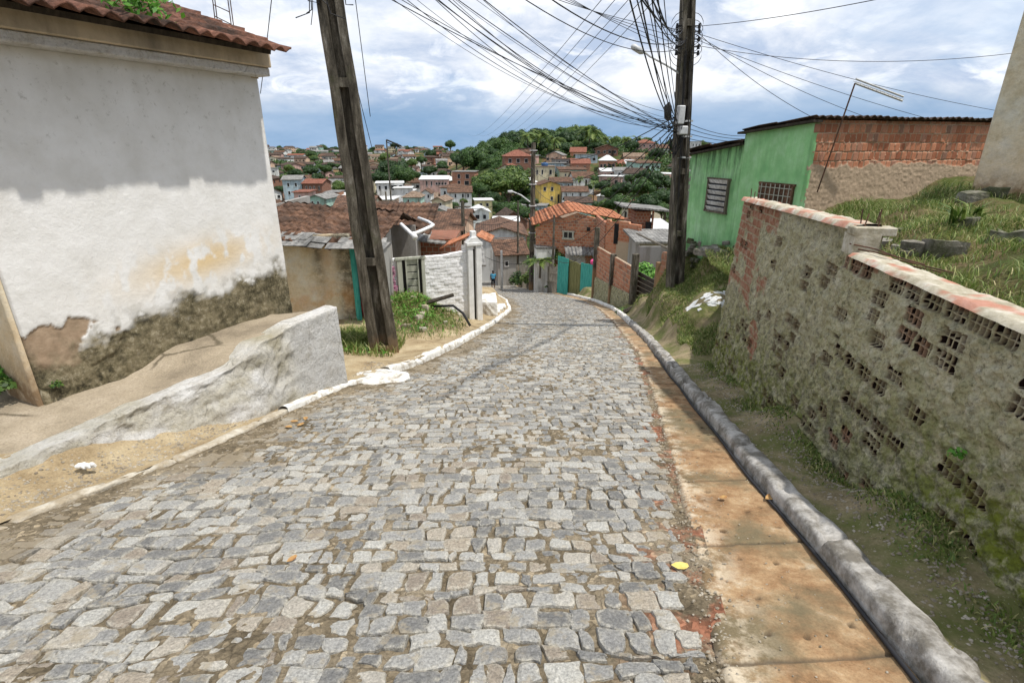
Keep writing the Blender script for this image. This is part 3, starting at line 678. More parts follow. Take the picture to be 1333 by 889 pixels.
# ------------------------------------------------------------------ foliage
def blades(P, h, w, lean, rng, nb=1):
    """P (n,3) roots -> tapered bent blades (2 quads each)"""
    n = len(P); P = np.asarray(P, float); a = rng.uniform(0, 2*np.pi, n); h = h*rng.uniform(.5, 1.15, n); w = w*rng.uniform(.6, 1.3, n)
    t = np.stack([np.cos(a), np.sin(a), 0*a], -1); b = rng.uniform(0, 2*np.pi, n); l = lean*rng.uniform(.3, 1.3, n)*h
    s = np.stack([np.cos(b)*l, np.sin(b)*l, 0*b], -1); up = np.array([0, 0, 1.])
    p0, p1 = P-t*w[:, None], P+t*w[:, None]; m0 = P+s*.3+up*(h*.55)[:, None]; p2, p3 = m0+t*(w*.8)[:, None], m0-t*(w*.8)[:, None]
    tp = P+s+up*(h*(1-.25*lean))[:, None]; p4, p5 = tp+t*(w*.12)[:, None], tp-t*(w*.12)[:, None]
    V = np.stack([p0, p1, p2, p3, p4, p5], 1).reshape(-1, 3); i = np.arange(n)[:, None]*6
    F = np.concatenate([i+np.array([[0, 1, 2, 3]]), i+np.array([[3, 2, 4, 5]])]); r = np.repeat(rng.rand(n), 6)
    return V, F, r
def leaves(P, N, size, rng, aspect=.5):
    """diamond leaves centred at P, facing roughly N"""
    n = len(P); s = size*rng.uniform(.6, 1.3, n)[:, None]; N = N+rng.normal(0, .45, (n, 3)); N /= np.linalg.norm(N, axis=1)[:, None]
    r = rng.normal(0, 1, (n, 3)); a = np.cross(N, r); a /= np.linalg.norm(a, axis=1)[:, None]; b = np.cross(N, a)
    V = np.stack([P-a*s*.5, P+b*s*.5*aspect+N*s*.08, P+a*s*.5, P-b*s*.5*aspect+N*s*.08], 1).reshape(-1, 3)
    F = np.arange(n*4).reshape(-1, 4); return V, F, np.repeat(rng.rand(n), 4)
def scatter_mesh(name, parts, mats, parent=None, local=False):
    V = []; F = []; R_ = []; mi = []; n = 0
    for k, (v, f, r) in enumerate(parts):
        V.append(v); F.append(f+n); R_.append(r); mi += [min(k, len(mats)-1) if isinstance(mats, list) else 0]*len(f); n += len(v)
    return mesh_np(name, np.concatenate(V), np.concatenate(F), mats, parent, attrs={'rnd': np.concatenate(R_)}, mi=mi, local=local)
def spots(n, fn, rng, x0, x1, y0, y1, dens=None, zf=None):
    x = rng.uniform(x0, x1, n*3); y = rng.uniform(y0, y1, n*3)
    if dens is not None:
        k = rng.rand(len(x)) < dens(x, y); x, y = x[k], y[k]
    x, y = x[:n], y[:n]; z = (zf or fn)(x, y); return np.stack([x, y, z], -1)
def weeds(name, P, hgt, label, cat, mat='grass', lean=.6, w=.006, kind=None, leafp=None, seed=0, group=None, leafsize=.05):
    rng = np.random.RandomState(seed); parts = [blades(P, hgt, w, lean, rng)]; mats = [M[mat]]
    if leafp is not None:
        Nn = rng.normal(0, 1, (len(leafp), 3)); Nn[:, 2] = np.abs(Nn[:, 2])+.6
        parts.append(leaves(leafp, Nn, leafsize, rng, .6)); mats.append(M['leafb'])
    o = scatter_mesh(name, parts, mats); return tag(o, label, cat, group, kind)

# ------------------------------------------------------------------ near left : white house
HA, HB = (-4.33, 4.38), (-3.05, 7.0)
hd = Vector((HB[0]-HA[0], HB[1]-HA[1], 0)).normalized(); hn = Vector((hd.y, -hd.x, 0))
wh = thing('white_house', 'white stucco house with clay tile eave and mouldy foot beside the concrete terrace', 'house', (HA[0], HA[1], -.45))
def mossline(U): return -.06+.10*(fbm(U, U*0, 2.2, 4, 3)-.5)*2+.05*U
def h_w(U, Z):
    ml = mossline(U); pe = peelm(U, Z)
    return (fbm(U, Z, 1.2, 2, 4)-.5)*.016+(fbm(U, Z, 22, 3, 6)-.5)*.004-.014*pe+(fbm(U, Z, 9, 4, 9)-.5)*.03*sst(ml+.1, ml-.25, Z)
def peelm(U, Z):
    e = Z-(-.04+.42*(fbm(U, Z, 3.1, 5, 14)-.5)*2.2-.25*U+.05); return sst(.012, -.012, e)*sst(.95, .75, U)
mossa = lambda U, Z: np.clip(sst(.12, -.10, Z-mossline(U)+.20*sst(1.0, .1, U)+(fbm(U, Z, 4, 5, 19)-.5)*.55)*sst(.25, .45, fbm(U, Z, 16, 3, 29)+.6*sst(.05, -.2, Z-mossline(U)))+.25*sst(.35, .0, Z-mossline(U))*sst(.5, .62, fbm(U, Z, 12, 4, 39)), 0, 1)
wl = panel('wall', HA, HB, -.75, 2.42, .016, h_w, M['hwhite'], wh, th=.25, attrs=dict(
    moss=mossa, peel=peelm,
    yellow=lambda U, Z: .62*np.exp(-((U-1.8)/.75)**2-((Z-.24-.1*U)/.20)**2)*sst(.36, .52, fbm(U*1.6, Z, 6, 5, 77))*1.2,
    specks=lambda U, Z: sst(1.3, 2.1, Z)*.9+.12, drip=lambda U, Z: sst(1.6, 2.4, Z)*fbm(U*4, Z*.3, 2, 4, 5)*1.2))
# returning faces of the house
def h_s(U, Z): return (fbm(U, Z, 2, 4, 44)-.5)*.05+(fbm(U, Z, 10, 3, 45)-.5)*.02
pB = Vector(HA+(0,))-hn*.62; 
panel('buttress', (pB.x-hd.x*.045, pB.y-hd.y*.045), (HA[0]-hd.x*.045-hn.x*.035, HA[1]-hd.y*.045-hn.y*.035), -.75, 2.4, .03, lambda U, Z: h_s(U, Z)*.5, M['beige'], wh, th=.04, attrs=dict(dark=lambda U, Z: sst(.0, -.5, Z)*.9, orange=lambda U, Z: .35*sst(.9, -.4, Z)))
q0 = pB-hn*3+hd*.35; q1 = pB+hd*.35
panel('end_wall', (q0.x, q0.y), (q1.x, q1.y), -.8, 2.4, .06, h_s, M['beige'], wh, th=.12, attrs=dict(dark=lambda U, Z: sst(.5, -.5, Z), orange=lambda U, Z: 0*U))
e0 = Vector(HB+(0,)); e1 = e0-hn*3.5
panel('back_wall', (e0.x-hn.x*.06-hd.x*.04, e0.y-hn.y*.06-hd.y*.04), (e1.x, e1.y), -1.9, 2.4, .08, None, M['hwhite'], wh, th=.14)
rz = math.atan2(hd.y, hd.x); hc = Vector(((HA[0]+HB[0])/2, (HA[1]+HB[1])/2, 0))-hd*.8
LW_ = (Vector(HB)-Vector(HA)).length+1.66
m_ = MB(); m_.box(hc+hn*.05+Vector((0, 0, 2.46)), (LW_, .30, .09), rz, bev=.012); m_.build('cornice', M['wash'], wh)
m_ = MB(); m_.box(hc+hn*.075+hd*.0+Vector((0, 0, 2.585)), (LW_-.02, .35, .16), rz, bev=.01, rx=0); m_.build('fascia', M['w_beige'], wh)
ro_ = hc-hd*(LW_/2+.05)+hn*.61+Vector((0, 0, 2.62))
roof = tiles('roof', ro_, hd*(LW_+.02), (-hn*3.2+Vector((0, 0, 1.05))), .17, .05, .36, M['r_weather'], wh, .02, .012, 3, .025, 10)
m_ = MB(); q_ = ro_-hn*.2+Vector((0, 0, .045))+hd*.06; m_.slab([q_, q_+hd*(LW_-.14), q_+hd*(LW_-.14)-hn*2.9+Vector((0, 0, .95)), q_-hn*2.9+Vector((0, 0, .95))], .05); m_.build('roof_deck', M['darkwood'], wh)
# roof is tilted so that the whole top of the house is covered
m_ = MB(); g0 = e0+Vector((0, 0, 2.40)); m_.slab([g0+hd*.02, g0-hn*3.2+hd*.02, g0-hn*3.2+hd*.02+Vector((0, 0, 1.1)), g0+hd*.02+Vector((0, 0, .22))], .12); m_.build('gable', M['w_beige'], wh)
# climbing plant hanging over the roof edge
P = []; rng = np.random.RandomState(4)
c0 = pt(188, 8, 1); base = hc+hn*.5+Vector((0, 0, 2.78))
kx = wallpt(188, 8, (HA[0]+hn.x*.5, HA[1]+hn.y*.5), (HB[0]+hn.x*.5, HB[1]+hn.y*.5))
ctr = Vector(HA+(0,))+hn*.5+hd*kx[0]; ctr.z = kx[1]
fr = []
for k in range(26):
    a = rng.uniform(-.6, .6); st = ctr+hd*rng.uniform(-.24, .2)-hn*rng.uniform(0, .2)+Vector((0, 0, rng.uniform(0, .12)))
    for j in range(7):
        t = j/6; p = st+hn*(t*.10)+hd*(a*t*.25)+Vector((0, 0, .10*t-.20*t*t)); fr.append((p.x, p.y, p.z))
fr = np.array(fr); N_ = rng.normal(0, 1, fr.shape)+np.array([0, -1, 1.])
o = scatter_mesh('roof_plant', [leaves(fr, N_, .085, rng, .42)], M['leafb']); tag(o, 'green fern growing over the clay tiles of the white house', 'plant')
# steel ladder-like frame standing on the roof
fr_ = thing('roof_antenna_frame', 'thin rusty steel frame standing up on the tiled roof', 'antenna frame')
a0, a1 = pt(281, 36, 7.2), pt(303, 48, 7.2); t0, t1 = pt(272, -40, 6.9), pt(292, -34, 6.9)
m_ = MB()
for p, q in ((a0, t0), (a1, t1)):
    m_.tube([p-(q-p)*.9, q], .007, 5); m_.tube([p-(q-p)*.9+Vector((.03, 0, 0)), q+Vector((.03, 0, 0))], .007, 5)
m_.build('upright', M['metal'], fr_); m_ = MB()
for k in range(6):
    t = k/5; m_.tube([a0.lerp(t0, t), a1.lerp(t1, t)], .006, 5)
m_.build('rung', M['metal'], fr_)
# terrace and the lumpy retaining wall below it
TZ = -.45
edge = [(-4.75, 1.2), (-4.1, 2.6), (-3.74, 3.45), (-3.3, 4.45), (-2.86, 5.2), (-2.66, 6.0), (-2.36, 6.74)]
ep = np.array(edge)
def tz(X, Y): return TZ+(fbm(X, Y, 1.3, 4, 61)-.5)*.05+(fbm(X, Y, 8, 3, 62)-.5)*.014-.17*sst(5.55, 4.95, Y)-.05*sst(3.4, 2.2, Y)+.03*sst(-3.3, -2.6, X)
ys = np.arange(1.2, 6.76, .04); s = np.linspace(0, 1, 130)**1.5
Sg, Y = np.meshgrid(s, ys); X = np.interp(Y, ep[:, 1], ep[:, 0])-.05; X = X+(-9-X)*Sg
# faint step line across the terrace
o = mesh_np('terrace', np.stack([X, Y, tz(X, Y)-.018*sst(.02, .0, np.abs(Y-3.95-.35*(X+3.9)-.12*np.sin(X*3)))], -1).reshape(-1, 3), grid_faces(len(s), len(ys))[:, ::-1], M['terrace'], smooth=True)
tag(o, kind='structure', label='worn concrete terrace in front of the white house')
rw = thing('retaining_wall', 'low lumpy whitewashed retaining wall below the terrace, ending in a square white corner', 'retaining wall', (-2.9, 5, -1))
def retain():
    pts = []; L = 0; acc = [0]
    for a, b in zip(edge[:-1], edge[1:]): L += math.dist(a, b); acc.append(L)
    us = np.arange(0, L+.02, .025); ex = np.interp(us, acc, ep[:, 0]); ey = np.interp(us, acc, ep[:, 1])
    k = np.hanning(15); k /= k.sum(); pad = lambda a: np.convolve(np.pad(a, 7, mode='reflect', reflect_type='odd'), k, 'valid')
    sx, sy = pad(ex), pad(ey); w = sst(L-1.0, L-.7, us); sx = sx*(1-w)+ex*w; sy = sy*(1-w)+ey*w
    tx, ty = np.gradient(sx), np.gradient(sy); l = np.hypot(tx, ty); nx, ny = ty/l, -tx/l
    T = np.linspace(0, 1, 46); Tg, Ug = np.meshgrid(T, us, indexing='ij')
    sq = sst(L-1.05, L-.75, us)                      # 1 on the square end
    zb = zroad(sy)-.1; bulge = (fbm(us, us*0, 1.1, 3, 5))
    base = (.05+.12*bulge)*(1-sq)+.04*sq
    top_w = .16
    # T 0..0.72 rises up the face, 0.72..1 goes back over the top
    f = np.clip(Tg/.72, 0, 1); g = np.clip((Tg-.72)/.28, 0, 1)
    out = base[None]*(1-f)**1.25*1.0-g*(.17+.12*(1-sq))[None]
    tk = TZ+.05+.05*sq+.05*(fbm(us, us*0, 2, 3, 8)-.5)-.17*sst(5.55, 4.95, sy)-.05*sst(3.4, 2.2, sy)
    Z = zb[None]+(tk-zb)[None]*(f**(.8+.2*sq[None]))-g*.05*(1-sq[None])
    lump = (fbm(Ug, Z*1.4, 2.1, 4, 31)-.5)*.20*(1-.85*sq[None])+(fbm(Ug, Z, 9, 4, 33)-.5)*.075*(1-.6*sq[None])
    lump = lump*.75-(np.abs(fbm(Ug*1.3, Z*2, 3.3, 4, 51)-.5)*.12)*(1-sq[None])+.03
    env = np.where(Tg < .72, 1, 1-g*.6)
    out = out+lump*env*sst(0, .25, f+.3)
    X = sx[None]+nx[None]*out; Y = sy[None]+ny[None]*out; Z = Z+(fbm(Ug, Tg*3, 3, 3, 12)-.5)*.05*sst(.5, .75, Tg)*(1-.7*sq[None])
    at = dict(dirt=(sst(.52, .75, fbm(Ug, Z*2, 1.6, 4, 66))*.5*(1-sq[None])+sst(.25, 0, f)*.7+.8*np.exp(-((Ug-(L-1.15))/.28)**2)*f).clip(0, 1).ravel(), grey=(sq[None]*.35*sst(1.0, .95, f)+.12*sst(.5, .62, fbm(Ug, Z, 1.2, 3, 90))).clip(0, 1).ravel())
    return mesh_np('face', np.stack([X, Y, Z], -1).reshape(-1, 3), grid_faces(len(us), len(T)), M['wash'], rw, smooth=True, attrs=at)
retain()
panel('end_face', (-2.47, 6.765), (-5.2, 6.98), -2.0, lambda U: TZ-.05+0*U, .05, lambda U, Z: (fbm(U, Z, 3, 3, 4)-.5)*.03, M['wash'], rw, th=.2, attrs=dict(dirt=lambda U, Z: .3+0*U, grey=lambda U, Z: .5+0*U))
# manhole collar
mh = thing('manhole_cover', 'round whitewashed concrete manhole cover at the end of the left kerb', 'manhole', (-1.95, 7.2, -1.62))
m_ = MB(); n = 36
for r_, z_ in ((.42, -.06), (.40, .045), (.36, .058), (.29, .056), (.285, .048), (.27, .048), (.265, .060), (0.02, .066)):
    for k in range(n):
        a = 2*math.pi*k/n; rr = r_*(1+.05*math.sin(a*3+1)+.02*math.sin(a*7)); m_.v.append((-1.98+rr*math.cos(a), 7.22+rr*math.sin(a)*.9, -1.625+z_-.15*(rr*math.sin(a))*.9+.008*math.sin(a*5)))
for j in range(7): m_.f += [(j*n+k, j*n+(k+1) % n, (j+1)*n+(k+1) % n, (j+1)*n+k) for k in range(n)]
m_.f.append(tuple(range(7*n, 8*n))); m_.m = [0]*len(m_.f); m_.build('collar', M['kerbw'], mh, smooth=True)

# ------------------------------------------------------------------ right : rough wall
WL = (BASEX(7.9), 7.9); WS = (BASEX(4.38), 4.38); WR = (BASEX(.6), .6); LEAN = .05
rough = thing('rough_wall', 'unfinished cement covered brick wall with exposed hollow bricks, stepping down towards the viewer', 'wall', (WS[0], WS[1], -.9))
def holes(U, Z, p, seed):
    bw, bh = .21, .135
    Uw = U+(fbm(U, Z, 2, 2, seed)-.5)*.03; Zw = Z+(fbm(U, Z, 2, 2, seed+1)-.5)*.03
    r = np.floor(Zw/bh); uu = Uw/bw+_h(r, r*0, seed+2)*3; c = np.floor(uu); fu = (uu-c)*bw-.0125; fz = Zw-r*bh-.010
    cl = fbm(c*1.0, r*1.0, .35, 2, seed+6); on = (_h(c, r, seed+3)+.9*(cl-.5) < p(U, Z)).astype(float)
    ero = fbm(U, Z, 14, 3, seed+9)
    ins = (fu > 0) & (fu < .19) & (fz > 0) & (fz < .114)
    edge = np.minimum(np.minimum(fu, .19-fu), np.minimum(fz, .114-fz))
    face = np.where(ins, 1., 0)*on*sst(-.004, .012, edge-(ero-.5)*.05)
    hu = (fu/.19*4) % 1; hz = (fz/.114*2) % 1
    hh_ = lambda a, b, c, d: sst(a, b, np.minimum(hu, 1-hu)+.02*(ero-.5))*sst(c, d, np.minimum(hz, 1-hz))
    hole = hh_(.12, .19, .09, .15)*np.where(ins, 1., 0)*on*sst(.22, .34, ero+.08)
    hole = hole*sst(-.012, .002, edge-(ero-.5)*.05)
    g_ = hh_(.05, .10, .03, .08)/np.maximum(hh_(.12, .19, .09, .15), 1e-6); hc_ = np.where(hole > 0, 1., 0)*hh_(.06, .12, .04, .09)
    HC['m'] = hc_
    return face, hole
HC = {}
LL = math.dist(WL, WS)
Z0 = lambda y: zroad(y)-.15
zbw = lambda U, off=0.: zroad(7.9-(U+off)*.9885)-.2
def rel(U, Z, seed): return (fbm(U, Z, 1.2, 4, seed)-.5)*.07+(fbm(U, Z, 11, 4, seed+1)-.5)*.06+(fbm(U, Z, 28, 3, seed+2)-.5)*.035
# tall part
topL = wallpt(970, 266, WL, WS)[1]; topR = wallpt(1100, 300, WL, WS)[1]
def bmask(U, Z):
    m1 = sst(.35, .75, U)*0+sst(1.75, 1.6, U)*sst(-.35, -.2, Z+(fbm(U, Z, 4, 4, 8)-.5)*.5)*sst(-.05, .05, U)
    m2 = sst(.50, .56, fbm(U, Z, 1.9, 3, 15))*sst(2.6, 2.3, U)*sst(-.9, -.3, Z)
    m3 = np.exp(-((U-1.6)/.3)**2-((Z+.75)/.42)**2) > .5
    return np.clip(np.maximum(m1*sst(.40, .47, fbm(U, Z, 2.4, 4, 5)), np.maximum(m2*.0, m3*sst(.42, .5, fbm(U, Z, 3, 4, 6)))), 0, 1)
def tall_h(U, Z):
    mo, *_ = brickpat(U, Z, .2, .105, .014, .5, 3); b = bmask(U, Z); f, h = holes(U, Z, lambda u, z: .0+.28*sst(1.7, 3, u)*sst(.4, -.2, z)+.22*sst(-.3, -1.2, z), 7)
    return rel(U, Z, 100)*(1-b)*(1-f)-b*(.006+.008*mo)-f*.012*(1-b)-h*.06
def tall_b(U, Z):
    mo, *_ = brickpat(U, Z, .2, .105, .014, .5, 3); f, h = holes(U, Z, lambda u, z: .0+.28*sst(1.7, 3, u)*sst(.4, -.2, z)+.22*sst(-.3, -1.2, z), 7)
    return np.maximum(bmask(U, Z)*(1-mo*.9), np.maximum(HC['m'], f*.15))
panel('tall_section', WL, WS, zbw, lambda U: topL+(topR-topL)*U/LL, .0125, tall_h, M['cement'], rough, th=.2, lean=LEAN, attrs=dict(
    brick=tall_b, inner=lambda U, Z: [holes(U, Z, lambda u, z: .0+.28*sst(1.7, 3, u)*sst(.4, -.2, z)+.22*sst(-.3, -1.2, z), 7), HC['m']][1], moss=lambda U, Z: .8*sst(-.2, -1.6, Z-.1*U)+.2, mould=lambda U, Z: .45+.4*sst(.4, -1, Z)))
# low part with the open brick ends
lowz = wallpt(1200, 378, WS, WR)[1]; print('walltops', topL, topR, lowz)
pl = lambda u, z: .25+.16*sst(.9, .2, u)+.13*sst(.3, -.3, z)+.26*sst(lowz-.15, lowz-.12, z)
def low_h(U, Z):
    f, h = holes(U, Z, pl, 27); row = sst(lowz-.125, lowz-.105, Z)
    return rel(U, Z, 120)*(1-f)*(1-.5*row)-f*.010-h*.055-.004*row
def low_b(U, Z):
    f, h = holes(U, Z, pl, 27); return np.maximum(np.maximum(HC['m'], f*(.10+.6*(_h(np.floor(U/.45), np.floor(Z/.33), 5) > .86))), sst(lowz-.07, lowz-.05, Z)*sst(.5, .6, fbm(U, Z, 6, 3, 3))*.8)
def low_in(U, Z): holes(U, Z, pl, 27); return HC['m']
nearb = lambda U: sst(.8, 2.6, U)
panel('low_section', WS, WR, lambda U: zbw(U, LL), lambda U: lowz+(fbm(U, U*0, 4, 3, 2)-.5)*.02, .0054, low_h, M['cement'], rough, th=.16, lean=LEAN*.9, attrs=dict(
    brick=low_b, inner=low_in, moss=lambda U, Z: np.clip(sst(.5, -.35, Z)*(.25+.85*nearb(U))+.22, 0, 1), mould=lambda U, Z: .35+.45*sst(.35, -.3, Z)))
# coping pieces
cd = Vector((WR[0]-WL[0], WR[1]-WL[1], 0)).normalized(); cn = Vector((cd.y, -cd.x, 0)); crz = math.atan2(cd.y, cd.x)
def cope(name, a, b, z0, z1, w, t, mat, seed):
    L = (b-a).length; ex = a.lerp(b, .5)
    us = np.linspace(0, L, int(L/.03)); vs = np.linspace(-w/2, w/2, 9); V_, U_ = np.meshgrid(vs, us, indexing='ij')
    zz = z0+(z1-z0)*U_/L; ed = sst(w/2, w/2-.03, np.abs(V_))
    Zt = zz+t*ed-(1-ed)*.01+(fbm(U_, V_, 9, 4, seed)-.5)*.03*ed; vv = V_+(fbm(U_, V_*0, 6, 3, seed+1)-.5)*.03*np.sign(V_)
    P_ = np.array(a)[None, None]+U_[..., None]*np.array(cd)+vv[..., None]*np.array(cn); P_[..., 2] = Zt
    return mesh_np(name, P_.reshape(-1, 3), grid_faces(len(us), 9)[:, ::-1], mat, rough, attrs={'brick': (sst(.60, .68, fbm(U_, V_*2, 6, 4, seed+4)+.12*sst(w/2-.05, w/2, np.abs(V_)))*.75).ravel(), 'dirt': (0*U_).ravel(), 'grey': (0*U_).ravel()})
def mk_cope():
    m = NT('pale_mortar_coping', .95, .1); c = m.ramp(m.noise(7, 6, .7), [(.3, (.24, .21, .14)), (.5, (.45, .41, .32)), (.7, (.62, .60, .54))])
    c = m.mix(m.math('MULTIPLY', m.attr('brick'), .9), c, (.42, .13, .08)); m.color(c); m.bump(m.noise(40, 6, .7), .8, .01); return m.mat
M['cope'] = mk_cope()
off = lambda z, base: -LEAN*(z-base)
A3, S3, R3 = Vector(WL+(0,)), Vector(WS+(0,)), Vector(WR+(0,))
cope('coping', A3+cn*(-LEAN*2.4-.10), S3+cn*(-LEAN*2.4-.10), topL, topR, .24, .035, M['cope'], 3)
cope('coping', S3+cn*(-LEAN*1.6-.085)+cd*.15, R3+cn*(-LEAN*1.6-.085), lowz, lowz, .24, .022, M['cope'], 9)
m_ = MB(); m_.box(S3+cd*.0+cn*(-LEAN*2.4-.13)+Vector((0, 0, topR-.015)), (.14, .32, .07), crz, bev=.008)
m_.build('column_cap', M['cope'], rough)
rough_box('column', S3+cd*(-.03)+cn*(-.20)+Vector((0, 0, (topR+lowz)/2-.03)), (.2, .2, topR-lowz-.02), crz, M['cope'], rough, .02, 7, 4)
for k, (du_, dv_, hh, tilt) in enumerate(((-.05, -.06, .13, .02), (.05, -.05, .16, -.01), (.06, .06, .12, .03), (-.06, .05, .15, -.02))):
    p = S3+cd*(-.03+du_*.7)+cn*(-LEAN*2.4-.12+dv_)+Vector((0, 0, topR)); m_ = MB(); m_.tube([p, p+Vector((tilt, tilt*.6, hh))], .005, 6); m_.build('rebar', M['metal'], rough)
for k in range(4):
    p = S3+cd*.12+cn*(-.1-.03*k)+Vector((0, 0, topR-.12-.035*k)); m_ = MB(); q = p+cd*(.32+.1*k)-cn*(.15+.12*k)+Vector((0, 0, -.02)); m_.tube([p-cd*.1, p.lerp(q, .5)+Vector((0, 0, .015)), q], .006, 6); m_.build('rebar', M['metal'], rough)
for k in range(3):
    p = A3+cd*(.05+.16*k)+cn*(-LEAN*2.4-.1)+Vector((0, 0, topL)); m_ = MB(); m_.tube([p, p+Vector((.01*k, .02, .16-.03*k))], .006, 6); m_.build('rebar', M['metal'], rough)

# ------------------------------------------------------------------ green house with brick side
C0, C1 = (5.10, 15.9), (6.35, 11.93); gd_ = Vector((C1[0]-C0[0], C1[1]-C0[1], 0)).normalized(); gn = Vector((gd_.y, -gd_.x, 0))
C2 = (C1[0]+.96*5.3, C1[1]+.278*5.3)
gh = thing('green_house', 'bright green single storey house with bare red brick side wall and dark corrugated roof', 'house', (6.3, 13, -.6))
GL = math.dist(C0, C1); sm, zm0 = wallpt(970, 186, C0, C1); _, zl0 = wallpt(905, 201, C0, C1); _, zm1 = wallpt(972, 172, C0, C1); _, zr1 = wallpt(1062, 156, C0, C1)
print('green', sm, zm0, zl0, zm1, zr1, GL)
Cm = (C0[0]+gd_.x*sm, C0[1]+gd_.y*sm)
gh_h = lambda U, Z: (fbm(U, Z, 1.2, 3, 5)-.5)*.04+(fbm(U, Z, 14, 3, 7)-.5)*.01
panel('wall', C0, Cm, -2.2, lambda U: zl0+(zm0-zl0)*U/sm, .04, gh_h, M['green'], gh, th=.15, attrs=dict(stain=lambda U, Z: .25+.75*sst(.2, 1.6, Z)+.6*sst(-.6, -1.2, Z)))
panel('wall', (Cm[0]+gn.x*.012, Cm[1]+gn.y*.012), (C1[0]+gn.x*.012, C1[1]+gn.y*.012), -2.2, lambda U: zm1+(zr1-zm1)*U/(GL-sm), .04, gh_h, M['green'], gh, th=.15, attrs=dict(stain=lambda U, Z: .18+.5*sst(-.2, -1.2, Z)))
zsp = wallpt(1150, 215, C1, C2)[1]
def bs_m(U, Z): return brickpat(U, Z, .155, .19, .016, .37, 21, .012)[0]
def bs_low(U, Z): return sst(.03, -.03, Z-zsp+(fbm(U, Z, 4, 4, 3)-.5)*.22)
def bs_h(U, Z):
    mo = bs_m(U, Z); lo = bs_low(U, Z); r = brickpat(U, Z, .155, .19, .016, .37, 21, .012)
    gro = .003*np.abs(np.sin(r[2]*120))
    return (1-lo)*(-.016*mo+(r[1]-.5)*.014-gro+sst(.62, .7, fbm(U, Z, 9, 3, 4))*mo*.03)+lo*(.006+(fbm(U, Z, 16, 4, 8)-.5)*.02)+(fbm(U, Z, 1, 3, 2)-.5)*.03
panel('side_wall', C1, C2, -.3, lambda U: zr1+0*U, .014, bs_h, M['brick'], gh, th=.15, attrs=dict(
    mortar=lambda U, Z: np.maximum(bs_m(U, Z), bs_low(U, Z)), rnd=lambda U, Z: brickpat(U, Z, .155, .19, .016, .37, 21, .012)[1], dirt=lambda U, Z: .25+.3*sst(zr1-.25, zr1, Z)))
# back walls so that the house closes
Cb0 = (C0[0]+.96*5.3, C0[1]+.278*5.3)
m_ = MB(); m_.slab([Vector(C2+(-.5,))-gn*.02, Vector(Cb0+(-.5,)), Vector(Cb0+(zr1-.1,)), Vector(C2+(zr1-.1,))], .12); m_.slab([Vector(Cb0+(-2,)), Vector(C0+(-2,)), Vector(C0+(zl0-.1,)), Vector(Cb0+(zl0-.1,))], .12); m_.build('back_wall', M['w_grey'], gh)
gs = Vector((.96, .278, 0))
o3 = Vector(C1+(zr1+.02,))-gs*.12-gd_*-.14; 
tiles('roof', o3, gs*5.55, (Vector(Cm+(0,))-Vector(C1+(0,)))*1.08+Vector((0, 0, zm1-zr1+.0)), .19, .05, 1.3, M['r_dark'], gh, .02, .01, 4, .02, 8)
o4 = Vector(Cm+(zm0+.03,))-gs*.16
tiles('roof', o4, gs*5.3, (Vector(C0+(0,))-Vector(Cm+(0,)))*1.05+Vector((0, 0, zl0-zm0)), .19, .05, 1.0, M['r_dark'], gh, .02, .03, 6, .02, 8)
m_ = MB()
m_.slab([Vector(Cm+(zm1+.0,))+gn*.15-gd_*.15, Vector(C1+(zr1,))+gn*.15+gd_*.1, Vector(C1+(zr1,))-gn*.1+gd_*.1, Vector(Cm+(zm1,))-gn*.1-gd_*.15], .05); m_.build('eave_board', M['darkwood'], gh)
m_ = MB(); m_.slab([Vector(C0+(zl0,))+gn*.15-gd_*.15, Vector(Cm+(zm0,))+gn*.15, Vector(Cm+(zm0,))-gn*.1, Vector(C0+(zl0,))-gn*.1-gd_*.15], .05); m_.build('eave_board', M['darkwood'], gh)
def rect_on(u0, v0, u1, v1, A, B):
    a = wallpt(u0, v0, A, B); b = wallpt(u1, v1, A, B); return a[0], b[0], b[1], a[1]
def onwall(A, B, s, z, out=0):
    L = math.dist(A, B); return Vector((A[0]+(B[0]-A[0])*s/L+(B[1]-A[1])/L*out, A[1]+(B[1]-A[1])*s/L-(B[0]-A[0])/L*out, z))
# louvre window and grille window
s0, s1, z0, z1 = rect_on(925, 232, 945, 278, C0, C1); grz = math.atan2(gd_.y, gd_.x); sc, zc_ = (s0+s1)/2, (z0+z1)/2; w_, h_ = s1-s0, z1-z0
wn = MB(); 
for (cs, cz, ww, hh) in ((sc, z0, w_+.1, .05), (sc, z1, w_+.1, .05), (s0, zc_, .05, h_), (s1, zc_, .05, h_)): wn.box(onwall(C0, C1, cs, cz, .03), (ww, .09, hh), grz)
wf = wn.build('window', M['wood'], gh)
m_ = MB(); m_.box(onwall(C0, C1, sc, zc_, .018), (w_, .02, h_), grz); m_.build('opening', M['dark'], wf, local=False)
m_ = MB()
for k in range(6): m_.box(onwall(C0, C1, sc, z0+h_*(k+.5)/6, .045), (w_-.05, .012, h_/6*.86), grz, rx=R(28))
m_.build('louvre', M['r_white'], wf)
s0, s1, z0, z1 = rect_on(993, 238, 1030, 271, C0, C1); sc, zc_ = (s0+s1)/2, (z0+z1)/2; w_, h_ = s1-s0, z1-z0
wn = MB()
for (cs, cz, ww, hh) in ((sc, z0, w_+.1, .05), (sc, z1, w_+.1, .05), (s0, zc_, .05, h_), (s1, zc_, .05, h_)): wn.box(onwall(C0, C1, cs, cz, .04), (ww, .08, hh), grz)
wf = wn.build('window', M['r_brown'], gh)
m_ = MB(); m_.box(onwall(C0, C1, sc, zc_, .03), (w_, .02, h_), grz); m_.build('shutter', M['r_brown'], wf)
m_ = MB()
for k in range(7): m_.box(onwall(C0, C1, s0+w_*(k+.5)/7, zc_, .085), (.014, .014, h_), grz)
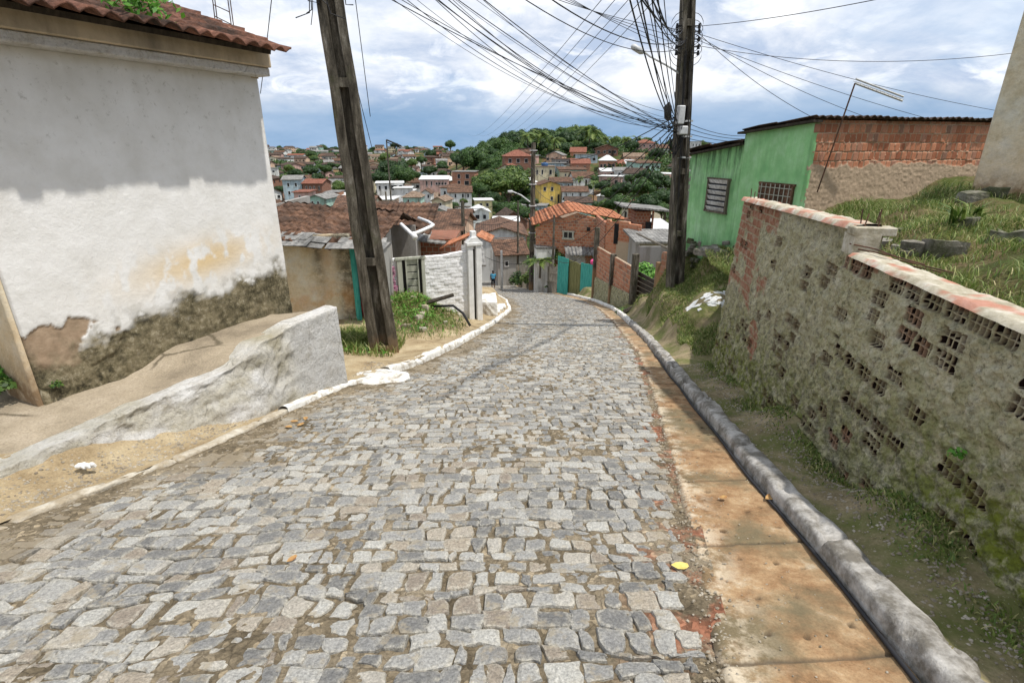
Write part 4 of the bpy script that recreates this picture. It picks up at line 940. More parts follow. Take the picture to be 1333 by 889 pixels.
for k in range(3): m_.box(onwall(C0, C1, sc, z0+h_*(k+.5)/3, .086), (w_, .016, .014), grz)
m_.build('grille', M['palewood'], wf)
# stone and rubble footing under the green house
rng_ = random.Random(5)
for k in range(48):
    s_ = rng_.uniform(-.2, 3.2); z_ = -1.2+rng_.uniform(-.5, .25)+.1*s_
    c_ = onwall(C0, C1, s_, z_, .1+rng_.uniform(0, .3)); m_ = MB(); m_.box(c_, (rng_.uniform(.08, .25), rng_.uniform(.08, .2), rng_.uniform(.05, .16)), rng_.uniform(0, 3), bev=.02, rx=rng_.uniform(-.3, .3)); m_.build('footing_stone', M['rock'], gh)
# leaning tv antenna
an = thing('roof_antenna', 'leaning rusty antenna mast with a long ladder shaped boom above the brick side wall', 'antenna')
s_, z_ = wallpt(1058, 250, C1, C2); b0 = onwall(C1, C2, s_, z_, .12); tt = wallpt(1094, 111, C1, C2); t0 = onwall(C1, C2, tt[0], tt[1], .35); e_ = wallpt(1146, 134, C1, C2); t1 = onwall(C1, C2, e_[0], e_[1], .5)
m_ = MB(); m_.tube([b0, t0], .015, 6); m_.build('mast', M['metal'], an)
m_ = MB(); dz_ = Vector((0, 0, .06))
m_.tube([t0, t1], .02, 6); m_.tube([t0+dz_*1.3, t1+dz_*1.3], .02, 6)
for k in range(12): p = t0.lerp(t1, (k+.3)/12); m_.tube([p-Vector((0, .12, 0)), p+dz_+Vector((0, .12, 0))], .006, 5)
m_.build('boom', M['galv'], an)

# rough house corner at the far right
fw = thing('battered_wall', 'tall rough beige house wall rising behind the grassy bank at the right edge', 'house wall')
FA, FB = (6.15, 7.3), (9.5, 4.6)
panel('wall', FA, FB, .75, 5.2, .035, lambda U, Z: (fbm(U, Z, 1.5, 4, 5)-.5)*.12+(fbm(U, Z, 9, 3, 6)-.5)*.03+.12*sst(1.8, .9, Z), M['beige'], fw, th=.3, attrs=dict(dark=lambda U, Z: .9*sst(1.45, 1.0, Z)+.12, orange=lambda U, Z: .35*sst(2.2, 1.2, Z)))
# ------------------------------------------------------------------ left middle : beige house, pole, white yard wall
def zvec(z): return Vector((0, 0, z))
M['pure'] = simple('white_limewash', (.70, .70, .68), (.82, .82, .81), 6, .85, .5, .01)
BA, BB = (-6.2, 11.75), (-3.75, 12.2)
bh = thing('beige_house', 'low stained beige house with sagging tiled roof and teal door frame, beside the leaning pole', 'house', (-5, 13, -2.4))
_, zt_ = wallpt(420, 306, BA, BB)
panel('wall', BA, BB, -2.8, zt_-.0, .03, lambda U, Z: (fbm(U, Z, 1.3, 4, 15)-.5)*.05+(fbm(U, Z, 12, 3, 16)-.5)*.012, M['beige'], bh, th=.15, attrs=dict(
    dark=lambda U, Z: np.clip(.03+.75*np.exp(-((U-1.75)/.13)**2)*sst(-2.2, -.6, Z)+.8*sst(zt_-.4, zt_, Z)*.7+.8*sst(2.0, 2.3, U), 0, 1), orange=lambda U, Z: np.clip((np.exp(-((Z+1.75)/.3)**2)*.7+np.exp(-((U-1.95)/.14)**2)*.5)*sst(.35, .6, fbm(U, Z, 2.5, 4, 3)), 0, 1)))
m_ = MB(); m_.box((-3.69, 12.13, -1.4+zt_/2-.1), (.10, .14, 2.8+zt_-.2), bev=.008); dfm = m_.build('door_frame', M['teal'], bh)
m_ = MB(); m_.box((-3.50, 12.25, -1.45), (.28, .04, 2.2)); m_.build('door_curtain', simple('dark_red_cloth', (.10, .015, .02), (.20, .03, .035), 6, .9, .2), bh)
m_ = MB(); m_.box((-3.44, 12.3, -1.55), (.12, .14, 2.3)); m_.build('wall', M['w_grey'], bh)
m_ = MB(); m_.slab([(-3.35, 12.4, -2.8), (-3.35, 14.7, -2.8), (-3.35, 14.7, zt_-.12), (-3.35, 12.4, zt_-.42)], .14); m_.build('wall', M['w_grey'], bh); m_ = MB(); m_.box((-6.3, 14.4, -1.3), (.14, 4.7, 3.0)); m_.build('wall', M['w_grey'], bh); m_ = MB(); m_.box((-4.7, 16.8, -1.8), (3.3, .14, 2.2)); m_.build('wall', M['w_grey'], bh)
ev0 = Vector((-6.9, 11.45, zt_+.06)); tiles('roof', ev0, (3.85, .3, -.36), (0, 3.3, .44), .20, .045, .38, M['r_brown'], bh, .025, .05, 14, .035, 7)
tiles('roof', ev0+Vector((0, 3.3, .44)), (3.85, .3, -.36), (0, 2.6, -.6), .20, .05, .45, M['r_dark'], bh, .02, .02, 15, .03, 6)
m_ = MB()
rr_ = random.Random(8)
for k in range(16):
    x_ = -6.8+(k % 8)*.5; y_ = 11.42+.09*(k % 8)*.5+.42*(k//8); m_.box((x_+rr_.uniform(-.2, .2), y_+rr_.uniform(-.1, .1), zt_+.10-.045*(k % 8)+.07*(k//8)+rr_.uniform(-.02, .04)), (.75+rr_.uniform(-.2, .2), .5+rr_.uniform(-.15, .1), .016), rr_.uniform(-.18, .18), rx=R(9), ry=R(4+rr_.uniform(-4, 4)))
m_.build('eave_sheet', M['r_grey'], bh)
# second low house behind the pole
gh2 = thing('grey_house', 'small grey walled house with brown tiled roof seen just right of the leaning pole', 'house', (-3.2, 17.5, -4))
a_, b_ = pt(486, 300, 17.5), pt(536, 303, 17.5); b2 = pt(536, 340, 17.5)
m_ = MB(); m_.box(((a_.x+b_.x)/2-.6, a_.y+1.6, a_.z-1.3), (b_.x-a_.x+1.2, 3.2, 2.7)); m_.build('wall', M['w_white'], gh2)
m_ = MB(); m_.box((b_.x-.35, a_.y-.03, a_.z-1.35), (.8, .06, 2.5)); m_.build('wall_patch', M['w_white'], gh2)
tiles('roof', (a_.x-1.2, a_.y-.5, a_.z-.02), (b_.x-a_.x+1.9, 0, -.05), (0, 2.6, .72), .2, .05, .42, M['r_brown'], gh2, .02, .02, 24, .03, 6)
# brick shed with rubble wall
bs2 = thing('brick_shed', 'roofless dark brick shed with dry stalks behind the white yard wall', 'shed', (-2.6, 19, -4))
a_, b_ = pt(537, 312, 19), pt(592, 312, 19)
m_ = MB(); m_.box(((a_.x+b_.x)/2, a_.y+1.2, a_.z-1.0), (b_.x-a_.x, 2.2, 2.0)); m_.build('wall', M['fbrick2'], bs2)
m_ = MB(); m_.slab([pt(536, 312, 18.6), pt(585, 318, 18.6), pt(560, 300, 21), pt(528, 296, 21)], .05); m_.build('roof', M['r_grey'], bs2)
# white drain pipes
pp = thing('drain_pipe', 'bent white plastic drain pipe lying across the roofs behind the yard wall', 'pipe')
m_ = MB(); m_.tube([pt(522, 292, 14), pt(537, 306, 13.7), pt(540, 309, 13.6)], .052, 10); m_.tube([pt(538, 305, 13.62), pt(550, 300, 14.0), pt(561, 295, 14.3), pt(564, 293, 14.5), pt(558, 289, 15.2), pt(545, 284, 16)], .045, 10); m_.build('pipe', M['pvc'], pp, smooth=True)
m_ = MB(); m_.tube([pt(537, 304, 13.64), pt(541, 310.5, 13.6)], .075, 10); m_.build('pipe_socket', M['pvc'], pp, smooth=True)

# white yard wall with the slatted window
YA, YB = (-3.95, 14.35), (-1.33, 15.35)
yw = thing('yard_wall', 'white painted brick yard wall with slatted wooden window and gate pillars', 'wall', (-3, 15, -3))
zt1 = wallpt(515, 337, YA, YB)[1]; zt2 = wallpt(608, 327, YA, YB)[1]; YL = math.dist(YA, YB)
def y_h(U, Z):
    mo, r, *_ = brickpat(U, Z, .21, .10, .014, .5, 33, .012); return -.007*mo+(r-.5)*.014+(fbm(U, Z, 9, 3, 4)-.5)*.02
panel('wall', YA, YB, -4.0, lambda U: zt1+(zt2-zt1)*sst(YL*.7, YL, U)+(fbm(U, U*0, 5, 3, 2)-.5)*.03, .018, y_h, M['brickwhite'], yw, th=.16, attrs=dict(mortar=lambda U, Z: .4*brickpat(U, Z, .21, .10, .014, .5, 33, .012)[0], rnd=lambda U, Z: brickpat(U, Z, .21, .1, .014, .5, 33)[1], dirt=lambda U, Z: .5*sst(-2.9, -3.4, Z)))
ysd = (Vector(YB)-Vector(YA)).normalized(); yrz = math.atan2(ysd.y, ysd.x)
s0, s1, z0, z1 = rect_on(516, 337, 554, 388, YA, YB); sc, w_, h_, zc_ = (s0+s1)/2, s1-s0, z1-z0, (z0+z1)/2
m_ = MB()
m_.box(onwall(YA, YB, sc, z1, .05), (w_+.1, .10, .07), yrz, bev=.005)
for cs, ww in ((s0+.06, .14), (s1-.03, .10)): m_.box(onwall(YA, YB, cs, zc_, .045), (ww, .08, h_), yrz, bev=.006)
m_.box(onwall(YA, YB, s0+.24, zc_, .06), (.035, .06, h_-.05), yrz); m_.box(onwall(YA, YB, s1-.18, zc_, .06), (.035, .06, h_-.05), yrz)
wn = m_.build('window', M['palewood'], yw)
m_ = MB(); m_.box(onwall(YA, YB, sc, zc_, .014), (w_, .02, h_), yrz); m_.build('opening', M['dark'], wn)
m_ = MB()
for k in range(6): m_.box(onwall(YA, YB, sc+.03, z0+h_*(k+.5)/6, .035), (w_-.42, .018, h_/6*.86), yrz, rx=R(6))
m_.build('slats', M['palewood'], wn)
m_ = MB(); cl = rect_on(507, 347, 514, 378, YA, YB)
for k in range(5): m_.box(onwall(YA, YB, (cl[0]+cl[1])/2+.03*math.sin(k*2), cl[3]-(k+.5)*(cl[3]-cl[2])/5, .06+.015*math.cos(k*3)), (.16+.03*math.sin(k*5), .05, (cl[3]-cl[2])/5*1.15), yrz, bev=.012, ry=R(9*math.sin(k*2.2)))
tag(m_.build('hanging_cloth', simple('purple_cloth', (.20, .03, .10), (.55, .35, .42), 26, .9, .3)), 'purple patterned cloth hanging beside the slatted window', 'cloth')
p1 = Vector((YB[0], YB[1], 0))+ysd.to_3d()*.08; zt = wallpt(612, 319, YA, YB)[1]
m_ = MB(); m_.box((p1.x, p1.y, (-3.95+zt)/2), (.16, .26, zt+3.95), yrz, bev=.012); m_.build('pillar', M['pure'], yw)
p2 = p1+ysd.to_3d()*.25; m_ = MB(); m_.box((p2.x, p2.y, (-4.1+zt)/2), (.17, .28, zt+4.1), yrz, bev=.012); m_.build('pillar', M['pure'], yw)
m_ = MB(); m_.box(((p1.x+p2.x)/2, (p1.y+p2.y)/2+.05, (zt-4)/2-.1), (.10, .1, zt+3.9), yrz); m_.build('gate', M['darkwood'], yw)  # dark panel painted as the shade in the slot between the pillars
m_ = MB(); m_.box(((p1.x+p2.x)/2, (p1.y+p2.y)/2, zt+.04), (.48, .34, .09), yrz, bev=.01); m_.prism([(-.22, 0), (.22, 0), (.09, .14), (-.09, .14)], -.14, .16, 0, Matrix.Translation(((p1.x+p2.x)/2, (p1.y+p2.y)/2, zt+.09)) @ Matrix.Rotation(yrz, 4, 'Z')); m_.box(((p1.x+p2.x)/2, (p1.y+p2.y)/2+.01, zt+.30), (.15, .18, .2), yrz, bev=.01); m_.build('lintel', M['pure'], yw)
tiles('roof', p2+Vector((-.05, .05, zt+.20)), (.1, 1.2, 0), (.42, .0, -.17), .16, .04, .35, M['r_orange'], yw, .015, .01, 31, .02, 7)
tiles('roof', p1+Vector((-.0, .08, zt+.20)), (.1, 1.2, 0), (-.85, -.28, -.30), .16, .04, .35, M['r_orange'], yw, .015, .01, 32, .02, 7)
rough_box('step_block', (-.82, 17.6, ro(17.6)+.38), (.55, 1.1, .7), .1, M['kerbw'], yw, .09, 10, 5)
m_ = MB()
for k in range(4): 
    yy = 17.4+k*1.0; m_.box((float(XL(yy))-.75, yy, ro(yy)+.16+.02*k), (1.1, .5, .10), .1, bev=.02)
m_.build('step', M['kerbw'], yw)
m_ = MB(); m_.tube([pt(500, 415, 13.6), pt(535, 400, 13.8), pt(590, 384, 14.4)], [.05, .06, .05], 6); tag(m_.build('timber_log', M['darkwood']), 'dark rotten timber lying on the weedy mound below the window', 'log')
m_ = MB(); m_.tube([pt(560, 399, 14.2), pt(590, 398, 14.1), pt(603, 408, 14.0), pt(612, 424, 13.9)], .035, 7); tag(m_.build('hose', M['cable'], smooth=True), 'curved black hose at the right edge of the weedy mound', 'hose')

# heavy double-T utility poles
def tpole(label, base, top, a0, b0, a1, b1, rz, group, fr=(.1, .3, .5, .7, .9), fl=.33, name='utility_pole', mat=None):
    base, top = Vector(base), Vector(top); mat = mat or M['pole']
    o = thing(name, label, 'utility pole', base, 0, group)
    H = (top-base).length; cut = []; z = 0
    # each level: profile is full rectangle (solid) or I-section with recess
    n = 48; lv = []
    segs = []; k = 0; yv = .10
    solid = lambda t: any(abs(t-q) < .0075 for q in fr) or t > .985
    ts = sorted(set([0, 1]+[q+d for q in fr for d in (-.0078, -.0072, .0072, .0078) if 0 < q+d < 1]+list(np.linspace(0, 1, 30))))
    vs = []; 
    for t in ts:
        a, b = a0+(a1-a0)*t, b0+(b1-b0)*t; s_ = solid(t); r_ = 0 if s_ else b*.36; f = a*fl
        P = [(-a/2, -b/2), (-a/2+f, -b/2), (-a/2+f*1.15, -b/2+r_), (a/2-f*1.15, -b/2+r_), (a/2-f, -b/2), (a/2, -b/2), (a/2, b/2), (a/2-f, b/2), (a/2-f*1.15, b/2-r_), (-a/2+f*1.15, b/2-r_), (-a/2+f, b/2), (-a/2, b/2)]
        c = base.lerp(top, t)-base; ca, sa = math.cos(rz), math.sin(rz)
        wob = .006*math.sin(t*40)
        vs += [(c.x+x*ca-y*sa+wob, c.y+x*sa+y*ca, c.z) for x, y in P]
    m_ = MB(); nl = 12; m_.add(vs, [(i*nl+k, i*nl+(k+1) % nl, (i+1)*nl+(k+1) % nl, (i+1)*nl+k) for i in range(len(ts)-1) for k in range(nl)]+[tuple(range((len(ts)-1)*nl, len(ts)*nl))])
    m_.build('pole', mat, o, local=True)
    return o
LPB = pt(500, 446, 10.2); LPT = LPB+(pt(431, 5, 7.9)-pt(500, 446, 10.2)).normalized()*9.0
lp = tpole('huge weathered pole with deep recesses leaning left above the white corner block', LPB-Vector((0, 0, .25)), LPT, .54, .42, .30, .24, R(14), None, (.02, .205, .515, .8))
RPB = pt(880, 372, 15); RPT = RPB+(pt(896, 5, 12.2)-pt(880, 372, 15)).normalized()*9.5
rp = tpole('tall dark pole carrying the tangle of cables and a lamp beside the green house', RPB-Vector((0, 0, .6)), RPT, .42, .34, .24, .2, R(8), None, (.03, .21, .37, .53, .7, .85), .3)
def on_pole(v, B, T):   # point of a pole axis at photo row v
    lo, hi = 0., 1.
    for _ in range(30):
        m = (lo+hi)/2
        if to_px(B.lerp(T, m))[1] > v: lo = m
        else: hi = m
    return B.lerp(T, lo)
# fittings of the right pole
m_ = MB()
for v_ in (158, 205, 222, 178): m_ = MB(); m_.box(on_pole(v_, RPB, RPT), (.375, .32, .04), R(8)); m_.build('clamp_band', M['galv'], rp)
m_ = MB()
for v_ in (35, 42, 52, 62, 70):
    p = on_pole(v_, RPB, RPT)
    for s_ in (-1, 1): m_ = MB(); m_.tube([p+Vector((s_*.12, -.05, 0)), p+Vector((s_*.26, -.08, .0))], .016, 6); m_.tube([p+Vector((s_*.26, -.08, -.05)), p+Vector((s_*.26, -.08, .05))], [.038, .026], 8); m_.build('insulator', M['cable'], rp)
m_ = MB(); p = on_pole(145, RPB, RPT); m_.box(p+Vector((-.15, -.28, -.1)), (.18, .14, .42), .2, bev=.02); m_.box(p+Vector((-.05, -.24, -.45)), (.22, .16, .2), .2, bev=.02); m_.build('junction_box', M['galv'], rp)
m_ = MB()
rr_ = random.Random(3)
for k in range(20):
    p = on_pole(rr_.uniform(135, 200), RPB, RPT)+Vector((rr_.uniform(-.45, -.1), -.2, 0)); q = p+Vector((rr_.uniform(-.35, .25), rr_.uniform(-.2, .05), rr_.uniform(-.35, .25))); mm = (p+q)/2+Vector((0, 0, -rr_.uniform(.1, .35))); m_.tube([p, (p+mm)/2+Vector((0, 0, -.03)), mm, (q+mm)/2+Vector((0, 0, -.03)), q], .010, 5)
for k in range(5):
    v_ = 35+k*9; p = on_pole(v_, RPB, RPT); m_.tube([p+Vector((-.32*math.cos(a)-.1, -.12, .30*math.sin(a))) for a in np.linspace(-1.6, 1.6, 9)], .007, 5); m_.tube([p+Vector((.24*math.cos(a)+.1, -.12, .26*math.sin(a))) for a in np.linspace(-1.6, 1.6, 9)], .007, 5)
for k in range(8):
    v0_, v1_ = rr_.uniform(20, 100), rr_.uniform(150, 330); p, q = on_pole(v0_, RPB, RPT), on_pole(v1_, RPB, RPT); o_ = Vector((rr_.uniform(-.2, .2), -.19, 0)); m_.tube([p+o_, (p+q)/2+o_*1.1+Vector((rr_.uniform(-.03, .03), 0, 0)), q+o_], .009, 5)
m_.build('cable_loops', M['cable'], rp)
p = pt(870, 145, 13.0); m_ = MB()
m_.tube([p+Vector((0, 0, .2)), p+Vector((-.02, 0, .1)), p+Vector((0, 0, -.16)), p+Vector((.02, 0, -.22))], [.02, .10, .085, .02], 8); tag(m_.build('splice_case', M['cable'], smooth=True), 'black cable splice case hanging among the wires left of the dark pole', 'splice case')
sl = thing('street_lamp', 'street lamp on a thin arm reaching left from the dark pole', 'street lamp')
p0 = on_pole(101, RPB, RPT); p1_ = pt(846, 74, 12.4); p2_ = pt(822, 60, 12.2)
m_ = MB(); m_.tube([p0, p0.lerp(p1_, .5)+Vector((0, 0, .02)), p1_, p1_.lerp(p2_, .5)+Vector((0, 0, .04))], .022, 7); m_.build('arm', M['galv'], sl)
m_ = MB(); d_ = (p2_-p1_); m_.tube([p1_.lerp(p2_, .35), p1_.lerp(p2_, .5), p1_.lerp(p2_, .9), p2_], [.035, .075, .07, .03], 8); m_.build('lamp_head', M['galv'], sl, smooth=True)
# loose wires on the left pole
m_ = MB()
for k in range(9):
    p = on_pole(-12+rr_.uniform(-14, 8), LPB, LPT)+Vector((rr_.uniform(-.35, .4), -.2, 0)); q = p+Vector((rr_.uniform(-.25, .3), 0, -rr_.uniform(.05, .35))); m_.tube([p, (p+q)/2+Vector((rr_.uniform(-.12, .12), 0, -.1)), q], .008, 5)
p = pt(407, -10, 7.6); m_.tube([p, pt(407, 15, 7.6), pt(405, 33, 7.6)], .006, 5)
m_.build('cable_loops', M['cable'], lp)

# slim poles and lamps down the street
def slim(label, u, vb, vt, t, r0, r1, name='utility_pole', group=None, ground_drop=1.5, mat='pole'):
    b, tp = pt(u, vb, t), None
    # vertical line from the base up to row vt
    z = b.z
    while to_px((b.x, b.y, z))[1] > vt: z += .05
    o = thing(name, label, 'utility pole' if name == 'utility_pole' else 'street lamp', b, 0, group)
    m_ = MB(); m_.tube([b-Vector((0, 0, ground_drop)), Vector((b.x, b.y, z))], [r0, r1], 8); m_.build('pole', M[mat], o)
    return o, b, Vector((b.x, b.y, z))
o, b, tp = slim('tall slim pole with lamp arm beside the picket fence', 692, 372, 186, 46, .26, .17)
P2T = tp
m_ = MB(); zz = lambda v: on_pole(v, b, tp)
for v_ in (196, 240, 268, 285, 303): m_ = MB(); m_.box(zz(v_), (.56, .46, .07), .2); m_.build('clamp_band', M['galv'], o)
m_ = MB(); m_.box(zz(320)+Vector((.1, -.3, 0)), (.6, .3, .9)); m_.build('meter_box', M['wood'], o)
m_ = MB(); a_ = pt(690, 263, 45.6); e1 = pt(668, 250, 45.6); e2 = pt(661, 249.5, 45.6)
m_.tube([a_, a_.lerp(e1, .55)+Vector((0, 0, .12)), e1], .06, 6); m_.build('lamp_arm', M['galv'], o); m_ = MB(); m_.tube([e1, e1.lerp(e2, .3), e2], [.07, .14, .09], 8); m_.build('lamp_head', M['galv'], o)
o, b, tp = slim('dark slim pole standing among the roofs left of the street', 604.5, 344, 262, 48, .22, .14); P3T = tp
m_ = MB(); m_.box(tp-Vector((0, 0, .5)), (1.4, .1, .1), .2); m_.build('crossarm', M['wood'], o)
o, b, tp = slim('thin distant pole with a short slanting lamp arm above the valley roofs', 511, 285, 182.5, 40, .07, .05); P4T = tp
m_ = MB(); m_.tube([tp, tp+Vector((1.05, 0, -.42))], .06, 6); m_.tube([tp+Vector((0, 0, -.15)), tp+Vector((1.0, 0, -.55))], .03, 5); m_.build('lamp_arm', M['cable'], o)
slim('short pale post in front of the white gabled hall', 653, 367, 327, 47, .12, .09, ground_drop=.6, mat='w_white')
slim('thin pole in front of the leaning pole roofs, left of the bright drain pipe', 505, 288, 250, 24, .05, .04, mat='wood')
slim('thin pole against the dense trees, right of the small yellow house', 674, 350, 262, 56, .12, .09)
slim('slim dark pole in front of the brick house with the orange roof', 719.5, 356, 280, 40, .10, .08)

# ------------------------------------------------------------------ right middle : fences and brick walls
def zg(x, y): return float(z_right(np.array([x]), np.array([y]))[0])
def fence_bricks():
    o = thing('brick_fence', 'bare red brick fence in two concrete framed bays on a mossy stone plinth', 'fence', (4.9, 25, -5))
    A, B = (4.62, 28.6), (4.98, 20.9); L = math.dist(A, B)
    zt = lambda U: wallpt(776, 320, A, B)[1]+(wallpt(822, 346, A, B)[1]-wallpt(776, 320, A, B)[1])*U/L
    zm = lambda U: wallpt(776, 362, A, B)[1]+(wallpt(822, 383, A, B)[1]-wallpt(776, 362, A, B)[1])*U/L
    bp = lambda U, Z: brickpat(U, Z-zt(U)+5, .30, .20, .03, .5, 3)
    panel('brick_bay', A, B, lambda U: zm(U), lambda U: zt(U), .03, lambda U, Z: -.02*bp(U, Z)[0]+(bp(U, Z)[1]-.5)*.02, M['brick'], o, th=.12, attrs=dict(mortar=lambda U, Z: bp(U, Z)[0], rnd=lambda U, Z: bp(U, Z)[1], dirt=lambda U, Z: .35+0*U))
    panel('plinth', (A[0]-.06, A[1]), (B[0]-.06, B[1]), lambda U: zm(U)-1.7, lambda U: zm(U)+.01, .06, lambda U, Z: (fbm(U, Z, 3, 4, 3)-.5)*.14, M['cement'], o, th=.2, attrs=dict(brick=lambda U, Z: 0*U, inner=lambda U, Z: 0*U, moss=lambda U, Z: .4+0*U, mould=lambda U, Z: 1+0*U))
    for u_, vt_, hh in ((.0, -.1, 0), (.52, 0, 0), (1, .2, 0)):
        s_ = L*u_; z1 = float(zt(np.array([s_]))[0])+.12+(.9 if u_ == 0 else .5 if u_ == 1 else 0); m_ = MB(); p = onwall(A, B, s_, 0, .03); m_.box((p.x, p.y, (z1-7)/2), (.22, .26, z1+7), math.atan2(B[1]-A[1], B[0]-A[0]), bev=.02); m_.build('post', M['pole'], o)
fence_bricks()
def flat(name, label, cat, uL, vLt, vLb, tL, uR, vRt, vRb, tR, mat, th=.1, boards=0, horizontal=False, parent=None, sink=.4, tag_=True):
    a, b, c, d = pt(uL, vLb, tL), pt(uR, vRb, tR), pt(uR, vRt, tR), pt(uL, vLt, tL)
    c = Vector((b.x, b.y, c.z)); d = Vector((a.x, a.y, d.z)); a = a-Vector((0, 0, sink)); b = b-Vector((0, 0, sink)); m_ = MB(); rr = random.Random(int(uL*7))
    if boards and not horizontal:
        for k in range(boards):
            t0, t1 = (k+.04)/boards, (k+.96)/boards; j = rr.uniform(-.02, .05)
            m_.slab([a.lerp(b, t0), a.lerp(b, t1), d.lerp(c, t1)+Vector((0, 0, j)), d.lerp(c, t0)+Vector((0, 0, j))], th*.5)
    elif boards:
        for k in range(boards):
            t0, t1 = (k+.06)/boards, (k+.82)/boards; m_.slab([a.lerp(d, t0), b.lerp(c, t0), b.lerp(c, t1), a.lerp(d, t1)], th*.5)
    else: m_.slab([a, b, c, d], th)
    o = m_.build(name, M[mat], parent)
    if tag_: tag(o, label, cat)
    return o
tf = thing('board_fence', 'teal and olive painted board fence below the grey sheet roof', 'fence', pt(748, 378, 37))
flat('teal_panel', '', '', 725, 331, 374, 38, 738.5, 334, 377, 37, 'teal', boards=5, parent=tf, tag_=False)
flat('olive_panel', '', '', 739, 336, 376, 37.2, 754, 341, 381, 36, 'olive', boards=4, parent=tf, tag_=False)
flat('teal_panel', '', '', 754.5, 339, 381, 36, 776, 344, 380, 34, 'teal', boards=7, parent=tf, tag_=False)
flat('wooden_gate', 'dark wooden slatted gate between the brick fence and the brick pier', 'gate', 827, 349, 384, 22, 849, 361, 392, 20, 'darkwood', boards=7, horizontal=True)
m_ = MB(); a_ = pt(853, 392, 19.5); m_.box((a_.x, a_.y, a_.z+.4), (.16, .16, 2.1), .2); tag(m_.build('gate_post', M['pole']), 'square concrete post at the right of the dark slatted gate', 'post')
def bp_panel(name, label, cat, uL, vt, vb, tL, uR, tR, bw=.3, bh=.2, plaster=None):
    a, b = pt(uL, vb, tL), pt(uR, vb, tR); A, B = (a.x, a.y), (b.x, b.y); z1 = wallpt((uL+uR)/2, vt, A, B)[1]; z0 = min(a.z, b.z)-1
    g = lambda U, Z: brickpat(U, Z, bw, bh, .025, .5, int(uL))
    o = panel(name, A, B, z0, z1, .03, lambda U, Z: -.02*g(U, Z)[0], M['brick'], None, th=.14, attrs=dict(mortar=lambda U, Z: g(U, Z)[0], rnd=lambda U, Z: g(U, Z)[1]*.8, dirt=lambda U, Z: .6+0*U)); tag(o, label, cat); return o
bp_panel('brick_pier', 'reddish brick wall piece tucked left of the dark pole', 'wall', 856, 330, 384, 17.5, 878, 16.5)
o = flat('block_wall', 'mossy grey block wall behind the dark slatted gate', 'wall', 828, 319, 350, 27, 868, 319, 352, 25, 'w_grey', th=.2, sink=2)
m_ = MB(); m_.tube([pt(829, 304, 25), pt(878, 328, 18)], .04, 6); tag(m_.build('handrail', M['wood']), 'slanting timber rail above the block wall', 'rail')
# ramp edge beam lying on the pavement
m_ = MB(); m_.tube([pt(812, 406, 19.0), pt(833, 398, 19.0), pt(850, 390, 18.6)], [.09, .1, .1], 6); tag(m_.build('timber_beam', M['darkwood']), 'dark timber beam lying across the pavement before the gate', 'beam')
# picket fence down the street
pf = thing('picket_fence', 'long weathered picket fence with plants behind it beside the slim lamp pole', 'fence', pt(690, 372, 46))
m_ = MB(); rr_ = random.Random(2)
pts_ = [(660, 365, 62), (676, 369, 54), (695, 372.5, 45.5), (712, 375, 41), (726, 377, 38.5)]
for (u0, v0, t0), (u1, v1, t1) in zip(pts_[:-1], pts_[1:]):
    n_ = int((u1-u0)/1.6)
    for k in range(n_):
        f = k/n_; u_, v_, t_ = u0+(u1-u0)*f, v0+(v1-v0)*f, t0+(t1-t0)*f; b = pt(u_, v_, t_); h_ = rr_.uniform(1.5, 2.15); m_.box(b+Vector((.0, .3, h_/2-.3)), (.13, .05, h_+.6), rr_.uniform(-.1, .1), ry=rr_.uniform(-.05, .05))
pk = m_.build('pickets', M['picket'], pf); pk['kind'] = 'stuff'
for o_, hh in ((MB(), .5), (MB(), 1.1)):
    o_.tube([pt(u_, v_, t_)+Vector((0, .34, hh)) for u_, v_, t_ in pts_], .035, 5); o_.build('rail', M['picket'], pf)

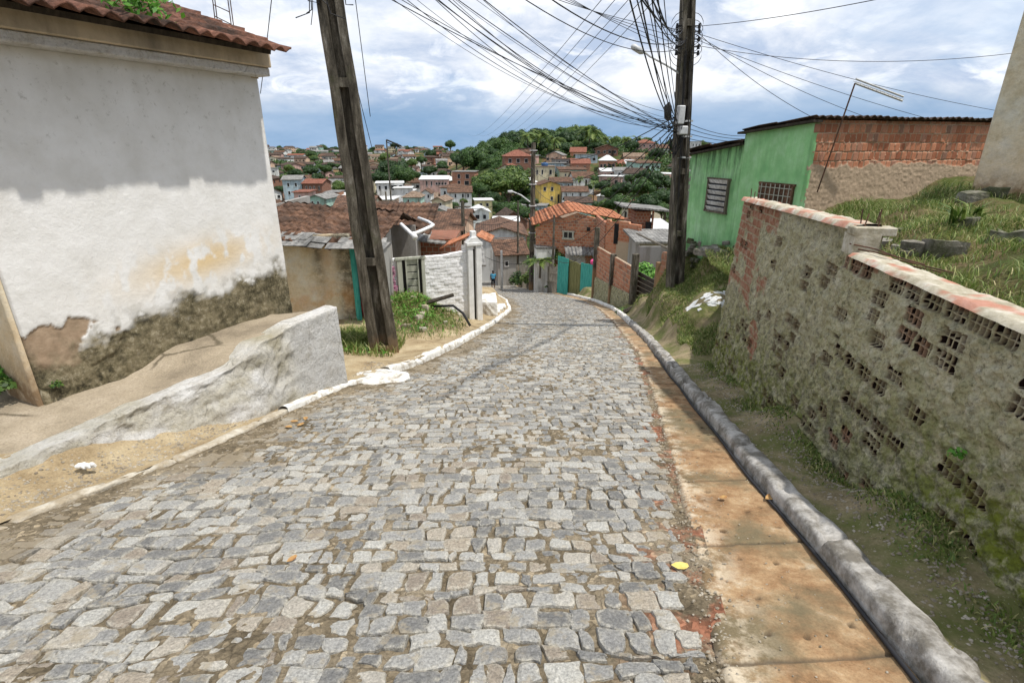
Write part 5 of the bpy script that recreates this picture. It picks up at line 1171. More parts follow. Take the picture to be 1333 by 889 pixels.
# ------------------------------------------------------------------ people
def person(label, P, H, yaw, top, bottom, skin, pose, bag=None):
    """one continuous skinned body with clothes; P feet position"""
    o = thing('person', label, 'person', P, yaw)
    s = H/1.7
    J = dict(pel=(0, 0, .92), sp=(0, 0, 1.12), ch=(0, .01, 1.34), nk=(0, .015, 1.46), hd=(0, -.01, 1.58), tp=(0, -.01, 1.68))
    J.update(hl=(-.09, 0, .90), kl=(-.10, -pose*.10, .49), al=(-.10, -pose*.02+.06*pose, .09), fl=(-.10, -.12-pose*.05, .03), hr=(.09, 0, .90), kr=(.10, pose*.05-.03, .49), ar=(.10, pose*.22, .11), fr=(.10, pose*.18-.08, .03))
    J.update(sl=(-.18, .01, 1.38), el=(-.23, .04*pose, 1.12), wl=(-.24, -.08-.04*pose, .90), gl=(-.235, -.10-.04*pose, .82), sr=(.18, .01, 1.38), er=(.23, .03, 1.12), wr=(.25, -.02, .88), gr=(.25, -.02, .80))
    E_ = [('pel', 'sp'), ('sp', 'ch'), ('ch', 'nk'), ('nk', 'hd'), ('hd', 'tp'), ('pel', 'hl'), ('hl', 'kl'), ('kl', 'al'), ('al', 'fl'), ('pel', 'hr'), ('hr', 'kr'), ('kr', 'ar'), ('ar', 'fr'), ('ch', 'sl'), ('sl', 'el'), ('el', 'wl'), ('wl', 'gl'), ('ch', 'sr'), ('sr', 'er'), ('er', 'wr'), ('wr', 'gr')]
    Rr = dict(pel=(.15, .11), sp=(.135, .10), ch=(.16, .11), nk=(.055, .055), hd=(.085, .10), tp=(.06, .07), h=(.085, .085), k=(.058, .06), a=(.038, .04), f=(.035, .03), s=(.06, .06), e=(.042, .042), w=(.03, .028), g=(.022, .035))
    def skin_mesh(name, keys, mat, grow=1.0, zmin=None):
        ks = [k for k in J if k in keys]; me = bpy.data.meshes.new(name)
        me.from_pydata([Vector(J[k])*s for k in ks], [(ks.index(a), ks.index(b)) for a, b in E_ if a in ks and b in ks], [])
        ob = link(name, me, mat, o, local=True)
        md = ob.modifiers.new('skin', 'SKIN'); ob.modifiers.new('sub', 'SUBSURF').levels = 2; ob.modifiers['sub'].render_levels = 2; md.use_smooth_shade = True
        for i, k in enumerate(ks):
            r = Rr.get(k) or Rr[k[0]]; me.skin_vertices[0].data[i].radius = (r[0]*s*grow, r[1]*s*grow)
        me.skin_vertices[0].data[0].use_root = True
        return ob
    skin_mesh('body', list(J), skin)
    skin_mesh('shirt', ['pel', 'sp', 'ch', 'sl', 'sr', 'el', 'er'], top, 1.22)
    skin_mesh('shorts', ['pel', 'hl', 'hr', 'kl', 'kr'], bottom, 1.28)
    m_ = MB(); c = Vector((0, .0, 1.62))*s; n = 10
    for j in range(6):
        a = j/5*math.pi*.62
        for k in range(n): b_ = 2*math.pi*k/n; m_.v.append((c.x+.098*s*math.sin(a)*math.cos(b_), c.y+.115*s*math.sin(a)*math.sin(b_)+.008, c.z+.105*s*math.cos(a)))
    for j in range(5): m_.f += [(j*n+k, (j+1)*n+k, (j+1)*n+(k+1) % n, j*n+(k+1) % n) for k in range(n)]
    m_.m = [0]*len(m_.f); m_.build('hair', M['cable'], o, local=True, smooth=True)
    if bag:
        m_ = MB(); m_.box((0, -.19*s*(-1 if False else 1), 1.20*s), (.28*s, .16*s, .42*s), bev=.05*s); m_.box((0, -.28*s, 1.10*s), (.2*s, .06*s, .18*s), bev=.02*s); b_ = m_.build('backpack', bag, o, local=True)
    return o
sk = simple('skin_brown', (.16, .075, .04), (.22, .11, .06), 5, .6, 0)
person('person in a turquoise shirt and dark shorts walking away down the street', onroad(642, 376.5), 1.74, 0, simple('turquoise_cloth', (.02, .24, .40), (.06, .38, .58), 9, .9, .2), simple('dark_cloth', (.01, .012, .02), (.025, .03, .045), 6, .9, .2), sk, 1, simple('blue_bag', (.03, .20, .38), (.16, .45, .62), 5, .8, 0))
pq = onroad(630, 368, .15); person('person in dark clothes standing by the wall further down the street', pq, 1.6, R(160), simple('navy_cloth', (.01, .015, .04), (.03, .035, .07), 6, .9, .2), simple('black_cloth', (.008, .008, .01), (.02, .02, .02), 6, .9, .2), sk, .2)

# ------------------------------------------------------------------ small things on the ground
rng = np.random.RandomState(21)
def lit(name, label, cat, P, size, mat, group=None, rz=0):
    m_ = MB(); n = 9; a = np.linspace(0, 2*math.pi, n, endpoint=False); pr = [(size*math.cos(t)*(1+.25*math.sin(3*t)), size*.62*math.sin(t)) for t in a]
    c, s_ = math.cos(rz), math.sin(rz); m_.add([(P[0]+x*c-y*s_, P[1]+x*s_+y*c, P[2]+.006+abs(y)*.25) for x, y in pr]+[(P[0], P[1], P[2]+.004)], [(i, (i+1) % n, n) for i in range(n)]); o = m_.build(name, mat); return tag(o, label, cat, group)
M['yleaf'] = simple('yellow_leaf', (.55, .42, .10), (.70, .58, .22), 20, .7, 0)
lit('fallen_leaf', 'yellow fallen leaf on the setts beside the drain slabs', 'leaf', onroad(886, 738, .012), .045, M['yleaf'])
lit('fallen_leaf', 'small orange fallen leaf in the middle of the paved street', 'leaf', onroad(381, 728, .012), .03, M['dryleaf'], rz=1)
lit('fallen_leaf', 'curled brown leaf on the drain slab near the kerb', 'leaf', onroad(1003, 648, .03), .045, M['dryleaf'], rz=.6)
lit('fallen_leaf', 'pale brown leaf on the drain slab, left of the curled one', 'leaf', onroad(942, 648, .03), .03, M['dryleaf'], rz=.2)
for k, (u, v) in enumerate(((383, 549), (392, 553), (398, 545), (376, 556))): lit('fallen_leaf', 'reddish dry leaf in the cluster beside the left kerb', 'leaf', onroad(u, v, .015), .04, M['dryleaf'], 'dry leaves beside the left kerb', rz=k)
m_ = MB(); p = onroad(112, 609, .10)
for k in range(5): m_.box(p+Vector((.025*k-.05, .01*math.sin(k*2), .02)), (.045, .05, .03), k*.7, bev=.01, rx=.3*k)
tag(m_.build('crumpled_paper', M['w_white']), 'crumpled white paper on the dusty strip below the retaining wall', 'litter')
# stones behind the rough wall and on the bank
rk = random.Random(12); kk = 0
for (u, v, t, s_) in ((1155, 300, 5.2, .22), (1176, 292, 5.4, .16), (1195, 322, 4.6, .22), (1226, 330, 4.5, .3), (1170, 318, 4.9, .13), (1248, 318, 4.9, .17), (1300, 345, 4.6, .35), (1215, 300, 5.4, .15), (1262, 268, 6.6, .22), (1290, 262, 6.7, .3), (1180, 330, 4.6, .12)):
    p = pt(u, v, t); p.z = float(z_emb(np.array([p.x]), np.array([p.y]))[0]); s_ *= .8
    o = rough_box('field_stone', p+Vector((0, 0, s_*.02)), (s_*1.1, s_*.9, s_*.8), rk.uniform(0, 3), M['rock'], None, s_*.45, 4, rk.randint(0, 99)); tag(o, 'rough grey stone half buried in the earth bank behind the rough wall', 'stone', 'stones in the earth bank')
for k in range(10):
    u, v = rk.uniform(905, 945), rk.uniform(318, 348); p = pt(u, v, 13.4); s_ = rk.uniform(.12, .3)
    p.z = float(np.maximum(z_right(np.array([p.x]), np.array([p.y])), z_emb(np.array([p.x]), np.array([p.y])))[0])
    o = rough_box('field_stone', p, (s_*1.2, s_, s_*.7), rk.uniform(0, 3), M['rock'], None, s_*.28, 3, k); tag(o, 'dark stone in the rubble slope under the green house', 'stone', 'rubble under the green house')
# concrete patch with broken white tiles
tp_ = thing('tile_patch', 'patch of broken white tiles set in concrete on the grassy mound', 'paving patch', (4.1, 10.8, -1.45))
def zr1(x, y): return float(z_right(np.array([x]), np.array([y]))[0])
gx = np.linspace(3.45, 5.4, 30); gy = np.linspace(9.7, 12.0, 30); Xg, Yg = np.meshgrid(gx, gy)
mask_pts = np.stack([Xg, Yg, z_right(Xg, Yg)+.02-.12*sst(.75, 1.05, np.hypot((Xg-4.45)/1.0, (Yg-10.85)/1.15))], -1)
mesh_np('base', mask_pts.reshape(-1, 3), grid_faces(30, 30), M['walk'], tp_, smooth=True)
for k in range(46):
    for _ in range(40):
        x, y = rk.uniform(3.75, 4.85), rk.uniform(10.1, 11.5)
        u_, v_, _t = to_px((x, y, zr1(x, y)))
        if 893 < u_ < 950 and 378 < v_ < 405 or (k < 4 and 925 < u_ < 950 and 370 < v_ < 378): break
    n = rk.choice((4, 5)); r_ = rk.uniform(.04, .085); ph = rk.uniform(0, 6); m_ = MB()
    poly = [(x+r_*1.25*math.cos(ph+i*2*math.pi/n+rk.uniform(-.3, .3)), y+r_*math.sin(ph+i*2*math.pi/n+rk.uniform(-.3, .3))) for i in range(n)]
    m_.slab([(px_, py_, zr1(px_, py_)+.034) for px_, py_ in poly], .01); m_.build('tile_shard', M['whitetile'], tp_)

# ------------------------------------------------------------------ grass and weeds
rng = np.random.RandomState(33)
zl = lambda x, y: z_left(x, y)
zrf = lambda x, y: z_right(x, y)
def emb_ok(x, y): return (x > BASEX(y)+.45)*np.clip(fbm(x, y, 1.1, 3, 91)*2.2-.55, 0, 1)
P = spots(52000, None, rng, 2.5, 8, 1.5, 11.5, emb_ok, z_emb)
weeds('grass', P, .10, 'rough tufts of grass on the earth bank behind the rough wall', 'grass', w=.0035, lean=1.0, kind='stuff', seed=1)
P = spots(9000, None, rng, 4.2, 7.2, 7.2, 10.8, lambda x, y: fbm(x, y, 1.5, 3, 5)*1.2, z_emb)
weeds('grass', P, .20, 'taller bright grass at the foot of the brick side wall', 'grass', w=.0045, lean=.8, kind='stuff', seed=2)
def mound_ok(x, y): return (x > XK(y)+.55)*sst(.36, .5, fbm(x, y, 1.0, 3, 7))*(np.hypot((x-4.45)/.75, (y-10.8)/.85) > 1)
P = spots(30000, None, rng, 3.1, 6, 8.1, 16, mound_ok, zrf)
weeds('grass', P, .07, 'short mossy grass on the mound around the broken tiles', 'grass', w=.006, lean=.9, kind='stuff', seed=3)
P = spots(5000, None, rng, -4.6, -2.2, 8.8, 10.6, lambda x, y: np.exp(-((x+3.1)/.85)**2-((y-9.75)/.55)**2)*(fbm(x, y, 2, 2, 3)+.3), zl)
LP_ = spots(900, None, rng, -4.6, -2.3, 8.8, 10.5, lambda x, y: np.exp(-((x+3.4)/.8)**2-((y-9.6)/.5)**2), zl)+np.array([0, 0, .08])
weeds('grass', P, .24, 'thick grass and weeds around the foot of the leaning pole', 'grass', w=.008, lean=.7, kind='stuff', leafp=LP_, seed=4, leafsize=.06)
mo_ok = lambda x, y: np.exp(-((x+2.5)/.85)**2-((y-13.2)/1.3)**2)*1.2
P = spots(6500, None, rng, -4.4, -1.2, 11.2, 15.4, mo_ok, zl)
LP_ = spots(1700, None, rng, -4.2, -1.4, 11.6, 15, lambda x, y: mo_ok(x, y)*sst(.35, .6, fbm(x, y, 1.3, 2, 6)), zl); LP_[:, 2] += rng.uniform(.02, .14, len(LP_))
weeds('weeds', P, .17, 'weeds and creepers covering the rubble mound under the slatted window', 'weeds', w=.007, lean=.9, kind='stuff', leafp=LP_, seed=5, leafsize=.07)
for k in range(15):
    p = spots(1, None, rng, -3.4, -1.3, 11.6, 14.6, mo_ok, zl)
    if len(p): o = rough_box('rubble_stone', tuple(p[0]+np.array([0, 0, .03])), (rk.uniform(.07, .17), rk.uniform(.07, .15), .09), rk.uniform(0, 3), M['kerbd'], None, .09, 4, k); tag(o, 'pale rubble piece among the weeds of the left mound', 'stone', 'rubble pieces on the weedy mound')
P = spots(26000, None, rng, 3.2, 6.2, 9.5, 20, lambda x, y: (x > XK(y)+.5)*np.clip(fbm(x, y, 1.4, 3, 17)*2.6-.85, 0, 1)*(np.hypot((x-4.45)/.85, (y-10.8)/.95) > 1), zrf)
weeds('weeds', P, .12, 'ragged weeds on the steep side of the mound below the dark pole', 'weeds', w=.006, lean=1.0, kind='stuff', seed=14)
# leafy clump at the left edge
def clump(name, label, c, r, n, size, mat, seed, h=1.):
    rg = np.random.RandomState(seed); d = rg.normal(0, 1, (n, 3)); d /= np.linalg.norm(d, axis=1)[:, None]; d[:, 2] = np.abs(d[:, 2]); q = np.array(c)+d*np.array([r, r, r*h])*rg.uniform(.35, 1, n)[:, None]
    st = MB()
    o = scatter_mesh(name, [leaves(q, d+np.array([0, -.2, .5]), size, rg, .65)], M[mat]); return tag(o, label, 'plant')
cl_ = pt(12, 487, 5.1); clump('weed_plant', 'bright leafy weed growing beside the buttress at the left edge', (cl_.x-.05, cl_.y, TZ), .30, 420, .075, 'leafb', 5, .75)
cl_ = pt(3, 500, 4.9); clump('weed_plant', 'second smaller weed in front of the leafy one at the left edge', (cl_.x, cl_.y-.05, TZ), .16, 160, .06, 'leafm', 6, .6)
cl_ = pt(80, 505, 5.0); clump('weed_plant', 'tiny weed at the foot of the mouldy corner of the white house', (cl_.x+.02, cl_.y-.05, TZ), .07, 60, .035, 'leafm', 7, .6)
cl_ = wallpt(1236, 592, WS, WR); p = onwall(WS, WR, cl_[0], cl_[1], .02-.05*1.2); clump('weed_plant', 'small green sprout growing out of the rough wall', (p.x, p.y, p.z), .05, 40, .03, 'leafb', 8, 1)
# mossy weeds at the foot of the rough wall and of the kerb
P = spots(16000, None, rng, 2.0, 3.3, .9, 7.9, lambda x, y: np.exp(-((x-BASEX(y)+.04)/.13)**2)*np.clip(fbm(x, y, 2.5, 3, 9)*2.6-.8, 0, 1), zrf)
weeds('moss', P, .04, 'moss and small weeds along the foot of the rough wall', 'moss', w=.005, lean=.9, kind='stuff', seed=6)
for (nm, u, v, t, r_, h_, sd_) in (('agave_plant', 1240, 310, 4.9, .22, .5, 1), ('agave_plant', 1262, 300, 5.1, .18, .45, 2)):
    p = pt(u, v, t); z = float(z_emb(np.array([p.x]), np.array([p.y]))[0]); rg = np.random.RandomState(sd_)
    V, F, r__ = blades(np.repeat([[p.x, p.y, z]], 22, 0)+rg.normal(0, .03, (22, 3))*np.array([1, 1, 0]), .26, .015, 1.2, rg)
    tag(scatter_mesh('leafy_plant', [(V, F, r__)], M['leafl']), 'strap leaved green plant among the stones behind the rough wall', 'plant', 'strap leaved plants on the bank')

for k, (u, v, t, r_, mt, lab) in enumerate([(664, 362, 58, 1.1, 'leafm', 'bushy shrub behind the far end of the picket fence'), (677, 364, 53, 1.2, 'leafd', 'dark shrub between the pale post and the slim lamp pole'), (688, 362, 49, .9, 'leafl', 'light shrub at the left foot of the slim lamp pole'), (706, 352, 46, 1.3, 'leafb', 'bright bush right of the slim lamp pole above the pickets'), (717, 366, 41.5, .9, 'leafd', 'dark bush at the right end of the picket fence'),
    (727, 331, 40.5, .8, 'leafm', 'small shrub above the left end of the teal fence'), (838, 352, 24, .7, 'leafb', 'bright weeds in the yard behind the slatted gate'), (812, 402, 20.5, .35, 'leafm', 'low weeds at the foot of the brick fence plinth'), (862, 395, 16, .45, 'leafm', 'weeds at the foot of the reddish brick pier'), (640, 352, 70, 1.2, 'leafd', 'dark shrub where the street bends out of sight')]):
    p = pt(u, v, t); clump('shrub', lab, (p.x, p.y, p.z-.3), r_, int(260+500*r_), .16*r_+.07, mt, 100+k, 1.0)

# loose grit and gravel
def gravel(label, P, size, seed, mat):
    rg = np.random.RandomState(seed); n = len(P); s = size*rg.uniform(.4, 1.5, n)[:, None]; a = rg.uniform(0, 6.28, n); ca, sa = np.cos(a)[:, None], np.sin(a)[:, None]
    off = np.array([[-1, -.7, 0], [1, -.8, 0], [.9, .7, 0], [-.8, .9, 0], [-.5, -.4, .7], [.6, -.3, .6], [.5, .4, .75], [-.4, .5, .65]]); V = []
    for o in off: V.append(P+np.concatenate([(o[0]*ca-o[1]*sa)*s*rg.uniform(.8, 1.2, (n, 1)), (o[0]*sa+o[1]*ca)*s*rg.uniform(.6, 1.1, (n, 1)), o[2]*s*.8-.15*s], 1))
    V = np.stack(V, 1).reshape(-1, 3); i = np.arange(n)[:, None]*8; F = np.concatenate([i+np.array([f]) for f in ([4, 5, 6, 7], [0, 1, 5, 4], [1, 2, 6, 5], [2, 3, 7, 6], [3, 0, 4, 7])])
    tag(mesh_np('gravel', V, F, mat), label, 'gravel', None, 'stuff')
rg_ = np.random.RandomState(77)
def edge_pts(n, fx, y0, y1, wid, zoff):
    y = y0+(y1-y0)*rg_.rand(n)**1.6; x = fx(y)+rg_.normal(0, wid, n); return np.stack([x, y, zroad(y)+zoff], -1)
M['grit'] = mk_sand('grit_stone', (.14, .11, .08), (.30, .26, .20), (.55, .50, .42), 9)
gravel('loose grit gathered along the joint between the setts and the drain slabs', edge_pts(1500, XR, .9, 14, .06, .008), .006, 1, M['grit'])
gravel('grit scattered over the concrete drain slabs', edge_pts(500, lambda y: (XR(y)+XK(y))/2, .9, 9, .22, .010), .0045, 2, M['grit'])
gravel('dirt and pebbles washed against the left kerb', edge_pts(1700, lambda y: XL(y)+.12, 1.5, 16, .12, .008), .007, 3, M['grit'])
yy = rg_.uniform(.9, 8, 2600); xx = BASEX(yy)-.05-np.abs(rg_.normal(0, .2, 2600)); k_ = xx > XK(yy)+.2; gravel('pebbles on the earth strip between the kerb and the rough wall', np.stack([xx, yy, z_right(xx, yy)+.002], -1)[k_], .008, 4, M['grit'])
yy = rg_.uniform(2.2, 8, 2600); xx = XL(yy)-.15-np.abs(rg_.normal(0, .3, 2600)); k_ = xx > np.interp(yy, ep[:, 1], ep[:, 0])-.0; gravel('pebbles and flakes on the sandy strip below the retaining wall', np.stack([xx, yy, z_left(xx, yy)+.002], -1)[k_], .009, 5, M['grit'])
# ------------------------------------------------------------------ houses
def roof_slabs(m, kind, w, d, h, rh, ov, th=.14, mi=0):
    x0, x1, y0, y1 = -w/2-ov, w/2+ov, -ov, d+ov
    if kind == 'gx':
        k = ov*rh/(d/2)
        m.slab([(x0, y0, h-k), (x1, y0, h-k), (x1, d/2, h+rh), (x0, d/2, h+rh)], th, mi); m.slab([(x1, y1, h-k), (x0, y1, h-k), (x0, d/2, h+rh), (x1, d/2, h+rh)], th, mi)
    elif kind == 'gy':
        k = ov*rh/(w/2)
        m.slab([(x0, y1, h-k), (x0, y0, h-k), (0, y0, h+rh), (0, y1, h+rh)], th, mi); m.slab([(x1, y0, h-k), (x1, y1, h-k), (0, y1, h+rh), (0, y0, h+rh)], th, mi)
    elif kind == 'hip':
        k = min(d, w)*.42; a, b, c, e = (x0, y0, h), (x1, y0, h), (x1, y1, h), (x0, y1, h); p, q = (-w/2+k, d/2, h+rh), (w/2-k, d/2, h+rh)
        m.slab([a, b, q, p], th, mi); m.slab([b, c, q], th, mi); m.slab([c, e, p, q], th, mi); m.slab([e, a, p], th, mi)
    elif kind == 'mono':
        m.slab([(x0, y0, h+.05), (x1, y0, h+.05), (x1, y1, h+rh), (x0, y1, h+rh)], th, mi)
    else:
        m.box((0, d/2, h+.07), (w+2*ov, d+2*ov, .16), 0, mi)
def wall_body(m, kind, w, d, h, rh, mi=0, sink=5):
    m.box((0, d/2, (h-sink)/2), (w, d, h+sink), 0, mi)
    if kind == 'gx': m.add([(-w/2, 0, h), (-w/2, d, h), (-w/2, d/2, h+rh), (w/2, 0, h), (w/2, d, h), (w/2, d/2, h+rh)], [(0, 2, 1), (3, 4, 5)], mi)
    if kind == 'gy': m.add([(-w/2, 0, h), (w/2, 0, h), (0, 0, h+rh), (-w/2, d, h), (w/2, d, h), (0, d, h+rh)], [(0, 1, 2), (3, 5, 4)], mi)
    if kind == 'mono': m.add([(-w/2, 0, h), (-w/2, d, h), (-w/2, d, h+rh), (w/2, 0, h), (w/2, d, h), (w/2, d, h+rh), (0, d, h)], [(0, 2, 1), (3, 4, 5), (1, 2, 5, 4)], mi)
def window_mesh(x, z, w, h, side=0, W=0, D=0):
    m = MB(); f = .06
    if side == 0: c = lambda a, b: (a, -.02, b); sz = lambda ww, hh, t=.08: (ww, t, hh)
    else: c = lambda a, b: (side*(W/2+.02), a, b); sz = lambda ww, hh, t=.08: (t, ww, hh)
    m.box(c(x, z+h/2), sz(w+.1, f)); m.box(c(x, z-h/2), sz(w+.14, f, .12)); m.box(c(x-w/2, z), sz(f, h)); m.box(c(x+w/2, z), sz(f, h))
    p = c(x, z); p = (p[0], p[1]+.012, p[2]) if side == 0 else (p[0]-side*.012, p[1], p[2]); m.box(p, sz(w-.03, h-.03, .05), 0, 1)
    return m
def house(label, u0, u1, vt, vb, t, roof='gx', rpx=6, wall='white', rm='r_brown', wins=(), door=None, depth=7, yaw=0, ov=.35, cat='house', fr='w_white', name='house', group=None):
    b = pt((u0+u1)/2, vb, t); s = t/FPX; w = (u1-u0)*s; h = (vb-vt)*s*1.06; rh = rpx*s*1.1
    o = thing(name, label, cat, b, yaw, group); m = MB(); wall_body(m, roof, w, depth, h, rh)
    m.build('wall', M[wall] if wall in M else M['w_'+wall], o, local=True)
    m = MB(); roof_slabs(m, roof, w, depth, h+.02, rh, ov, max(.12, .5*s)); m.build('roof', M[rm], o, local=True)
    for wn in wins:
        fx, fz, fw, fh = wn[:4]; window_mesh((fx-.5)*w, fz*h, fw*w, fh*h).build('window', [M[fr], M['dark']], o, local=True)
    if door:
        fx, fw, fh = door; m = MB(); m.box(((fx-.5)*w, -.03, fh*h/2), (fw*w, .1, fh*h)); m.build('door', M['darkwood'], o, local=True)
    return o
W1 = lambda n, z=.55, w=.1, h=.35: [((k+.5)/n, z, w, h) for k in range(n)]
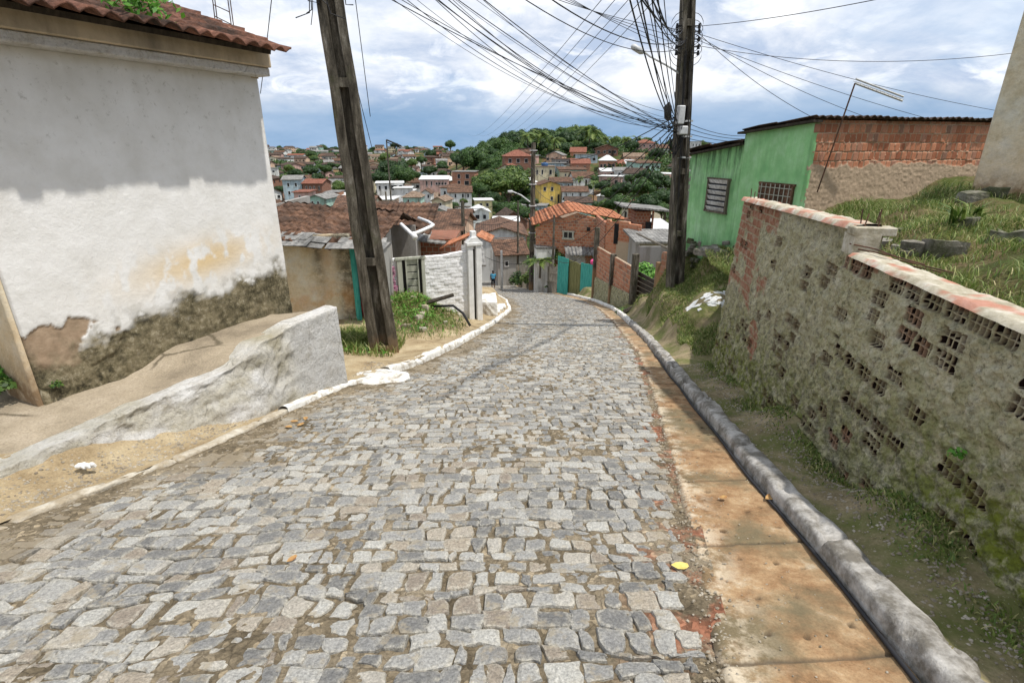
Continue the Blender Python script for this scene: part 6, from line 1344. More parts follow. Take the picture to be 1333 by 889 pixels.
HL = [
 ('yellow two storey house with gabled roof on the middle of the right slope', 702, 729, 243, 266, 150, 'gy', 4, 'yellow', 'r_brown', [(.25, .78, .12, .2), (.6, .78, .12, .2), (.6, .3, .12, .2)], (.93, .09, .5), 8, .12),
 ('white boxy two storey house with dark windows, left of the dense trees in the valley', 492, 526, 241, 262, 152, 'flat', 0, 'white', 'r_white', [(.12, .75, .08, .22), (.35, .75, .1, .22), (.65, .75, .22, .28), (.9, .75, .12, .28), (.2, .25, .07, .18), (.4, .25, .07, .18), (.58, .25, .07, .18)], None, 8, .2),
 ('plain bright white cubic house joined to the right of the boxy white one', 514, 536, 247, 263, 148, 'flat', 0, 'white', 'r_white', [(.8, .45, .26, .38)], None, 6, .1),
 ('long pink building with a row of small windows under a white roof', 547, 583, 235, 246, 190, 'mono', 3, 'pink', 'r_white', [(.25, .55, .05, .5), (.42, .55, .05, .5), (.6, .55, .07, .25), (.7, .55, .07, .25), (.81, .55, .07, .25), (.92, .55, .07, .25)], None, 9, .05),
 ('unfinished flat topped brick building behind the long pink building', 589, 618, 226, 243, 195, 'flat', 0, 'fbrick', 'r_grey', [(.3, .7, .12, .3), (.68, .7, .16, .3), (.3, .25, .12, .3), (.65, .25, .2, .3)], None, 9, -.1),
 ('low white house with a wide brown roof below the unfinished brick building', 584, 614, 251, 260, 150, 'gx', 6, 'white', 'r_brown', [(.3, .5, .08, .5), (.62, .5, .08, .5), (.85, .5, .08, .5)], None, 7, .1),
 ('small pale yellow flat roofed house in front of the dense trees', 620, 641, 263, 281, 110, 'flat', 0, 'paleyellow', 'r_white', [(.3, .72, .16, .22), (.7, .72, .16, .22)], None, 4, .15),
 ('white gabled two storey house with a covered balcony', 616, 637, 277, 300, 88, 'gy', 4, 'white', 'r_white', [(.28, .7, .26, .24), (.72, .7, .2, .24), (.35, .25, .26, .34), (.78, .25, .28, .34)], None, 5, .15),
 ('small mint green gabled cottage among brown roofs', 562, 583, 276, 288, 80, 'gy', 3.5, 'mint', 'r_grey', [(.3, .55, .2, .3)], (.75, .25, .75), 4, 0),
 ('broad white gabled hall with a dark red brown roof', 622, 684, 307, 330, 60, 'gy', 9, 'white', 'r_brown', [(.7, .6, .1, .3)], None, 9, .05),
 ('low teal and white building at the foot of the dense trees', 643, 674, 289, 299, 84, 'mono', 2, 'mint', 'r_white', [(.75, .4, .06, .5)], None, 4, 0),
 ('cream gabled house with an arched gable in the valley', 562, 579, 262, 273, 100, 'gy', 4, 'cream', 'r_tan', [(.7, .55, .18, .35)], None, 5, -.2),
 ('tiny white house with a pinkish tiled roof left of the mint cottage', 538, 549, 277, 284, 82, 'gx', 5, 'white', 'r_red', [(.5, .5, .3, .5)], None, 4, 0),
 ('peach walled building with a flat pale roof just right of the leaning pole', 489, 511, 262, 276, 92, 'flat', 0, 'peach', 'r_white', [(.25, .7, .1, .25), (.8, .7, .12, .25)], None, 6, 0),
 ('white arched gable house below the long pink building', 548, 561, 252, 260, 135, 'gy', 4, 'white', 'r_brown', [(.3, .5, .2, .5), (.75, .5, .18, .5)], None, 5, 0),
 ('white rendered house with brown roof behind the slim dark pole of the roofs', 584, 612, 283, 300, 72, 'gx', 6, 'white', 'r_brown', [(.2, .5, .15, .4), (.7, .5, .15, .4)], None, 5, 0),
 ('wide brown roofed house filling the middle of the valley roofs', 552, 600, 300, 322, 47, 'gx', 15, 'peach', 'r_brown', [(.8, .5, .1, .3)], None, 7, -.1),
 ('weathered tan house with a dark sagging roof behind the grey house', 490, 540, 296, 320, 34, 'gx', 12, 'beige', 'r_dark', [(.5, .5, .1, .3)], None, 6, .1),
 ('low brown roofed house left of the peach walled building', 440, 486, 268, 285, 70, 'gx', 8, 'beige', 'r_brown', [(.3, .5, .1, .4)], None, 7, .1),
 ('pink fronted house with a pale awning on the left side of the valley', 384, 402, 252, 263, 105, 'flat', 0, 'pink', 'r_red', [(.4, .5, .15, .4)], None, 6, .1),
 ('mint and white house with a low pale roof at the left of the valley', 400, 425, 259, 270, 92, 'gy', 4, 'mint', 'r_grey', [(.3, .4, .12, .5), (.6, .4, .12, .5)], None, 6, -.1),
 ('long brick row with a rust roof on the left side of the valley', 395, 420, 240, 252, 150, 'gx', 4, 'fbrick2', 'r_red', [(.2, .5, .07, .4), (.4, .5, .07, .4), (.6, .5, .07, .4), (.85, .5, .07, .4)], None, 8, 0),
 ('pale blue grey two storey house at the left beside the white stucco wall', 371, 394, 236, 257, 150, 'gx', 4, 'blue', 'r_grey', [(.3, .7, .12, .2), (.7, .7, .12, .2), (.3, .25, .12, .2)], (.65, .12, .4), 8, .2),
 ('bright white low shed left of the leaning pole', 441, 457, 256, 263, 120, 'mono', 2, 'white', 'r_white', [(.5, .5, .3, .5)], None, 5, 0),
 ('orange rust wall house left of the bright white low shed', 425, 440, 252, 263, 118, 'flat', 0, 'obrick', 'r_grey', [(.6, .5, .15, .4)], None, 5, 0),
 ('pale cottage with a brown hipped roof below the long pink building', 525, 548, 258, 268, 125, 'hip', 6, 'mint', 'r_tan', [(.3, .5, .1, .5)], None, 6, 0),
 # right hill
 ('large brick house with a red hipped roof high under the hilltop trees', 657, 692, 206, 224, 200, 'hip', 7, 'fbrick2', 'r_red', [(.2, .72, .12, .26), (.5, .72, .12, .26), (.8, .72, .12, .26), (.3, .25, .12, .26)], None, 11, .1),
 ('flat roofed beige terrace house with a blue water tank, right of the tall slim pole', 695, 722, 219, 233, 185, 'flat', 0, 'cream', 'r_tan', [(.15, .55, .08, .4), (.4, .55, .08, .4), (.8, .55, .12, .4)], None, 8, .05),
 ('pale blue low house above the yellow two storey house', 716, 744, 238, 246, 166, 'gx', 5, 'blue', 'r_brown', [(.3, .5, .06, .4), (.55, .5, .06, .4), (.85, .5, .08, .4)], None, 7, 0),
 ('long white row house with a brown roof right of the yellow house', 732, 765, 250, 258, 148, 'gx', 5, 'white', 'r_brown', [(.15, .5, .05, .4), (.4, .5, .05, .4), (.7, .5, .05, .4)], None, 7, 0),
 ('long mint row house below the white row on the right slope', 737, 770, 264, 272, 134, 'gx', 5, 'mint', 'r_dark', [(.2, .5, .05, .4), (.6, .5, .05, .4)], (.4, .05, .8), 7, 0),
 ('pink and white semi detached house with pillars on the right slope', 782, 800, 224, 234, 188, 'gx', 3, 'pink', 'r_white', [(.3, .5, .1, .4), (.75, .5, .15, .5)], None, 7, 0),
 ('white porch house joined to the pink one on the right slope', 800, 822, 223, 234, 186, 'gx', 3, 'white', 'r_grey', [(.25, .5, .1, .5), (.6, .5, .2, .6)], (.85, .1, .7), 7, 0),
 ('white gabled cottage just under the hilltop palms', 776, 797, 199, 206, 232, 'gx', 5, 'white', 'r_white', [(.7, .5, .1, .5)], None, 8, .3),
 ('pink two storey house on the ridge near the dark pole', 830, 852, 188, 201, 230, 'hip', 4, 'pink', 'r_red', [(.2, .3, .1, .25), (.5, .3, .1, .25), (.8, .3, .1, .25), (.35, .75, .1, .2), (.7, .75, .1, .2)], None, 9, 0),
 ('salmon long house below the ridge with three dark windows', 812, 838, 205, 214, 214, 'gx', 4, 'peach', 'r_tan', [(.3, .5, .08, .5), (.6, .5, .08, .5), (.88, .5, .08, .6)], None, 7, -.1),
 ('pale blue small gabled house among bushes of the right slope', 817, 832, 214, 222, 204, 'gy', 4, 'blue', 'r_white', [(.5, .5, .2, .4)], None, 7, .3),
 ('bare orange brick house left of the pale blue gabled one', 795, 812, 214, 224, 205, 'gx', 4, 'obrick', 'r_red', [(.6, .5, .12, .4)], None, 7, 0),
 ('white ridge house nearest to the dark cable pole', 855, 870, 194, 203, 226, 'gx', 4, 'white', 'r_brown', [(.3, .5, .12, .4), (.7, .5, .12, .4)], None, 7, 0),
 ('bright white flat house on the ridge seen right of the dark cable pole', 899, 912, 186, 196, 235, 'flat', 0, 'white', 'r_white', [(.2, .6, .1, .3), (.5, .6, .1, .3), (.8, .6, .1, .3)], None, 8, 0),
 ('pink house half hidden right of the dark pole at mid height', 893, 905, 256, 264, 120, 'flat', 0, 'pink', 'r_grey', [(.5, .5, .2, .4)], None, 6, 0),
 ('grey concrete two storey house on the right slope above the beige terrace', 722, 745, 209, 222, 205, 'flat', 0, 'grey', 'r_brown', [(.25, .7, .12, .25), (.7, .7, .12, .25), (.4, .25, .12, .3)], None, 8, .1),
 ('small orange brick house under the hilltop trees', 742, 762, 199, 209, 222, 'gx', 5, 'obrick', 'r_red', [(.3, .5, .14, .4), (.7, .5, .14, .4)], None, 8, -.15),
 ('cream cube house with a small window on the right slope', 730, 742, 225, 234, 178, 'flat', 0, 'cream', 'r_brown', [(.5, .6, .16, .3)], None, 6, 0),
 ('brick house with a wide rusty roof at the left of the leafy gully', 744, 768, 214, 224, 196, 'gx', 5, 'fbrick', 'r_red', [(.3, .5, .1, .4), (.7, .5, .1, .4)], None, 8, 0),
 ('white house with a rusty brown roof below the wide rusty roof', 746, 774, 232, 242, 170, 'gx', 6, 'white', 'r_brown', [(.3, .5, .1, .4)], (.6, .08, .7), 7, .1),
]
for r in HL:
    (lab, u0, u1, vt, vb, t, roof, rpx, wl_, rm, wins, door, dep, yaw) = r
    house(lab, u0, u1, vt, vb, t, roof, rpx, wl_, rm, wins, door, dep, yaw)
# water tank of the beige terrace house
wt = pt(709, 219, 186); m_ = MB(); m_.tube([wt+zvec(.1), wt+zvec(.5), wt+zvec(1.6), wt+zvec(1.9)], [.9, 1.1, 1.25, .4], 12); tag(m_.build('water_tank', simple('blue_plastic', (.02, .06, .14), (.04, .10, .22), 3, .5, 0), smooth=True), 'dark blue water tank on the flat roof of the beige terrace house', 'water tank')

# brick house with the orange roof and its neighbours
oh = thing('brick_house', 'bare brick house with a broad orange tiled gable roof at the bottom of the street', 'house', pt(740, 335, 40))
OA, OB = pt(697, 335, 41), pt(787, 335, 39); A_, B_ = (OA.x, OA.y), (OB.x, OB.y); OL = math.dist(A_, B_)
apx = wallpt(751, 276, A_, B_); el = wallpt(697, 294, A_, B_)[1]; er = wallpt(787, 286, A_, B_)[1]
ztf = lambda U: np.where(U < apx[0], el+(apx[1]-el)*U/apx[0], apx[1]+(er-apx[1])*(U-apx[0])/(OL-apx[0]))-.1
g_ = lambda U, Z: brickpat(U, Z, .30, .21, .035, .5, 9)
panel('wall', A_, B_, OA.z-4, ztf, .035, lambda U, Z: -.03*g_(U, Z)[0]+(g_(U, Z)[1]-.5)*.03, M['brick'], oh, th=.2, attrs=dict(mortar=lambda U, Z: g_(U, Z)[0], rnd=lambda U, Z: g_(U, Z)[1], dirt=lambda U, Z: .2+0*U))
fy = Vector((0, 7, 0)); L0 = Vector((A_[0]-.3, A_[1]-.4, el+.02)); Ap = onwall(A_, B_, apx[0], apx[1]+.08, .4); R0 = pt(819, 288.5, 39)
tiles('roof', L0, fy, Ap-L0, .26, .06, .45, M['r_orange'], oh, .03, .02, 41, .03, 6)
tiles('roof', Ap, fy, R0-Ap, .26, .06, .45, M['r_orange'], oh, .03, .02, 42, .03, 6)
orz = math.atan2(B_[1]-A_[1], B_[0]-A_[0])
s0, s1, z0, z1 = rect_on(734, 301, 746, 311, A_, B_); wn = MB(); sc, zc_, w_, h_ = (s0+s1)/2, (z0+z1)/2, s1-s0, z1-z0
for (cs, cz, ww, hh) in ((sc, z0, w_+.2, .12), (sc, z1, w_+.2, .1), (s0, zc_, .1, h_), (s1, zc_, .1, h_), (sc, zc_, .06, h_)): wn.box(onwall(A_, B_, cs, cz, .06), (ww, .14, hh), orz)
wf = wn.build('window', M['palewood'], oh); m_ = MB(); m_.box(onwall(A_, B_, sc, zc_, .04), (w_, .06, h_), orz); m_.build('opening', M['dark'], wf)
p = rect_on(764, 296, 768, 301, A_, B_); m_ = MB(); m_.box(onwall(A_, B_, (p[0]+p[1])/2, (p[2]+p[3])/2, .02), (p[1]-p[0], .06, p[3]-p[2]), orz); m_.build('vent', M['dark'], oh)
an_ = thing('brick_annex', 'square orange brick annex with a tall dark slot window right of the orange roofed house', 'annex', pt(806, 330, 34))
a_, b_ = pt(786, 345, 36), pt(829, 345, 34); A_, B_ = (a_.x, a_.y), (b_.x, b_.y); zt_ = wallpt(806, 290, A_, B_)[1]; zs_ = wallpt(806, 314, A_, B_)[1]
g2 = lambda U, Z: brickpat(U, Z, .30, .21, .03, .5, 19); AL = math.dist(A_, B_)
panel('wall', A_, B_, a_.z-3, lambda U: zt_+.12*(_h(np.floor(U/.3), U*0, 3) > .5), .035, lambda U, Z: -.02*g2(U, Z)[0]*(Z > zs_), M['brick'], an_, th=.2, attrs=dict(mortar=lambda U, Z: np.maximum(g2(U, Z)[0]*.7, (Z < zs_)*(U > AL*.35)*1.), rnd=lambda U, Z: .2+g2(U, Z)[1]*.5, dirt=lambda U, Z: .15+0*U))
p = rect_on(801, 291, 806, 318, A_, B_); m_ = MB(); m_.box(onwall(A_, B_, (p[0]+p[1])/2, (p[2]+p[3])/2, .0), (p[1]-p[0], .12, p[3]-p[2])); m_.build('window', M['dark'], an_)
m_ = MB(); m_.box((b_.x+.0, b_.y+2.2, (zt_+a_.z-3)/2-.1), (.2, 4.4, zt_-a_.z+3)); m_.box((a_.x, a_.y+2.2, (zt_+a_.z-3)/2-.1), (.2, 4.4, zt_-a_.z+3)); m_.build('side_wall', M['fbrick'], an_)
tw = thing('brick_tower', 'narrow unfinished brick tower room with a thin slab roof and open sides', 'tower room', pt(838, 302, 35))
tc = pt(836, 302, 35); m_ = MB()
tz0 = tc.z; m_.box((tc.x, tc.y+.9, tz0+.35), (1.0, 1.6, 1.9)); m_.box((tc.x-.95, tc.y, tz0+.3), (.16, .16, 2.8)); m_.box((tc.x+.62, tc.y+.0, tz0+.2), (.1, .14, 2.6)); m_.box((tc.x, tc.y+1, tz0-2.2), (2.2, 2.4, 3.2)); m_.build('wall', M['fbrick'], tw)
m_ = MB(); m_.slab([(tc.x-1.6, tc.y-.7, tz0+1.75), (tc.x+1.6, tc.y-.7, tz0+1.45), (tc.x+1.6, tc.y+2.2, tz0+1.45), (tc.x-1.6, tc.y+2.2, tz0+1.75)], .10); m_.build('roof', M['r_grey'], tw)
m_ = MB(); m_.box((tc.x+.3, tc.y-.25, tz0+.25), (.36, .1, .9)); m_.build('window', M['dark'], tw)
lt = thing('lean_to', 'grey corrugated sheet lean-to roof over a whitewashed wall behind the teal fence', 'lean-to', pt(755, 345, 36))
tiles('roof', pt(737, 333, 38.6), pt(779, 333, 38)-pt(737, 333, 38.6), (pt(733, 314, 40.6)-pt(737, 333, 38.6)), .3, .06, 2.0, M['r_grey'], lt, .03, .01, 51, .01, 8, True)
m_ = MB(); a_ = pt(758, 345, 39.5); m_.box((a_.x, a_.y+.3, a_.z-.6), (2.5, .12, 3.4)); m_.build('wall', M['w_white'], lt)
m_ = MB(); p = pt(774, 341, 34); m_.box(p, (.55, .3, .35), .3, bev=.1); m_.box(p+Vector((.25, 0, .05)), (.3, .25, .25), .1, bev=.08); tag(m_.build('pink_cloth', simple('pink_cloth_mat', (.62, .05, .20), (.78, .12, .32), 6, .9, .2)), 'bright pink cloth hung over the end of the teal fence', 'cloth')
house('low white roofed shed with a dark blue side behind the brick tower', 846, 872, 301, 322, 38, 'mono', 4, 'blue', 'r_white', [(.6, .5, .2, .4)], None, 4, 0)
house('long low grey tin roofed shed behind the block wall', 832, 880, 316, 330, 31, 'mono', 5, 'grey', 'r_grey', [(.8, .5, .1, .4)], None, 3, 0)
house('low rusty roofed house between the white gabled hall and the picket fence', 648, 686, 333, 354, 56, 'mono', 14, 'grey', 'r_brown', [(.3, .5, .12, .3)], None, 3, .2)
house('grey walled house hiding behind the white gate pillars on the left of the street', 600, 627, 345, 372, 40, 'gx', 7, 'grey', 'r_grey', [(.8, .5, .14, .3)], None, 8, .1)
house('pinkish low house where the street bends out of sight', 634, 648, 350, 364, 76, 'gx', 5, 'beige', 'r_brown', [(.4, .5, .2, .4)], None, 5, 0)

house('low whitewashed garden house wall under the brick gable, left of the teal fence', 698, 722, 326, 352, 40.5, 'flat', 0, 'white', 'r_grey', [], None, 1.2, .1, 0.05)
# ------------------------------------------------------------------ random town on the slopes
rt = random.Random(41)
WN = ['white', 'cream', 'fbrick2', 'pink', 'white', 'blue', 'grey', 'peach', 'beige', 'fbrick2', 'fbrick', 'white', 'grey', 'mint', 'white']
WD = dict(white='white', cream='cream', fbrick='red brick', pink='pink', mint='mint green', blue='pale blue', grey='grey', peach='peach', beige='beige', fbrick2='dark brick', obrick='orange brick', yellow='yellow')
RD = dict(r_brown='brown', r_dark='blackish', r_orange='orange', r_red='rusty red', r_grey='grey', r_white='white', r_tan='tan')
def proto(k, parts):
    w = rt.uniform(5.5, 10) if parts else rt.uniform(6, 13); d = rt.uniform(5.5, 7.5); st = 2 if rt.random() < .32 else 1; h = 2.9*st+rt.uniform(-.2, .4); kind = rt.choice(['gx', 'gx', 'gx', 'gy', 'flat', 'mono', 'hip']); rh = rt.uniform(1.0, 1.7) if kind != 'mono' else rt.uniform(.5, 1.1)
    wc = WN[k % len(WN)]; rmn = rt.choice(['r_brown', 'r_brown', 'r_red', 'r_dark', 'r_tan', 'r_grey', 'r_dark', 'r_brown', 'r_brown', 'r_white']) if kind != 'flat' else rt.choice(['r_grey', 'r_white', 'r_tan'])
    wm = M[wc] if wc in M else M['w_'+wc]; nw = rt.randint(2, 4); wins = []
    for s_ in range(st):
        for j in range(nw): wins.append((-w/2+w*(j+.5)/nw+rt.uniform(-.3, .3), 1.45+2.9*s_, rt.uniform(.8, 1.3), rt.uniform(.9, 1.2)))
    dx = rt.uniform(-w*.3, w*.3)
    if parts:
        o = thing('house', None, 'house'); m = MB(); wall_body(m, kind, w, d, h, rh); m.build('wall', wm, o, local=True)
        m = MB(); roof_slabs(m, kind, w, d, h+.02, rh, .4, .2); m.build('roof', M[rmn], o, local=True)
        for x, z, a, b in wins: window_mesh(x, z, a, b).build('window', [M['w_white'], M['dark']], o, local=True)
        for s_ in (-1, 1): window_mesh(d*.5, 1.5, 1.1, 1.0, s_, w, d).build('window', [M['w_white'], M['dark']], o, local=True)
        m = MB(); m.box((dx, -.03, 1.05), (.95, .1, 2.1)); m.build('door', M['darkwood'], o, local=True)
    else:
        m = MB(); wall_body(m, kind, w, d, h, rh, 0, 6); roof_slabs(m, kind, w, d, h+.02, rh, .45, .25, 1)
        for x, z, a, b in wins: m.box((x, -.02, z), (a, .1, b), 0, 2)
        m.box((dx, -.03, 1.05), (1, .1, 2.1), 0, 2)
        for s_ in (-1, 1): m.box((s_*w/2, d/2, 1.5), (.1, 1.2, 1), 0, 2)
        o = m.build('house', [wm, M[rmn], M['dark']])
    return o, (wc, rmn, st, kind, w)
def copy_tree(o, parent=None):
    c = o.copy(); COL.objects.link(c)
    if parent: c.parent = parent
    for ch in o.children: copy_tree(ch, c)
    return c
near_p = [proto(k, True) for k in range(26)]; far_p = [proto(k, False) for k in range(30)]
placed = []
for o in list(bpy.data.objects):
    if o.parent is None and o.get('category') in ('house', 'annex', 'tower room') and o.location.y > 30: placed.append((o.location.x, o.location.y+3, 9))
TREES = []   # (x, y, r)
def free(x, y, r): return all((x-a)**2+(y-b)**2 > ((r+c)*.5)**2*1.0 for a, b, c in placed)
def big_tree(u, vc, rpx, t):
    p = pt(u, vc, t); TREES.append((p.x, p.y, p.z, rpx*t/FPX*(1.35 if t > 240 and t < 320 else 1.15))); placed.append((p.x, p.y, rpx*t/FPX*1.8))
for q in [(509, 222, 22, 215), (524, 228, 16, 208), (500, 232, 15, 205), (620, 207, 20, 235), (638, 212, 18, 228), (603, 208, 12, 250), (640, 240, 26, 172), (662, 236, 28, 160), (625, 246, 14, 168), (682, 246, 20, 165), (652, 272, 16, 118), (672, 276, 18, 116), (637, 258, 14, 130), (690, 278, 14, 112), (688, 262, 12, 120),
          (654, 192, 15, 262), (671, 186, 16, 268), (688, 182, 14, 275), (708, 182, 14, 280), (700, 176, 13, 290), (722, 184, 13, 282), (742, 182, 15, 280), (758, 178, 13, 290), (770, 184, 12, 280), (640, 200, 13, 255), (735, 176, 12, 300), (785, 188, 8, 275), (800, 184, 9, 275), (808, 190, 8, 268), (750, 190, 9, 262), (725, 192, 9, 264),
          (796, 252, 14, 122), (812, 246, 15, 120), (806, 264, 16, 112), (790, 268, 12, 114), (836, 244, 18, 118), (854, 236, 18, 120), (846, 262, 20, 104), (826, 268, 14, 106), (868, 256, 18, 104), (862, 272, 13, 98), (884, 250, 12, 110), (900, 236, 12, 130), (772, 233, 7, 170), (765, 244, 6, 160), (783, 242, 8, 150), (838, 228, 10, 165), (822, 232, 8, 165),
          (612, 200, 13, 262), (630, 196, 14, 262), (645, 190, 15, 280), (660, 184, 15, 285), (676, 180, 15, 290), (692, 178, 15, 295), (712, 178, 16, 298), (728, 180, 15, 298), (746, 176, 16, 302), (764, 174, 14, 305), (778, 180, 12, 300), (660, 202, 12, 250), (690, 196, 12, 262), (706, 194, 12, 262), (735, 192, 12, 258), (765, 192, 11, 262), (782, 194, 8, 262), (815, 190, 9, 285), (840, 190, 8, 290), (645, 215, 16, 222), (668, 222, 12, 185),
          (500, 205, 9, 420), (560, 200, 8, 500), (470, 205, 8, 480), (455, 212, 8, 400), (395, 202, 8, 520), (372, 232, 8, 230), (385, 226, 8, 250), (412, 232, 9, 240), (575, 215, 8, 330), (594, 206, 10, 300), (558, 222, 9, 290), (541, 228, 7, 250), (576, 226, 7, 240),
          (420, 194, 9, 640), (435, 195, 7, 640), (586, 188, 8, 640), (448, 245, 13, 170), (462, 248, 12, 165), (438, 240, 8, 185), (366, 246, 9, 180), (422, 220, 7, 300), (404, 222, 8, 310), (378, 220, 8, 300), (535, 212, 9, 330), (548, 208, 8, 350), (514, 189, 6, 600), (700, 222, 6, 190), (765, 208, 9, 225), (788, 212, 6, 215), (845, 209, 9, 215), (866, 212, 8, 210), (531, 272, 6, 84), (590, 268, 7, 110), (604, 262, 6, 118)]: big_tree(*q)
AUTO = []
def town(n, d0, d1, a0, a1, protos, gap, dens=None):
    c = 0; tries = 0
    while c < n and tries < 9000:
        tries += 1; D = math.sqrt(rt.uniform(d0*d0, d1*d1)); a = rt.uniform(a0, a1); y = D/math.sqrt(1+a*a); x = a*y
        if not free(x, y, gap): continue
        z = float(ground(x, y)); u, v, t = to_px((x, y, z+2))
        if v > 330 or v < 180: continue
        if dens and rt.random() > dens(u, v): continue
        pr, info = protos[(c*5+tries) % len(protos)]
        o = copy_tree(pr); o.location = (x, y, z); o.rotation_euler = (0, 0, rt.choice([0, 0, 0, .4, -.4, 1.2, -1.2])+rt.uniform(-.2, .2)-math.atan(a)*.5)
        k = rt.uniform(.85, 1.15); o.scale = (k, k, rt.uniform(.9, 1.1)); o['category'] = 'house'; placed.append((x, y, gap)); AUTO.append((o, info, u, v, D)); c += 1
town(34, 78, 140, -.45, -.03, near_p, 12)
town(30, 140, 250, -.45, -.09, near_p, 13)
town(22, 80, 190, .03, .30, [q for q in near_p if q[1][2] == 1], 12, lambda u, v: 1 if v < 262 else .4)
town(26, 185, 238, .0, .36, [q for q in near_p if q[1][2] == 1], 11)
town(82, 250, 480, -.53, -.10, far_p, 13)
town(100, 480, 765, -.53, -.10, far_p, 14)
for o, i in near_p:
    for ch in list(o.children):
        for g in list(ch.children): bpy.data.objects.remove(g)
        bpy.data.objects.remove(ch)
    bpy.data.objects.remove(o)
for o, i in far_p: bpy.data.objects.remove(o)
# labels : look + where, ordinals where the look repeats
def place(u, v, D):
    if D > 430: b = 'just under the far left ridge' if v < 203 else 'high on the far left hillside'
    elif u > 640: b = 'on the crest of the right hill' if v < 205 else ('high on the right hill' if v < 222 else 'low on the right hill')
    else: b = 'in the middle of the far left hillside' if v < 232 else ('low on the far left hillside' if v < 250 else 'on the valley floor')
    return b
def side(u): return 'left of leaning pole' if u < 452 else ('just right of leaning pole' if u < 540 else ('left of wooded hill' if u < 640 else ''))
groups = {}
for r in AUTO:
    o, (wc, rmn, st, kind, w), u, v, D = r
    key = ('two storey ' if st == 2 else '')+WD[wc]+' house with '+RD[rmn]+(' flat' if kind == 'flat' else '')+' roof '+place(u, v, D)+(' '+side(u) if side(u) else '')
    groups.setdefault(key, []).append(r)
ORD = ['first', 'second', 'third', 'fourth', 'fifth', 'sixth', 'seventh', 'eighth', 'ninth', 'tenth', 'eleventh', 'twelfth']
for key, rs in groups.items():
    rs.sort(key=lambda r: r[2])
    for k, r in enumerate(rs):
        lab = key if len(rs) == 1 else ORD[k % 12]+' '+key+' (from left)'
        wd = lab.split()
        if len(wd) > 16: lab = lab.replace(' (from left)', '').replace('in the middle of', 'midway up'); 
        r[0]['label'] = ' '.join(lab.split()[:16]); r[0]['group'] = 'houses of the hillside town'

# ------------------------------------------------------------------ trees
def crown_mesh(seed, n=2400, lobes=16, size=.1, flat=.8):
    rg = np.random.RandomState(seed); L = []
    for k in range(lobes):
        d = rg.normal(0, 1, 3); d /= np.linalg.norm(d); d[2] = abs(d[2])*.9-.25; L.append((d*np.array([.72, .72, .62*flat])*rg.uniform(.45, 1.1), rg.uniform(.17, .42)))
    L.append((np.zeros(3), .55)); V = []; F = []; rr = []; mi = []; n0 = 0
    for c, r in L:
        m = int(n*r*r/sum(q*q for _, q in L)); d = rg.normal(0, 1, (m, 3)); d /= np.linalg.norm(d, axis=1)[:, None]
        p = c+d*r*(rg.uniform(.72, 1.06, m)**.7)[:, None]*np.array([1, 1, flat]); v, f, r_ = leaves(p, d+np.array([0, 0, .35]), size, rg, .75)
        tone = np.repeat(np.clip(rg.uniform(0, .7)+.0*d[:, 2], 0, 1)*np.ones(m)*.55+rg.rand(m)*.45, 4)
        V.append(v); F.append(f+n0); rr.append(tone); mi += [0]*len(f); n0 += len(v)
        # added inner mass in a dark leaf tone, blocks light through the crown
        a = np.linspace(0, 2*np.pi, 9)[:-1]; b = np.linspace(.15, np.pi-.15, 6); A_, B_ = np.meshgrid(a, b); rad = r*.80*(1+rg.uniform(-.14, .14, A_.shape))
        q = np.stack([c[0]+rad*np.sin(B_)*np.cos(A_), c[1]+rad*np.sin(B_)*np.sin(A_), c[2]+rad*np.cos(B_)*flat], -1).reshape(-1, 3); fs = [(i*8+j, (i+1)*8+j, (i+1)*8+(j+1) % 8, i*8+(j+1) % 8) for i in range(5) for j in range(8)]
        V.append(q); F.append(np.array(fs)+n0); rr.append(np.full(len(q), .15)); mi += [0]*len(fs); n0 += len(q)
    return np.concatenate(V), np.concatenate(F), np.concatenate(rr), mi
TP = []
for k, (mt, n, lb, fl) in enumerate([('leafd', 3000, 18, .85), ('leafm', 3000, 20, .9), ('leafd', 2600, 14, .75), ('leafl', 2600, 16, .85), ('leafm', 2600, 13, 1.0), ('leafd', 2800, 22, .95)]):
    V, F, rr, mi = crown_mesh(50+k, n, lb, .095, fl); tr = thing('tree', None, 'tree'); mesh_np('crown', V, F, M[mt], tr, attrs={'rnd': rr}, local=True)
    m_ = MB(); m_.tube([(0, 0, -1.6), (.02, 0, -.8), (0, .02, -.2)], [.09, .065, .05], 8); 
    for a in range(4): m_.tube([(0, .01, -.75), (.2*math.cos(a*1.7), .2*math.sin(a*1.7), -.35), (.4*math.cos(a*1.7), .4*math.sin(a*1.7), -.1)], [.04, .03, .015], 6)
    m_.build('trunk', M['bark'], tr, local=True); TP.append((tr, mt))
TD = dict(leafd='dark', leafm='mid green', leafl='light green'); treerec = []
def put_tree(x, y, z, r, k=None):
    pr, mt = TP[rt.randrange(len(TP))] if k is None else TP[k]; o = copy_tree(pr); o.location = (x, y, z); s = r; o.scale = (s*rt.uniform(.95, 1.15), s*rt.uniform(.95, 1.1), s*rt.uniform(.85, 1.05)); o.rotation_euler = (0, 0, rt.uniform(0, 6.28)); u, v, t = to_px((x, y, z)); treerec.append((o, mt, u, v, math.hypot(x, y), r)); return o
for k, (x, y, z, r) in enumerate(TREES): put_tree(x, y, z, r)
def grove(n, d0, d1, a0, a1, rlo, rhi):
    c = tr_ = 0
    while c < n and tr_ < 4000:
        tr_ += 1; D = math.sqrt(rt.uniform(d0*d0, d1*d1)); a = rt.uniform(a0, a1); y = D/math.sqrt(1+a*a); x = a*y; r = rt.uniform(rlo, rhi)
        if not free(x, y, r*1.0): continue
        put_tree(x, y, float(ground(x, y))+r*.8, r); placed.append((x, y, r)); c += 1
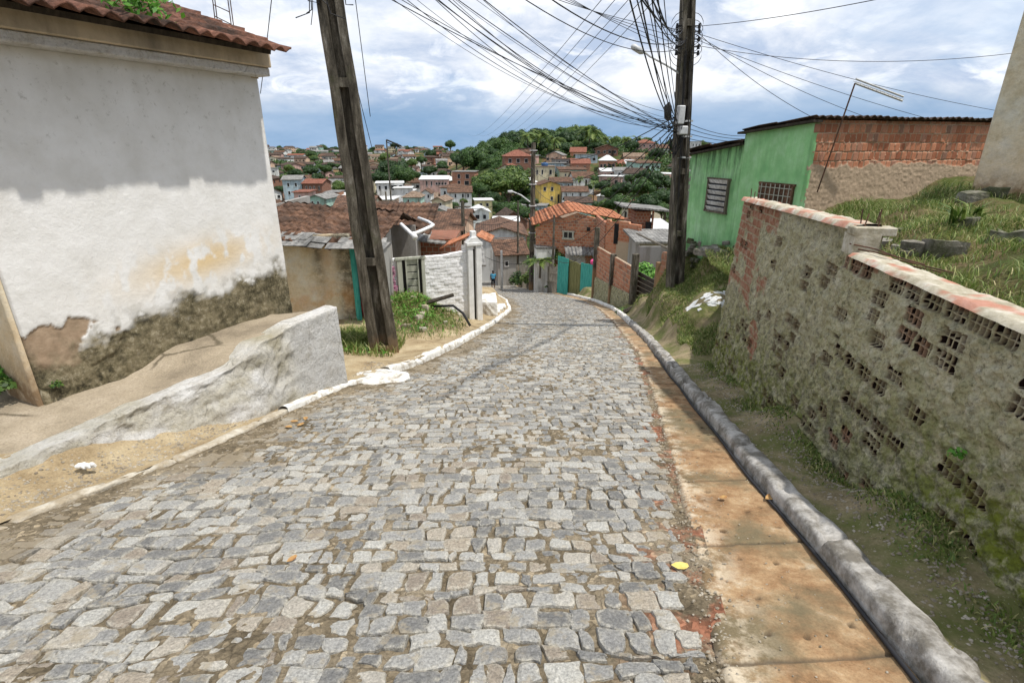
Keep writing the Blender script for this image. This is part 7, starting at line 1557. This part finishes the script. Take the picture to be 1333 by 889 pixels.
grove(26, 90, 250, -.45, .34, 1.6, 3.6); grove(52, 250, 770, -.47, -.10, 2.2, 4.8); grove(28, 700, 780, -.47, -.05, 2.5, 5); grove(22, 220, 300, .02, .4, 2.5, 5)
for tr, _ in TP:
    for ch in list(tr.children): bpy.data.objects.remove(ch)
    bpy.data.objects.remove(tr)
tg = {}
for r in treerec:
    o, mt, u, v, D, rad = r; sz = 'large' if rad > 5.5 else ('small' if rad < 2.6 else 'medium')
    key = sz+' '+TD[mt]+' leafy tree '+place(u, v, D)+(' '+side(u) if side(u) else (' left of the gully' if u < 780 else ' near the dark pole')); tg.setdefault(key, []).append(r)
for key, rs in tg.items():
    rs.sort(key=lambda r: r[2])
    for k, r in enumerate(rs): r[0]['label'] = ' '.join((key if len(rs) == 1 else ORD[k % 12]+' '+key+' (from left)').split()[:16]); r[0]['group'] = 'trees on the hillsides'
# palms
def palm_proto(seed):
    rg = random.Random(seed); o = thing('palm_tree', None, 'palm tree'); m_ = MB(); m_.tube([(0, 0, 0), (.15, 0, 3), (.4, 0, 6.5), (.5, 0, 9)], [.24, .17, .15, .13], 8); m_.build('trunk', M['bark'], o, local=True)
    V = []; F = []; rr = []; c = Vector((.5, 0, 9))
    for k in range(20):
        a = k*2.4+rg.uniform(-.2, .2); el = rg.uniform(-.2, 1.15); L = rg.uniform(3.6, 4.8); d = Vector((math.cos(a), math.sin(a), 0)); sd_ = Vector((-d.y, d.x, 0)); pts_ = []
        for j in range(15):
            t = j/14; pts_.append(c+d*(L*t*math.cos(el*.6))+Vector((0, 0, L*(math.sin(el)*t-1.0*t*t*(.55+.35*math.cos(el))))))
        for j in range(1, 14):
            w = .85*math.sin(math.pi*min(1, j/14+.12))+.08
            for s_ in (-1, 1):
                n = len(V); p, q = pts_[j], pts_[j+1]; e = (p+q)/2+sd_*s_*w+Vector((0, 0, -.28*w))+d*.25; V += [p, q, e+d*.07, e-d*.05]; F.append((n, n+1, n+2, n+3)); rr += [rg.random()]*4
    mesh_np('crown', np.array([tuple(v) for v in V]), np.array(F), M['leafl'], o, attrs={'rnd': np.array(rr)}, local=True); return o
pps = [palm_proto(3), palm_proto(9)]
for k, (u, v, t, s, lab) in enumerate([(689, 183, 240, 1.2, 'tall coconut palm with a yellowish crown at the left of the hilltop'), (702, 181, 245, 1.2, 'coconut palm right beside the tallest hilltop one'), (722, 187, 240, .9, 'shorter coconut palm in front of the hilltop trees'), (768, 176, 250, 1.5, 'tall coconut palm rising above the trees over the leafy gully'),
        (816, 187, 262, .9, 'small coconut palm on the ridge left of the pink house'), (829, 187, 262, .95, 'small coconut palm right next to the pink ridge house'), (789, 186, 265, .9, 'palm behind the white gabled hilltop cottage'), (754, 232, 165, .5, 'low palm beside the row houses of the right slope'), (774, 238, 160, .6, 'bushy low palm in the leafy gully'), (703, 338, 40, .16, 'bright green young palm behind the picket fence')]):
    o = copy_tree(pps[k % 2]); p = pt(u, v-(6 if k < 7 else 0), t*(.93 if k < 7 else 1)); s *= 1.15 if k < 7 else 1; o.location = (p.x, p.y, p.z-9*s); o.scale = (s*(1 if k < 9 else 2.2),)*2+(s,); o.rotation_euler = (0, 0, rt.uniform(0, 6)); tag(o, lab, 'palm tree', 'palm trees')
for o in pps:
    for ch in list(o.children): bpy.data.objects.remove(ch)
    bpy.data.objects.remove(o)
# undergrowth between the houses
def undergrowth(n, d0, d1, a0, a1, size, hmax, seed, label, thr=.42, mat='leafm'):
    rg = np.random.RandomState(seed); D = np.sqrt(rg.uniform(d0*d0, d1*d1, n*3)); a = rg.uniform(a0, a1, n*3); y = D/np.sqrt(1+a*a); x = a*y; k = (fbm(x, y, .045 if d1 < 400 else .02, 3, seed) > thr); x, y = x[k][:n], y[k][:n]
    bump_ = fbm(x, y, .22 if d1 < 400 else .09, 2, seed+2); z = ground(x, y)+rg.uniform(-.1, 1, len(x))**.6*hmax*np.clip(bump_*2-.5, .05, 1) if False else ground(x, y)+rg.uniform(0, 1, len(x))*hmax*np.clip(bump_*2-.5, .05, 1)
    N_ = rg.normal(0, .6, (len(x), 3)); N_[:, 2] += .6; N_[:, 1] -= .5; v, f, r = leaves(np.stack([x, y, z], -1), N_, size, rg, .8); tone = np.repeat(np.clip(fbm(x, y, .3, 2, 5)*.9-.1+.3*(rg.rand(len(x))-.3), 0, 1), 4)
    tag(mesh_np('undergrowth', v, f, M[mat], attrs={'rnd': tone*.8}), label, 'undergrowth', None, 'stuff')
undergrowth(34000, 66, 300, -.02, .42, .8, 2.6, 3, 'green undergrowth covering the right hill between the houses', .50, 'leafm')
undergrowth(28000, 66, 260, -.56, -.02, .8, 2.0, 5, 'green undergrowth between the houses of the valley', .50)
undergrowth(28000, 260, 800, -.56, -.06, 1.7, 3.5, 7, 'green vegetation between the houses of the far left hillside', .56)

# ------------------------------------------------------------------ overhead cables
def wire(p, q, sag, r, label, group, n=18, name='overhead_cable'):
    p, q = Vector(p), Vector(q); pts_ = [p.lerp(q, k/n)+Vector((0, 0, -4*sag*(k/n)*(1-k/n))) for k in range(n+1)]
    m_ = MB(); m_.tube(pts_, r, 5, cap=False); return tag(m_.build(name, M['cable'], smooth=True), label, 'cable', group)
rw_ = random.Random(19)
LT = on_pole(-45, LPB, LPT)
for k in range(15):
    s = LT+Vector((rw_.uniform(-.1, 1.0), rw_.uniform(-.3, .1), rw_.uniform(-.1, .9)+.02*k)); e = on_pole(rw_.uniform(150, 178), RPB, RPT)+Vector((-.22, -.15, rw_.uniform(-.1, .1)))
    wire(s, e, rw_.uniform(.15, .75), rw_.choice([.004, .005, .006, .008]), 'black cable in the thick sagging bundle from the leaning pole to the dark pole', 'cables of the main bundle', 26)
for k in range(4):
    s = LT+Vector((.3, -.2, .7+.25*k)); e = on_pole(40+9*k, RPB, RPT)+Vector((-.25, -.1, 0)); wire(s, e, .25, .006, 'thin single wire running above the sagging bundle to the top of the dark pole', 'thin wires above the main bundle', 20)
for k in range(13):
    e = on_pole(rw_.uniform(148, 176) if k > 5 else rw_.uniform(36, 70), RPB, RPT)+Vector((rw_.uniform(-.25, -.05), -.2, 0)); s = pt((800+8*k) if k < 6 else 796+9*(k-5), -60, 4.2+.1*k); wire(s, e, rw_.uniform(.1, .35), rw_.choice([.006, .008, .010]), 'cable coming down steeply from overhead to the dark pole', 'steep cables to the dark pole', 14)
for k, (v0, u1, v1, t1, sg) in enumerate([(36, 1150, -2, 8, .05), (46, 1190, 172, 15, .2), (52, 1290, 175, 15.5, .15), (60, 1400, 58, 12, .35), (40, 1090, 168, 12.6, .2), (44, 1330, 150, 15.6, .15)]):
    wire(on_pole(v0, RPB, RPT)+Vector((.15, -.1, 0)), pt(u1, v1, t1), sg, .0065, ('thin wire leading right from the dark pole, over the green house towards the right edge'), 'wires leading right from the dark pole', 20)
for k in range(4): wire(on_pole(158+7*k, RPB, RPT), pt(985+12*k, 176+3*k, 17), .15, .008, 'low cable dipping behind the green house roof from the dark pole', 'low cables behind the green house', 10)
for k in range(6):
    e = on_pole(152+5*k, RPB, RPT)+Vector((-.2, 0, 0)); wire(e, P2T+Vector((.3*(k-2.5), 0, -1.5*k)), 1.2+.3*k, .014, 'cable running down the street from the dark pole to the slim lamp pole', 'cables down the street', 22)
for k in range(4): wire(P2T+Vector((-.2, 0, -3-2.2*k)), P3T+Vector((0, 0, -.5-1.0*k)), .9, .022, 'wire crossing the street between the two slim poles', 'wires between slim poles', 14)
for k in range(5): wire(pt(610+12*k, 175, 90), pt(800+18*k, -20, 8), 1.0, .006, 'faint thin wire rising diagonally across the sky from the valley', 'faint diagonal wires', 20)
wire(pt(354, -5, 9), pt(339, 122, 12), .02, .008, 'thin wire hanging beside the roof corner of the white house', None, 6)
wire(pt(462, -5, 7.4), pt(482, 152, 9), .0, .006, 'thin stay wire hanging in the sky right of the leaning pole', None, 6)
wire(pt(466, 120, 9.5), pt(486, 200, 12), .0, .007, 'short thin wire just right of the leaning pole near the horizon', None, 6)
wire(pt(640, -30, 6), on_pole(62, RPB, RPT), .35, .007, 'long thin wire crossing the open sky above the sagging bundle', 'upper sky wires', 20)
wire(pt(690, -20, 6), on_pole(58, RPB, RPT)+Vector((0, 0, .1)), .3, .009, 'twisted wire with a small hanging clamp in the middle of the sky', 'upper sky wires', 20)
EXPOSURE = 0.2
# ------------------------------------------------------------------ light, sky, camera
SUN_EL, SUN_AZV = R(66), Vector((.94, -.34, 0)).normalized()
def world():
    w = bpy.data.worlds.new('World'); SC.world = w; w.use_nodes = True; t = w.node_tree; n = t.nodes
    bg = n['Background']; bg.inputs['Strength'].default_value = .13
    L = t.links.new
    sky = n.new('ShaderNodeTexSky'); sky.sky_type = 'NISHITA'; sky.sun_disc = False; sky.sun_elevation = SUN_EL
    sky.sun_rotation = math.atan2(SUN_AZV.x, SUN_AZV.y); sky.air_density = 1.0; sky.dust_density = 1.5; sky.ozone_density = 1.5
    tc = n.new('ShaderNodeTexCoord'); sp_ = n.new('ShaderNodeSeparateXYZ'); L(tc.outputs['Generated'], sp_.inputs[0])
    def mth(op, a, b=0., c=0., clamp=False):
        m = n.new('ShaderNodeMath'); m.operation = op; m.use_clamp = clamp
        for k, v in enumerate((a, b, c)):
            if isinstance(v, bpy.types.NodeSocket): L(v, m.inputs[k])
            else: m.inputs[k].default_value = v
        return m.outputs[0]
    zc = mth('ADD', mth('MAXIMUM', sp_.outputs[2], 0.), .30)
    cx = mth('DIVIDE', sp_.outputs[0], zc); cy = mth('DIVIDE', sp_.outputs[1], zc)
    cb = n.new('ShaderNodeCombineXYZ'); L(cx, cb.inputs[0]); L(cy, cb.inputs[1])
    def noise(scale, det, rough, off=0, dist=0):
        mp = n.new('ShaderNodeMapping'); L(cb.outputs[0], mp.inputs[0]); mp.inputs['Location'].default_value = (off, off*.7, off)
        m = n.new('ShaderNodeTexNoise'); m.inputs['Scale'].default_value = scale; m.inputs['Detail'].default_value = det; m.inputs['Roughness'].default_value = rough; m.inputs['Distortion'].default_value = dist
        L(mp.outputs[0], m.inputs['Vector']); return m.outputs['Fac']
    def ramp(f, st):
        r = n.new('ShaderNodeValToRGB'); e = r.color_ramp.elements
        while len(e) < len(st): e.new(.5)
        for k, (p, c) in enumerate(st): e[k].position = p; e[k].color = (c, c, c, 1) if not hasattr(c, '__len__') else (*c, 1)
        L(f, r.inputs[0]); return r.outputs[0]
    def mix(f, a, b):
        m = n.new('ShaderNodeMix'); m.data_type = 'RGBA'
        for i, v in ((0, f), (6, a), (7, b)):
            if isinstance(v, bpy.types.NodeSocket): L(v, m.inputs[i])
            elif i == 0: m.inputs[i].default_value = v
            else: m.inputs[i].default_value = (*v, 1)
        return m.outputs[2]
    cover = noise(1.0, 7, .55, 3.1, .3); shade = noise(1.7, 8, .6, 9.3, .3); puff = noise(4.2, 7, .6, 5.5, .5)
    K = 7.2
    c = mix(ramp(shade, [(.40, 0.), (.58, 1.)]), (K*.50, K*.60, K*.78), (K*.98, K*1.0, K*1.04))
    c = mix(mth('MULTIPLY', ramp(puff, [(.50, 0.), (.64, 1.)]), .6), c, (K*1.25, K*1.25, K*1.25))
    m_cloud = ramp(cover, [(.34, .35), (.50, .97)])
    blue = mix(.65, sky.outputs[0], (K*.34, K*.52, K*.80))
    c = mix(m_cloud, blue, c)
    # slate blue band of distant cloud above the horizon
    band = ramp(mth('ADD', sp_.outputs[2], mth('MULTIPLY', noise(.7, 4, .5, 1.2), .03)), [(.02, 1.), (.06, .92), (.10, 0.)])
    c = mix(band, c, mix(ramp(noise(1.2, 5, .6, 4.), [(.35, 0.), (.7, 1.)]), (K*.20, K*.36, K*.58), (K*.40, K*.54, K*.74)))
    L(c, bg.inputs['Color'])
world()
sun = bpy.data.lights.new('sun', 'SUN'); sun.energy = 3.8; sun.angle = R(1.3); sun.color = (1, .955, .88)
so = bpy.data.objects.new('sun', sun); COL.objects.link(so)
sd = Vector((SUN_AZV.x*math.cos(SUN_EL), SUN_AZV.y*math.cos(SUN_EL), math.sin(SUN_EL))); so.rotation_euler = sd.to_track_quat('Z', 'Y').to_euler(); so.location = (6, -4, 20)
cam = bpy.data.cameras.new('camera'); co = bpy.data.objects.new('camera', cam); COL.objects.link(co)
cam.sensor_fit = 'HORIZONTAL'; cam.sensor_width = 36; cam.lens = FPX/1333*36; cam.clip_start = .05; cam.clip_end = 6000
co.location = (0, 0, CAMZ); co.rotation_euler = (math.pi/2-PITCH, 0, 0); SC.camera = co
SC.render.engine = 'CYCLES'; SC.cycles.use_denoising = True
try: SC.cycles.denoiser = 'OPENIMAGEDENOISE'
except Exception: pass
SC.cycles.max_bounces = 6; SC.cycles.diffuse_bounces = 3; SC.cycles.glossy_bounces = 2; SC.cycles.transparent_max_bounces = 4
SC.view_settings.view_transform = 'Standard'; SC.view_settings.look = 'None'; SC.view_settings.exposure = EXPOSURE; SC.view_settings.gamma = 1
